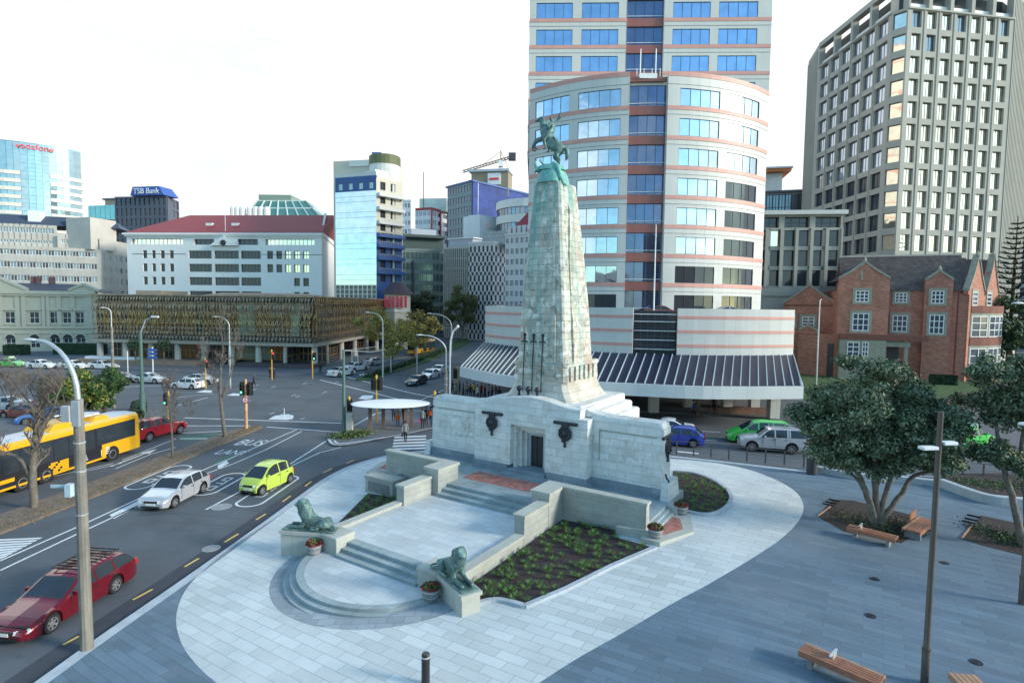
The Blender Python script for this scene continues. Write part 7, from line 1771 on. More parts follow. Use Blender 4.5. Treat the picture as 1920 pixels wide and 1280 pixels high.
# benches
M_ben=mat('oiled_hardwood_slats',(.34,.145,.085),.55,var=.25,vs=3,bump=.002); M_ben2=mat('weathered_hardwood_slats',(.42,.25,.16),.6,var=.2,vs=3); M_conc=mat('grey_bench_leg',(.20,.22,.23),.8,var=.1)
def bench(A_,B_,w_,label,arm=None,back=None,wm=M_ben):
    a,b=Vector(A_),Vector(B_); d=b-a; L_=d.length; ang=math.atan2(d.y,d.x); c=(a+b)/2; o=thing('park_bench',label,'bench',(c.x,c.y,gz(c.x)),ang,'timber slatted benches on the plaza')
    q=MB()
    for k in range(5): yy=-w_/2+w_*k/5; q.chbox(-L_/2,L_/2,yy+.008,yy+w_/5-.008,.40,.46,0 if k<4 else 1,None,.006)
    q.box(-L_/2+.003,L_/2-.003,-w_/2+.02,-w_/2+.06,.28,.40); q.box(-L_/2+.003,L_/2-.003,w_/2-.06,w_/2-.02,.28,.40); q.build('seat',[wm,M_ben2],o)
    for s in (-1,1): MB().box(s*(L_/2-.3)-.06,s*(L_/2-.3)+.06,-w_/2+.06,w_/2-.06,0,.40).build('leg',M_conc,o)
    if arm is not None: MB().box(arm-.02,arm+.02,-.02,w_/2-.05,.46,.62).box(arm-.03,arm+.03,-.25,w_/2-.02,.62,.65).build('armrest',mat('pale_steel_armrest',(.7,.73,.75),.3,metal=.5,var=.05),o)
    if back: MB().box(back[0],back[1],w_/2-.04,w_/2,.55,.9).box(back[0]+.1,back[0]+.14,w_/2-.05,w_/2+.02,.4,.6).box(back[1]-.14,back[1]-.1,w_/2-.05,w_/2+.02,.4,.6).build('backrest',wm,o)
    return o
def bb(px,py): p=at_z(px,py,.95+.45); return (p.x,p.y)
bench(bb(1590,985),bb(1682,1008),.6,'timber bench along the front of the tree pit',arm=-.45)
bench(bb(1708,994),bb(1738,972),.75,'short timber bench with a backrest at the end of the tree pit',back=(-.1,.75))
bench(bb(1504,1211),bb(1655,1275),.62,'timber bench in the foreground with a pale raised armrest',arm=-.2)
bench(bb(1803,1262),bb(1870,1330),.7,'timber bench cut by the bottom edge right of the lamp post',wm=M_ben2)
# timber edging strips of the tree pits
for k,(pts,lab) in enumerate((([g2(1533,968),g2(1575,937)],'timber edging with black prongs beside the spreading tree'),([g2(1803,1010),g2(1838,966)],'timber edging with black prongs beside the second tree'))):
    a,b=Vector(pts[0]),Vector(pts[1]); d=(b-a); ang=math.atan2(d.y,d.x); o=thing('pit_edging',lab,'edging',((a.x+b.x)/2,(a.y+b.y)/2,gz(a.x)),ang,'timber edgings of the tree pits'); L_=d.length
    MB().box(-L_/2,L_/2*.1,-.03,.03,0,.06).build('timber_edge',M_ben2,o)
    for t in (.25,.5,.8): MB().box(L_/2*t-.04,L_/2*t+.04,-.1,.45,.01,.07).build('prong',M_trim,o)
# planter tubs
M_tub=mat('weathered_barrel_wood',(.24,.25,.26),.85,var=.2,vs=6,brick=(.12,5,.008,(.6,.6,.6),.1)); M_flr=mat('red_flowers',(.30,.03,.035),.8,var=.3,vs=20); M_lf=mat('tub_leaves',(.06,.13,.035),.8,var=.4,vs=15)
def tub(x,y,z,label):
    o=thing('flower_tub',label,'planter',(x,y,z),random.random(),'half barrel flower tubs'); MB().lathe([(.25,0),(.31,.22),(.33,.42),(.30,.42),(.30,.36),(.01,.36)],20).build('barrel',M_tub,o,smooth=True,sm_angle=35)
    MB().lathe([(.29,0),(.30,.04)],20,(0,0,.12)).lathe([(.333,0),(.333,.04)],20,(0,0,.33)).build('hoop',M_galv,o)
    a,b=MB(),MB()
    for k in range(260):
        th=random.random()*2*PI; r=.36*math.sqrt(random.random()); zz=.38+.2*(1-(r/.4)**2)*random.random()+.05; n_=Vector((random.gauss(0,1),random.gauss(0,1),random.gauss(0,1)+.5)).normalized(); u=n_.orthogonal().normalized()*.035; v=n_.cross(u); p=Vector((r*math.cos(th),r*math.sin(th),zz))
        (b if (random.random()<.30 or (r>.27 and random.random()<.5)) else a).quad(p-u-v,p+u-v,p+u+v,p-u+v)
    a.build('leaves',M_lf,o); b.build('flowers',M_flr,o); return o
q=ml(-3.3,-13.98); tub(q[0],q[1],.54,'flower tub before the left lion plinth'); q=ml(3.35,-14.05); tub(q[0],q[1],.54,'flower tub tucked beside the right lion plinth')
q=ml(8.75,-5.15); tub(q[0],q[1],1.08,'flower tub on the right end platform below the wall end'); q=ml(8.85,-1.6); tub(q[0],q[1],1.08,'flower tub behind the right end steps beside the oval bed'); q=ml(-7.8,-4.05); tub(q[0],q[1],1.452,'red flower tub behind the outer end of the left terrace wall')
# ================================================================ figures by skin modifier
def skin_mesh(name,verts,edges,rad,root=0,sub=1,smooth=True):
    me=bpy.data.meshes.new(name); me.from_pydata([tuple(v) for v in verts],edges,[]); o=bpy.data.objects.new(name,me); link(o)
    sk=o.modifiers.new('s','SKIN'); sk.use_smooth_shade=True
    for i,r in enumerate(rad):
        d=me.skin_vertices[0].data[i]; d.radius=(r,r) if not isinstance(r,tuple) else r; d.use_root=(i==root)
    ss=o.modifiers.new('u','SUBSURF'); ss.levels=sub; ss.render_levels=sub
    dg=bpy.context.evaluated_depsgraph_get(); dg.update(); m2=bpy.data.meshes.new_from_object(o.evaluated_get(dg)); bpy.data.objects.remove(o); m2.name=name
    m2.polygons.foreach_set('use_smooth',[smooth]*len(m2.polygons)); return m2
class Sk:
    def __init__(s): s.v=[];s.e=[];s.r=[]
    def p(s,co,r,par=None):
        s.v.append(co); s.r.append(r); i=len(s.v)-1
        if par is not None: s.e.append((par,i))
        return i
    def ch(s,par,lst):
        for co,r in lst: par=s.p(co,r,par)
        return par
def person_mesh(pose):
    """1.72 m figure facing -Y; legs walk along Y"""
    k=Sk(); st=.20 if pose=='walk' else .03
    pel=k.p((0,0,.93),(.15,.11)); ch=k.ch(pel,[((0,.0,1.12),(.13,.095)),((0,-.01,1.32),(.17,.105)),((0,0,1.44),(.13,.08)),((0,-.01,1.51),.05),((0,-.02,1.58),(.072,.085)),((0,-.02,1.68),(.075,.09)),((0,-.015,1.74),.05)])
    sh=3
    for s in (-1,1):
        y=-st*s
        k.ch(pel,[((s*.09,0,.86),.095),((s*.095,y*.45-.01,.50),.065),((s*.10,y*1.0+(.04 if y>0 else 0),.14),.045),((s*.10,y*1.0+(.02 if y>0 else 0),.05),.045),((s*.105,y-.12,.035),.038)])
        ay=st*s*.8 if pose=='walk' else -.03
        bend=-.18 if pose!='walk' else ay*.9
        e=k.ch(sh,[((s*.19,0,1.40),.058),((s*.235,ay*.4,1.14),.045),((s*.23,ay*.6+bend*.6,.93),.034),((s*.225,ay*.6+bend*.75,.86),.03)])
        for f in range(4): k.ch(e,[((s*(.225),ay*.6+bend*.75-.03+.02*f,.79),.010)])
    me=skin_mesh('person_body',k.v,k.e,k.r,0,1)
    return me
def color_person(me,style):
    for p in me.polygons:
        c=p.center
        if c.z<.09: i=0
        elif c.z<(.86 if style!='skirt' else .5): i=1
        elif c.z<1.53 and not (abs(c.x)>.17 and c.z<.90): i=2
        elif c.z<1.53: i=3
        else: i=4 if (c.z>1.69 or c.y>.02) else 3
        p.material_index=i
PM_={}
for ps in ('walk','stand'):
    m_=person_mesh(ps); color_person(m_,''); PM_[ps]=m_
M_skin=mat('skin',(.45,.27,.2),.6,var=.05); M_hair=mat('dark_hair',(.03,.02,.015),.7,var=.2); M_hair2=mat('brown_hair',(.10,.055,.03),.7,var=.2)
CL={n:mat('cloth_'+n,c,.9,var=.15,vs=12,bump=.002) for n,c in dict(black=(.018,.018,.022),navy=(.025,.03,.07),grey=(.25,.26,.27),tan=(.32,.26,.18),yellow=(.55,.36,.05),red=(.40,.04,.04),jeans=(.06,.09,.16),blue=(.05,.10,.40),pink=(.60,.05,.28),orange=(.65,.12,.02),brown=(.14,.08,.05),white=(.55,.56,.58)).items()}
def person(loc,face,pose,top,legs,label,hair=M_hair,shoe='black',bag=None,group=None,sc_=1.):
    me=PM_[pose]; o=bpy.data.objects.new('person',me.copy() if False else me); link(o)
    if not me.materials:
        for m_ in (CL['black'],CL['black'],CL['black'],M_skin,M_hair): me.materials.append(m_)
    for i,m_ in enumerate((CL[shoe],CL[legs],CL[top],M_skin,hair)):
        o.material_slots[i].link='OBJECT'; o.material_slots[i].material=m_
    o.location=loc; o.rotation_euler.z=face; o.scale=(sc_,)*3; tag(o,label,'person',group)
    hb=MB(); hb.lathe([(.05,0),(.09,.04),(.098,.10),(.08,.17),(.03,.20)],10,(0,.012,1.60)); hb.build('hair',hair,o,smooth=True)
    if bag:
        b=MB()
        if bag[0]=='pack': b.chbox(-.15,.15,.09,.25,1.02,1.42,0,None,.05)
        elif bag[0]=='skirt': b.lathe([(.24,0),(.17,.34),(.13,.38)],12,(0,0,.62))
        else: b.chbox(.22,.30,-.22,.12,.45,.80,0,None,.03)
        n_={'pack':'backpack','skirt':'skirt','bag':'hand_bag'}[bag[0]]
        q=b.build(n_,CL[bag[1]],None)
        q.parent=o
        if n_!='skirt':
            q.name=n_
    return o
def gp(px,py,dz=0): p=G(px,py); return (p.x,p.y,gz(p.x)+dz)
person(gp(760,826,RD),R(180),'walk','grey','black','person in a grey coat and red shoes walking over the zebra crossing',shoe='red',bag=('bag','navy'))
person(gp(738,789),R(40),'stand','navy','black','person in dark clothes under the left half of the white canopy')
person(gp(746,798),R(190),'stand','tan','jeans','person in a tan jacket with an orange skirt under the white canopy',hair=M_hair2,bag=('skirt','orange'))
person(gp(757,794),R(150),'stand','black','black','tall person all in black under the white canopy')
person(gp(792,802),R(170),'stand','grey','black','person in grey with a bright pink bag beside the memorial end',bag=('bag','pink'))
person(gp(799,798),R(200),'stand','black','black','person with a dark hat between the pink bag and the orange backpack')
person(gp(808,799),R(170),'walk','navy','jeans','person carrying an orange backpack at the end of the memorial',bag=('pack','orange'))
person(gp(820,762),R(90),'stand','black','navy','person in dark clothes waiting by the timber-footed lamp')
cols=[('brown','black'),('grey','jeans'),('black','black'),('navy','black'),('tan','black'),('black','jeans'),('yellow','black'),('white','navy'),('red','black'),('black','navy'),('grey','black'),('blue','black'),('brown','jeans'),('navy','navy')]
names=['brown jacket at the left end','grey coat, second from the canopy corner','black coat near the blue sign','navy coat in the front row','tan coat in the front row','black jacket and jeans','yellow jacket under the canopy','white top beside the yellow jacket','red top further back','black coat at the back','grey coat at the back','blue coat nearest the memorial','brown coat and jeans at the back','navy clothes at the back']
for k in range(14):
    t=k/13; px=848+t*88; py=745+t*10+ (0 if k%2 else -5); c=cols[k]
    person(gp(px,py),R(random.uniform(90,270)),'walk' if k%3==0 else 'stand',c[0],c[1],'person in the crowd at the big canopy: '+names[k],hair=M_hair if k%2 else M_hair2,group='crowd on the footpath under the big canopy')
person(gp(476,724,RD),R(100),'walk','navy','black','person in dark clothes crossing towards the bronze screened building'); person(gp(507,711),R(10),'stand','black','navy','person waiting beside the red signal'); person(gp(514,711),R(10),'stand','navy','black','person in navy waiting just right of the red signal pole')
person(gp(1300,784),R(80),'walk','blue','black','person in a bright blue jacket walking beneath the big canopy'); person(gp(1308,782),R(80),'walk','tan','brown','person in tan walking beside the bright blue jacket'); person(gp(1338,775),R(0),'stand','black','black','person in black by a canopy pillar'); 
person(gp(601,700),R(20),'stand','black','black','person in black near the corner of the bronze screen')
# ---- reclining lions on the plinths
def lion_mesh():
    k=Sk()   # length along +X (front), origin at rear centre of the plinth top
    hip=k.p((.40,0,.26),(.26,.24)); 
    c=k.ch(hip,[((.75,0,.31),(.25,.25)),((1.10,0,.37),(.26,.29)),((1.36,0,.52),(.28,.30))])
    nk=k.ch(c,[((1.48,0,.74),(.29,.31)),((1.54,0,.98),(.30,.31)),((1.64,0,1.14),(.23,.23))])
    k.ch(nk,[((1.83,0,1.08),(.13,.12)),((1.94,0,1.02),(.10,.075)),((1.98,0,1.0),(.075,.05))])
    for s in (-1,1): k.ch(nk,[((1.62,s*.17,1.27),.045)])
    for s in (-1,1):
        k.ch(c,[((1.42,s*.20,.34),.13),((1.55,s*.22,.12),.095),((1.85,s*.21,.09),.08),((2.12,s*.20,.09),.085),((2.24,s*.20,.075),.07)])
        k.ch(hip,[((.48,s*.26,.30),.19),((.80,s*.32,.22),.12),((.72,s*.36,.09),.075),((1.0,s*.36,.08),.07),((1.10,s*.36,.07),.06)])
    k.ch(hip,[((.18,0,.20),.09),((.02,-.12,.10),.045),((-.10,-.30,.06),.035),((-.02,-.46,.06),.035),((.18,-.50,.06),.035),((.30,-.44,.07),.045)])
    me=skin_mesh('lion',k.v,k.e,k.r,0,2)
    for v in me.vertices:
        c=v.co; n=noise.noise(Vector((c.x*9,c.y*9,c.z*9)))
        mane=1.55>c.x>1.2 and c.z>.5 or (1.3<c.x<1.75 and c.z>.6)
        v.co+=v.normal*((abs(n)*.09 if mane else n*.010))
    me.materials.append(M_verd); return me
lm=lion_mesh()
for s,M_ in PL:
    o=thing('lion_statue','green bronze lion lying on the left plinth and looking up' if s<0 else 'green bronze lion lying on the right plinth nearest the viewer','statue',(0,0,0),0,None)
    W0=Matrix.Translation((ORG.x,ORG.y,0))@Matrix.Rotation(TH,4,'Z')@M_@Matrix.Translation((.02,0,1.286))
    o.matrix_world=W0
    b=bpy.data.objects.new('body',lm); link(b,o); b.location=(.0,0,.05); b.scale=(.98,.9 if s>0 else -.9,.98)
    MB().box(-.02,2.36,-.33,.33,0,.06,ch=.015).build('base_slab',M_verd,o)
# ---- horse and rider
def horse():
    k=Sk(); # rearing horse, facing -X (left in view); hind feet at x~.55
    rump=k.p((.62,0,.98),(.38,.36))
    b_=k.ch(rump,[((.30,0,1.22),(.37,.38)),((-.02,0,1.55),(.37,.38)),((-.25,0,1.85),(.34,.35))])
    nk=k.ch(b_,[((-.36,0,2.20),(.22,.30)),((-.42,0,2.52),(.17,.24)),((-.46,0,2.78),(.14,.17))])
    k.ch(nk,[((-.62,0,2.83),(.12,.13)),((-.82,0,2.74),(.075,.08)),((-.95,0,2.70),(.06,.06))])
    for s in (-1,1): k.ch(nk,[((-.43,s*.07,2.96),.028)])
    for s in (-1,1):
        d=.12 if s>0 else -.1
        k.ch(b_,[((-.34,s*.15,1.62),.19),((-.70,s*.17,1.58+d),.12),((-.98,s*.16,1.42+d*1.5),.09),((-1.02,s*.16,1.10+d),.065),((-.88,s*.16,.98+d),.05),((-.80,s*.16,1.02+d),.045)])
        k.ch(rump,[((.58,s*.19,.78),.24),((.36-d,s*.20,.52),.15),((.62-d,s*.20,.30),.09),((.55-d,s*.2,.08),.07),((.47-d,s*.2,.02),.06)])
    k.ch(rump,[((.92,0,1.02),.12),((1.10,0,.80),.16),((1.12,0,.45),.14),((1.02,.02,.22),.04)])
    me=skin_mesh('horse',k.v,k.e,k.r,0,2); me.materials.append(M_verd); return me
def rider():
    k=Sk(); pel=k.p((.08,0,1.86),(.2,.2)); c=k.ch(pel,[((.14,0,2.10),(.18,.2)),((.16,0,2.32),(.2,.24)),((.12,0,2.44),(.08,.1)),((.10,0,2.52),.055),((.06,0,2.62),.11),((.05,0,2.72),.10)])
    for s in (-1,1): k.ch(pel,[((-.08,s*.24,1.72),.14),((-.22,s*.33,1.42),.10),((-.10,s*.34,1.08),.055),((-.14,s*.34,.98),.05),((-.26,s*.34,.97),.04)])
    a=k.ch(2,[((.18,.20,2.38),.065),((.30,.30,2.55),.055),((.42,.30,2.78),.045),((.46,.30,2.90),.04)])
    for f in range(4): k.ch(a,[((.43+.02*f,.28+.012*f,2.96),.012)])
    a=k.ch(2,[((.12,-.20,2.34),.065),((.02,-.28,2.12),.05),((-.16,-.16,2.05),.04),((-.22,-.13,2.05),.035)])
    for f in range(4): k.ch(a,[((-.27,-.15+.02*f,2.05),.012)])
    me=skin_mesh('rider',k.v,k.e,k.r,0,2); me.materials.append(M_verd); return me
pos=Uy*.62-Ux*.18; z0=19.42
hs=thing('horse_rider_statue','green bronze statue of a rider on a rearing horse on top of the memorial','statue',(ORG.x+pos.x,ORG.y+pos.y,z0),TH+R(14))
for me,nm in ((horse(),'horse'),(rider(),'rider')):
    for v in me.vertices: v.co+=v.normal*noise.noise(v.co*8)*.008
    o=bpy.data.objects.new(nm,me); link(o,hs); o.location=(-.05,0,.18) if nm=='horse' else (-.06,0,.02); o.scale=(.98,)*3 if nm=='horse' else (1.1,)*3
b=MB(); b.tube([(.46,.30,2.85),(.50,.29,3.35),(.5,.28,3.75)],[.03,.022,.012],6); b.box(.40,.56,.24,.34,2.98,3.02); b.build('raised_sword',M_verd,hs)
b=MB(); rr=[]      # wing drooping behind the rider, folded cloak
rr=[[(.3+.22*k/6,-.3+.6*j/5,1.9-.55*k/6-.05*abs(j-2.5)) for j in range(6)] for k in range(7)]
b.rings(rr,closed=False,cap0=False,cap1=False); b.build('cloak',M_verd,hs)
b=MB(); rr=[]
for k in range(13):
    a=k/12*2*PI; rr.append([(.85*math.cos(a)*.95-.05,.62*math.sin(a)*.8,.0)])
b=MB(); b.lathe([(.95,-.15),(.9,.05),(.62,.16),(.3,.26),(.01,.3)],14,(0,0,0),sx=1,sy=.8); b.tube([(.3,-.5,.2),(.6,-.62,.0),(.8,-.66,-.5),(.95,-.62,-.95),(1.15,-.45,-1.15)],[.12,.14,.16,.12,.05],8)
b.tube([(-.75,-.3,.1),(-.85,-.4,.35),(-.7,-.45,.5)],[.1,.06,.02],6); b.tube([(-.3,-.5,.15),(-.5,-.55,.4),(-.3,-.6,.5)],[.1,.07,.02],6)
for v_i,v in enumerate(b.v): n_=noise.noise(Vector(v)*3)*.08; b.v[v_i]=(v[0]+n_,v[1]+n_,v[2]+n_*.6)
b.build('rocky_base',M_verdl,hs,smooth=True,sm_angle=60)
# ================================================================ vegetation
random.seed(11)
def leafmat(name,col,var=.5,tr=.15):
    m=mat(name,col,.65,var=var,vs=1.3); return m
L_poh=leafmat('grey_green_leaves',(.075,.118,.055)); L_poh2=leafmat('pale_leaf_undersides',(.23,.28,.19),.3); L_grn=leafmat('mid_green_leaves',(.06,.13,.03)); L_yel=leafmat('yellowing_leaves',(.34,.29,.05)); L_brn=leafmat('olive_brown_leaves',(.13,.12,.045)); L_drk=leafmat('dark_green_leaves',(.025,.05,.028)); L_str=leafmat('strappy_leaves',(.085,.19,.035),.35)
M_bark=mat('grey_brown_bark',(.16,.14,.115),.9,var=.3,vs=4,bump=.015,bs=14,stain=[((.26,.25,.22),2.,.5,.7,.5)]); M_twig=mat('bare_twig_bark',(.17,.145,.125),.9,var=.25,vs=3)
def leaves(mb,c,r,n,size,flat=1.,mi=(0,),bias=0):
    for k in range(n):
        d=Vector((random.gauss(0,1),random.gauss(0,1),random.gauss(0,1))).normalized(); q=Vector(c)+Vector((d.x*r[0],d.y*r[1],d.z*r[2]))*(random.random()**.45)
        nn=(d+Vector((random.gauss(0,.6),random.gauss(0,.6),random.gauss(0,.6)+.5))).normalized(); u=nn.orthogonal().normalized(); u=(Matrix.Rotation(random.random()*6.28,3,nn)@u); v=nn.cross(u); s=size*random.uniform(.6,1.3)
        mb.add([q-u*s,q+v*s*.45,q+u*s,q-v*s*.45],((0,1,2,3),),mi[0] if len(mi)==1 or random.random()<.72 else mi[1])
def broad_tree(name,label,base,stems,clumps,lm,leafn,size,cat_='tree',z0=None,group=None):
    z0=gz(base.x) if z0 is None else z0
    t=thing(name,label,cat_,(base.x,base.y,z0),0,group); tr=MB()
    for (pts,rad) in stems: 
        P_=cat([Vector(p) for p in pts],5); n=len(P_); tr.tube([p+Vector((noise.noise(p*2+Vector((i,0,0)))*.05,noise.noise(p*2)*.05,0)) for i,p in enumerate(P_)],[rad[0]+(rad[1]-rad[0])*i/(n-1) for i in range(n)],9)
    tr.build('trunk',M_bark,t,smooth=True)
    cr=MB()
    for c,r in clumps: leaves(cr,c,r,int(leafn*(r[0]*r[1]*r[2])**.6),size,mi=(0,1))
    cr.build('crown',lm,t); return t
def crown_clumps(c,R3,n,rs,flatbot=.35,seed=0):
    out=[];rnd=random.Random(seed)
    for k in range(n):
        d=Vector((rnd.gauss(0,1),rnd.gauss(0,1),rnd.gauss(0,1))).normalized()
        if d.z<-flatbot: d.z=-flatbot*rnd.random()
        rad=rnd.uniform(.55,1.0) if k%5 else rnd.uniform(.2,.5)
        p=Vector(c)+Vector((d.x*R3[0],d.y*R3[1],d.z*R3[2]))*rad; s=rs*rnd.uniform(.65,1.25); out.append((p,(s,s,s*.7)))
    return out
# the spreading plaza tree
b=G(1640,985)
ex=lambda px,py,dy=0:at_y(px,py,b.y+dy)-Vector((b.x,b.y,gz(b.x)))
st=[([(0,0,-.1),(-.15,0,.8),ex(1615,900),ex(1590,850,-.4),ex(1565,790,-.6)],(.17,.05)),([(.05,.1,-.1),(.1,.1,1.),ex(1640,880),ex(1648,810,.3),ex(1660,740,.4)],(.19,.05)),([(.15,0,-.1),(.3,0,.8),ex(1668,900),ex(1690,840),ex(1700,770)],(.16,.05)),([(.2,-.05,-.1),(.45,-.1,.6),ex(1690,925),ex(1712,893),ex(1760,880,-.3),ex(1800,860,-.3)],(.15,.05)),
    ([(-.1,0,-.1),(-.3,.0,.9),ex(1612,905),ex(1585,880),ex(1560,870)],(.11,.03)),([(.1,.15,-.1),(.15,.3,1.2),ex(1655,870,1.),ex(1670,800,1.8)],(.15,.04))]
ccs=[]
ccx=ex(1645,795)
ccs+=crown_clumps(ccx,(3.7,3.1,2.65),135,.72,.66,5)
ccs+=crown_clumps(ex(1575,790),(1.25,1.6,1.6),16,.6,.6,6)+crown_clumps(ex(1745,800),(1.3,1.6,1.7),16,.62,.6,7)+crown_clumps(ex(1770,870,-.4),(1.2,1.,.7),12,.5,.5,8)+crown_clumps(ex(1640,690,0),(1.6,1.6,.6),12,.55,.3,9)+crown_clumps(ex(1630,865,.3),(2.2,1.7,.7),30,.55,.6,21)+crown_clumps(ex(1715,850,.2),(1.3,1.3,.6),14,.5,.6,22)+crown_clumps(ex(1555,855,-.3),(.7,.8,.6),8,.42,.5,10)
broad_tree('plaza_tree','wide spreading evergreen tree with several bare stems above the timber benches',b,st,ccs,[L_poh,L_poh2],950,.095)
b=G(1925,1025); ex=lambda px,py,dy=0:at_y(px,py,b.y+dy)-Vector((b.x,b.y,gz(b.x)))
st=[([(-.1,0,-.1),ex(1900,940),ex(1880,870),ex(1868,800)],(.17,.06)),([(.1,0,-.1),ex(1925,930),ex(1915,850),ex(1925,780)],(.18,.06)),([(0,0,-.1),ex(1940,900),ex(1975,800)],(.15,.05))]
ccs=crown_clumps(ex(1950,750),(2.2,2.2,2.1),70,.66,.62,15)+crown_clumps(ex(1855,695),(.8,1.,.6),14,.45,.4,16)+crown_clumps(ex(1868,850),(.8,1.,.6),16,.45,.6,17)+crown_clumps(ex(1905,870),(1.0,1.,.7),12,.5,.5,18)
broad_tree('plaza_tree','evergreen tree at the right edge leaning over the second planting pit',b,st,ccs,[L_poh,L_poh2],950,.095)
# bare trees
def bare_tree(base,limbs,depth,label,spread=.5,tw=.006,seed=0,n3=4,lens=.72,z0=0,group='bare winter trees along the median'):
    rnd=random.Random(seed); t=thing('bare_tree',label,'tree',(base.x,base.y,z0),0,group); tr=MB(); br=MB()
    def grow(mb,p,d,L_,r,dep):
        n=4; pts=[p]; 
        for k in range(n):
            d=(d+Vector((rnd.gauss(0,.13),rnd.gauss(0,.13),rnd.gauss(0,.07)+.06))).normalized(); pts.append(pts[-1]+d*L_/n)
        mb.tube(pts,[r*(1-.4*k/n) for k in range(n+1)],5 if r<.03 else 7,cap=False)
        if dep==0: return
        for k in range(n3 if dep>1 else n3+1):
            t_=rnd.uniform(.35,1) if k else 1; i=min(n,int(t_*n)); ax=Vector((rnd.gauss(0,1),rnd.gauss(0,1),rnd.gauss(0,.4))).normalized(); d2=(d+ax*spread*rnd.uniform(.7,1.4)).normalized(); grow(br,pts[i],d2,L_*lens*rnd.uniform(.8,1.1),max(tw,r*.55),dep-1)
    for pts,r in limbs:
        P_=cat([Vector(q) for q in pts],4); n=len(P_)-1; tr.tube(P_,[r[0]+(r[1]-r[0])*i/n for i in range(n+1)],9)
        for k in range(len(P_)//2,len(P_),2):
            d=(P_[min(k+1,n)]-P_[k-1]).normalized(); ax=Vector((rnd.gauss(0,1),rnd.gauss(0,1),.2)).normalized(); grow(br,P_[k],(d*.6+ax*.8).normalized(),1.1*lens*r[2],r[1]*.7,depth-1)
        grow(br,P_[-1],(P_[-1]-P_[-2]).normalized(),1.4*lens*r[2],r[1],depth)
    tr.build('trunk',M_bark,t,smooth=True); br.build('branches',M_twig,t); return t
def exf(b,z0=0): return lambda px,py,dy=0:at_y(px,py,b.y+dy)-Vector((b.x,b.y,z0))
b=G(65,950); ex=exf(b)
bare_tree(b,[([(0,0,-.1),ex(62,905),ex(62,860),ex(66,820)],(.20,.14,1)),([ex(66,822),ex(78,800),ex(95,775),ex(105,750)],(.11,.05,1)),([ex(64,830),ex(68,790),ex(58,760),ex(40,735)],(.10,.04,1)),([ex(58,895),ex(42,865),ex(20,852),ex(-20,845)],(.12,.06,1)),([ex(95,778),ex(120,790),ex(100,765)],(.04,.02,.8))],4,'large pale-barked bare tree on the median before the yellow bus',seed=3,spread=.6)
b=G(323,857); ex=exf(b)
bare_tree(b,[([(0,0,-.1),ex(322,810),ex(318,775),ex(316,745)],(.09,.05,1)),([ex(323,800),ex(330,780),ex(322,760),ex(318,735)],(.04,.025,1)),([ex(322,805),ex(334,795),ex(345,780)],(.03,.015,.8))],4,'small bare tree on the median behind the silver hatchback',seed=5,spread=.75,lens=.66)
b=G(422,818); ex=exf(b)
bare_tree(b,[([(0,0,-.1),ex(416,770),ex(413,730),ex(414,690)],(.17,.09,1)),([ex(413,735),ex(398,705),ex(390,680)],(.08,.03,1.2)),([ex(416,745),ex(432,705),ex(438,670)],(.08,.03,1.2)),([ex(414,690),ex(418,650),ex(415,620)],(.07,.02,1.)),([ex(414,735),ex(395,728),ex(378,700)],(.05,.02,1.))],4,'tall upright bare tree at the far end of the median',seed=8,spread=.5,lens=.66)
# shrubbery left
def shrub(px,py,w,h,label,lm,n=900,size=.10,seed=0,rs=.55,bare=False,name='shrub',cat_='shrub',z0=None,nc=None,stem=True):
    b=G(px,py); t=thing(name,label,cat_,(b.x,b.y,gz(b.x) if z0 is None else z0)); tr=MB()
    for k in range(4): a=random.random()*6.28; tr.tube([(0,0,0),(math.cos(a)*w*.2,math.sin(a)*w*.2,h*.5),(math.cos(a)*w*.35,math.sin(a)*w*.35,h*.85)],[.05*h/3,.03*h/3,.01],5)
    tr.build('stem',M_bark,t); cr=MB()
    for c,r in crown_clumps((0,0,h*.55),(w/2,w/2*.9,h*.45),nc or int(10+w*3),rs*min(1.3,w/3),.9,seed): leaves(cr,c,r,int(n*(r[0]**1.8)),size,mi=(0,1))
    cr.build('foliage',lm,t); return t
shrub(150,790,4.2,4.6,'dense green tree inside the hedge at the left',[L_grn,L_yel],seed=1,n=900,size=.13,name='garden_tree',cat_='tree')
shrub(195,778,4.0,5.4,'taller green tree beside the green pole hedge',[L_grn,L_drk],seed=2,n=900,size=.13,name='garden_tree',cat_='tree')
shrub(110,770,3.8,3.6,'olive green bush at the left of the garden trees',[L_brn,L_grn],seed=3,n=800,size=.12)
for k,(px,py,s_) in enumerate(((20,770,1.1),(70,765,1.),(115,775,.9))):
    b=G(px,py); bare_tree(b,[([(0,0,0),(.1,0,1.0*s_),(0,.1,2.*s_)],(.10,.05,1)),([(0,0,.6),(.5,.1,1.5),(.9,0,2.2)],(.06,.03,1)),([(0,0,.6),(-.6,.1,1.5),(-.9,0,2.4)],(.06,.03,1))],4,['twiggy bare tree furthest left behind the parked cars','twiggy bare tree between the two other bare garden trees','twiggy bare tree nearest the green garden trees'][k],seed=20+k,spread=.7,lens=.72,group='bare trees in the left garden')
hedge([g2(262,768),g2(250,795),g2(205,812),g2(150,826),g2(90,842),g2(0,866)],1.0,1.1,'clipped hedge curving round the garden behind the bus')
b_=MB(); P_=cat([Vector((*g2(*p),0)) for p in ((268,782),(258,800),(225,815),(190,824))],4); rr=[]
for i,p in enumerate(P_):
    d=(P_[min(i+1,len(P_)-1)]-P_[max(i-1,0)]).normalized(); n_=Vector((-d.y,d.x,0))*.2*-1; q=p+n_*4.2; rr.append([q-n_+Vector((0,0,0)),q-n_+Vector((0,0,.55)),q+n_+Vector((0,0,.55)),q+n_])
b_.rings(rr); o=b_.build('garden_wall',mat('buff_garden_wall',(.40,.36,.26),.85,var=.12)); tag(o,'low buff wall in front of the curving hedge','wall')
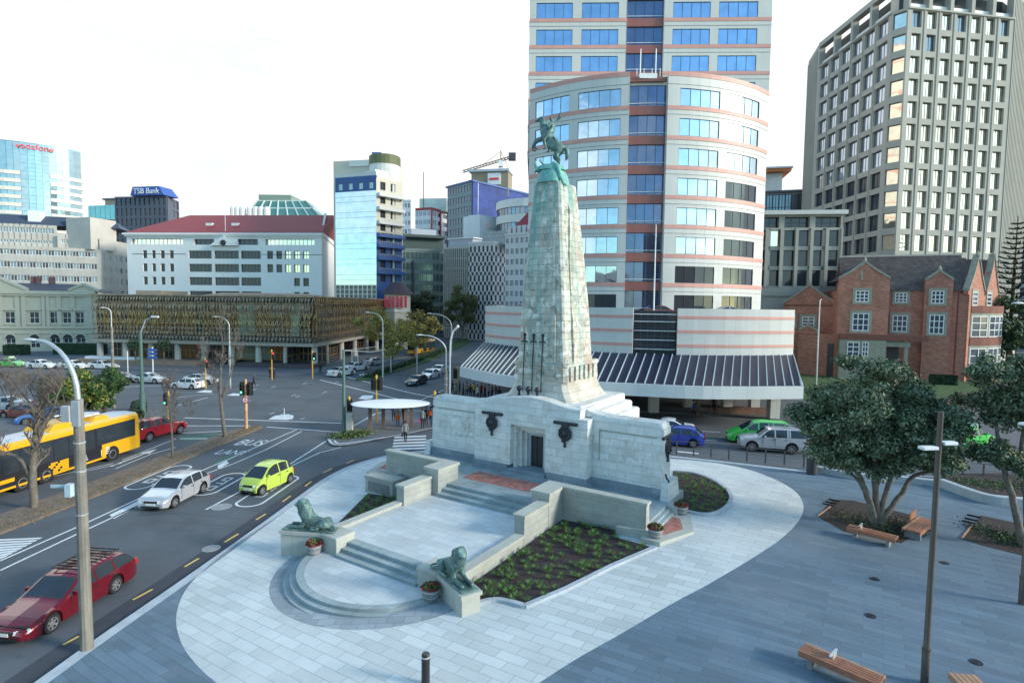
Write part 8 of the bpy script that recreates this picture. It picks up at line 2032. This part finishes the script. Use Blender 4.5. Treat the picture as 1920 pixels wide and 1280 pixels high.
# street trees
def street_tree(px,py,w,h,hc,label,lm,seed,n=700,size=.35,rs=1.5,group='trees along the street beyond the junction',nc=34):
    b=G(px,py); t=thing('street_tree',label,'tree',(b.x,b.y,gz(b.x)+RD),0,group); tr=MB(); tr.tube([(0,0,0),(0,0,hc*.5),(.1,0,hc)],[.3,.24,.18],8); rnd=random.Random(seed)
    for k in range(8): a=rnd.random()*6.28; tr.tube([(0,0,hc*.6),(math.cos(a)*w*.18,math.sin(a)*w*.18,hc+(h-hc)*.35),(math.cos(a)*w*.36,math.sin(a)*w*.36,hc+(h-hc)*.7)],[.13,.09,.03],5)
    tr.build('trunk',M_bark,t); cr=MB()
    for c,r in crown_clumps((0,0,(hc+h)/2),(w/2,w/2,(h-hc)/2),nc,rs,.8,seed): leaves(cr,c,r,int(n*(r[0]**1.3)*.5),size,mi=(0,1))
    cr.build('crown',lm,t); return t
street_tree(733,692,13.5,10.6,2.6,'broad tree with yellowing leaves before the small pavilion',[L_yel,L_brn],31,n=330,size=.2,rs=1.3,nc=42)
street_tree(778,668,10,9.5,3.,'olive tree just right of the yellowing tree',[L_brn,L_yel],32,n=300,size=.24,rs=1.3)
street_tree(790,642,12,15,4,'dark tree behind the far lamps left of the green street tree',[L_drk,L_brn],33,n=260,size=.35,rs=1.7)
street_tree(866,640,11,17,4.5,'green street tree in front of the fluted office',[L_brn,L_grn],34,n=280,size=.32,rs=1.6)
street_tree(838,628,12,14,4,'dark street tree at the far end of the street',[L_drk,L_grn],35,n=220,size=.45,rs=2.)
street_tree(880,632,10,12,4,'low dark tree beside the podium at the street end',[L_drk,L_brn],36,n=220,size=.4,rs=1.8)
for k,(px,py) in enumerate(((255,684),(308,686))): 
    b=G(px,py); t=thing('clipped_ball_tree',['small ball-shaped tree before the bronze screen, left of the sign post','small ball-shaped tree before the bronze screen, right of the sign post'][k],'tree',(b.x,b.y,0)); MB().tube([(0,0,0),(0,0,3.)],.1,6).build('trunk',M_bark,t); cr=MB(); leaves(cr,(0,0,3.6),(1.3,1.3,1.1),900,.16,mi=(0,1)); cr.build('crown',[L_drk,L_grn],t)
# planted strip of the street median and hedge
def groundcover(name,poly_pts,n,size,lm,label=None,h=.3):
    mb=MB(); P_=poly_pts
    for k in range(n):
        i=random.randrange(len(P_)-1); p=Vector(P_[i]).lerp(Vector(P_[i+1]),random.random()); 
        leaves(mb,(p.x+random.gauss(0,.35),p.y+random.gauss(0,.5),gz(p.x)+h*.5),(.5,.5,h),9,size,mi=(0,1))
    o=mb.build(name,lm); o['kind']='stuff'; return o
groundcover('ground_cover',[(-22,86),(-20.5,98),(-18,118),(-15.5,145)],700,.17,[L_drk,L_grn],h=.5)
groundcover('island_ground_cover',[g2(632,818),g2(655,818),g2(690,812)],160,.12,[L_grn,L_brn],h=.3)
groundcover('roadside_ground_cover',[g2(1790,905),g2(1850,915),g2(1900,918),g2(1980,925)],260,.07,[L_grn,L_drk],h=.35)
groundcover('tree_pit_ground_cover',[g2(1575,965),g2(1620,985),g2(1670,990),g2(1700,985)],260,.055,[L_drk,L_brn],h=.15)
groundcover('tree_pit_ground_cover',[g2(1840,990),g2(1880,1010),g2(1930,1015)],240,.055,[L_drk,L_grn],h=.15)
groundcover('verge_leaf_litter',[(p[0]-.7,p[1]) for p in vr[:-1]],380,.05,[mat('fallen_leaves',(.24,.17,.09),.9,var=.4,vs=10),L_brn],h=.02)
shrub(1492,688,4,3.2,'yellow-green bush at the right end of the podium',[L_yel,L_grn],seed=41,n=300,size=.2,name='shrub')
shrub(1760,792,5,1.4,'low dark bush beside the park drive',[L_drk,L_grn],seed=42,n=500,size=.12,nc=16)
shrub(1815,765,4,1.6,'dark bush between the drive and the second plaza tree',[L_drk,L_brn],seed=43,n=500,size=.12,nc=14)
hedge([XY(1745,80,690),XY(1795,79,690)],1.3,1.0,'dark hedge at the foot of the brick house')
for k,(px,py,w_,h_) in enumerate(((1440,560,0,0),)): pass
# pine, right
def pine(px,Y,ptop,label):
    p=XY(px,Y); t=thing('pine_tree',label,'tree',(p.x,p.y,.9)); h=ZZ(px,ptop,Y)-.9; MB().tube([(0,0,0),(0,0,h)],[.45,.05],8).build('trunk',M_bark,t); mb=MB(); nl_=26
    for k in range(nl_):
        z=h*(.16+.82*k/nl_); L_=(1-(z/h))*h*.24+.5; 
        for j in range(7):
            a=j*2*PI/7+k*.5; d=Vector((math.cos(a),math.sin(a),0)); 
            for s in range(int(L_*15)):
                f=s/(L_*15); q=d*(L_*f)+Vector((0,0,z+.25*L_*f*f)); v=Vector((-d.y,d.x,0)); w_=.35*(1-f*.6)+.1
                for g_ in (-1,1): mb.add([q,q+v*g_*w_+Vector((0,0,random.uniform(.0,.2)))+d*.12,q+v*g_*w_*.9+d*.26,q+d*.16],((0,1,2,3),),random.randint(0,1))
    mb.build('needles',[L_drk,leafmat('pine_needles',(.022,.045,.024))],t); return t
pine(1898,96,405,'tall tiered pine at the right edge beside the brick house')
street_tree(1905,705,13,13,2,'dark broad tree below the pine at the right edge',[L_drk,L_grn],51,n=300,size=.3,rs=1.6,group=None)
# strappy plants in the beds: one source, copies share its mesh
def strappy(seed):
    rnd=random.Random(seed); mb=MB()
    for k in range(46):
        a=rnd.random()*6.28; L_=rnd.uniform(.28,.5); d=Vector((math.cos(a),math.sin(a),0)); v=Vector((-d.y,d.x,0))*.014; pts=[]
        for i in range(5): f=i/4; pts.append(d*(L_*f*.75+.02)+Vector((0,0,L_*.85*math.sin(f*2.3)*.75)))
        for i in range(4): w0,w1=1-.15*i,1-.15*(i+1) if i<3 else .1; mb.quad(pts[i]-v*w0,pts[i]+v*w0,pts[i+1]+v*w1,pts[i+1]-v*w1)
    return mb
srcs=[strappy(s).build('strappy_plant',L_str) for s in (1,2,3)]
for s_ in srcs: COL.objects.unlink(s_)
def inside(p,poly):
    c=False; n=len(poly)
    for i in range(n):
        a,b=poly[i],poly[(i+1)%n]
        if (a[1]>p[1])!=(b[1]>p[1]) and p[0]<(b[0]-a[0])*(p[1]-a[1])/(b[1]-a[1])+a[0]: c=not c
    return c
def plantbed(poly,sp,label,group,edge=.3,skip=.12):
    xs_=[p[0] for p in poly]; ys_=[p[1] for p in poly]; y=min(ys_); r_=0
    while y<max(ys_):
        x=min(xs_)+(sp/2 if r_%2 else 0)
        while x<max(xs_):
            q=(x+random.gauss(0,.09),y+random.gauss(0,.09))
            if all(inside((q[0]+a,q[1]+b),poly) for a,b in ((edge,0),(-edge,0),(0,edge),(0,-edge))) and random.random()>skip:
                s=random.choice(srcs); o=bpy.data.objects.new('strappy_plant',s.data); link(o); o.location=(q[0],q[1],gz(q[0])+.03); o.rotation_euler=(0,0,random.random()*6.28); k=random.uniform(.45,.8); o.scale=(k,k,k*random.uniform(.85,1.1)); tag(o,label,'plant',group)
            x+=sp
        y+=sp*.87; r_+=1
plantbed([ml(4.4,-13.1),ml(3.92,-12.4),ml(3.92,-4.75),ml(7.0,-4.75),ml(7.0,-5.6)]+eR2[::-1]+eR[::-1],.45,'tufted strappy green plant in the dark bed right of the terrace','strappy plants in the bed right of the terrace',.16,.2)
plantbed([ml(8.0,-.6)]+eO+[ml(8.9,-1.3)],.55,'tufted strappy green plant in the oval bed behind the memorial','strappy plants in the oval bed',.16,.08)
plantbed([ml(-3.9,-12.2),ml(-3.9,-4.75),ml(-6.0,-4.75)]+eL[::-1][:-1],.5,'tufted strappy green plant in the narrow bed left of the terrace','strappy plants in the bed left of the terrace',.15,.05)
for s_ in srcs: bpy.data.objects.remove(s_)
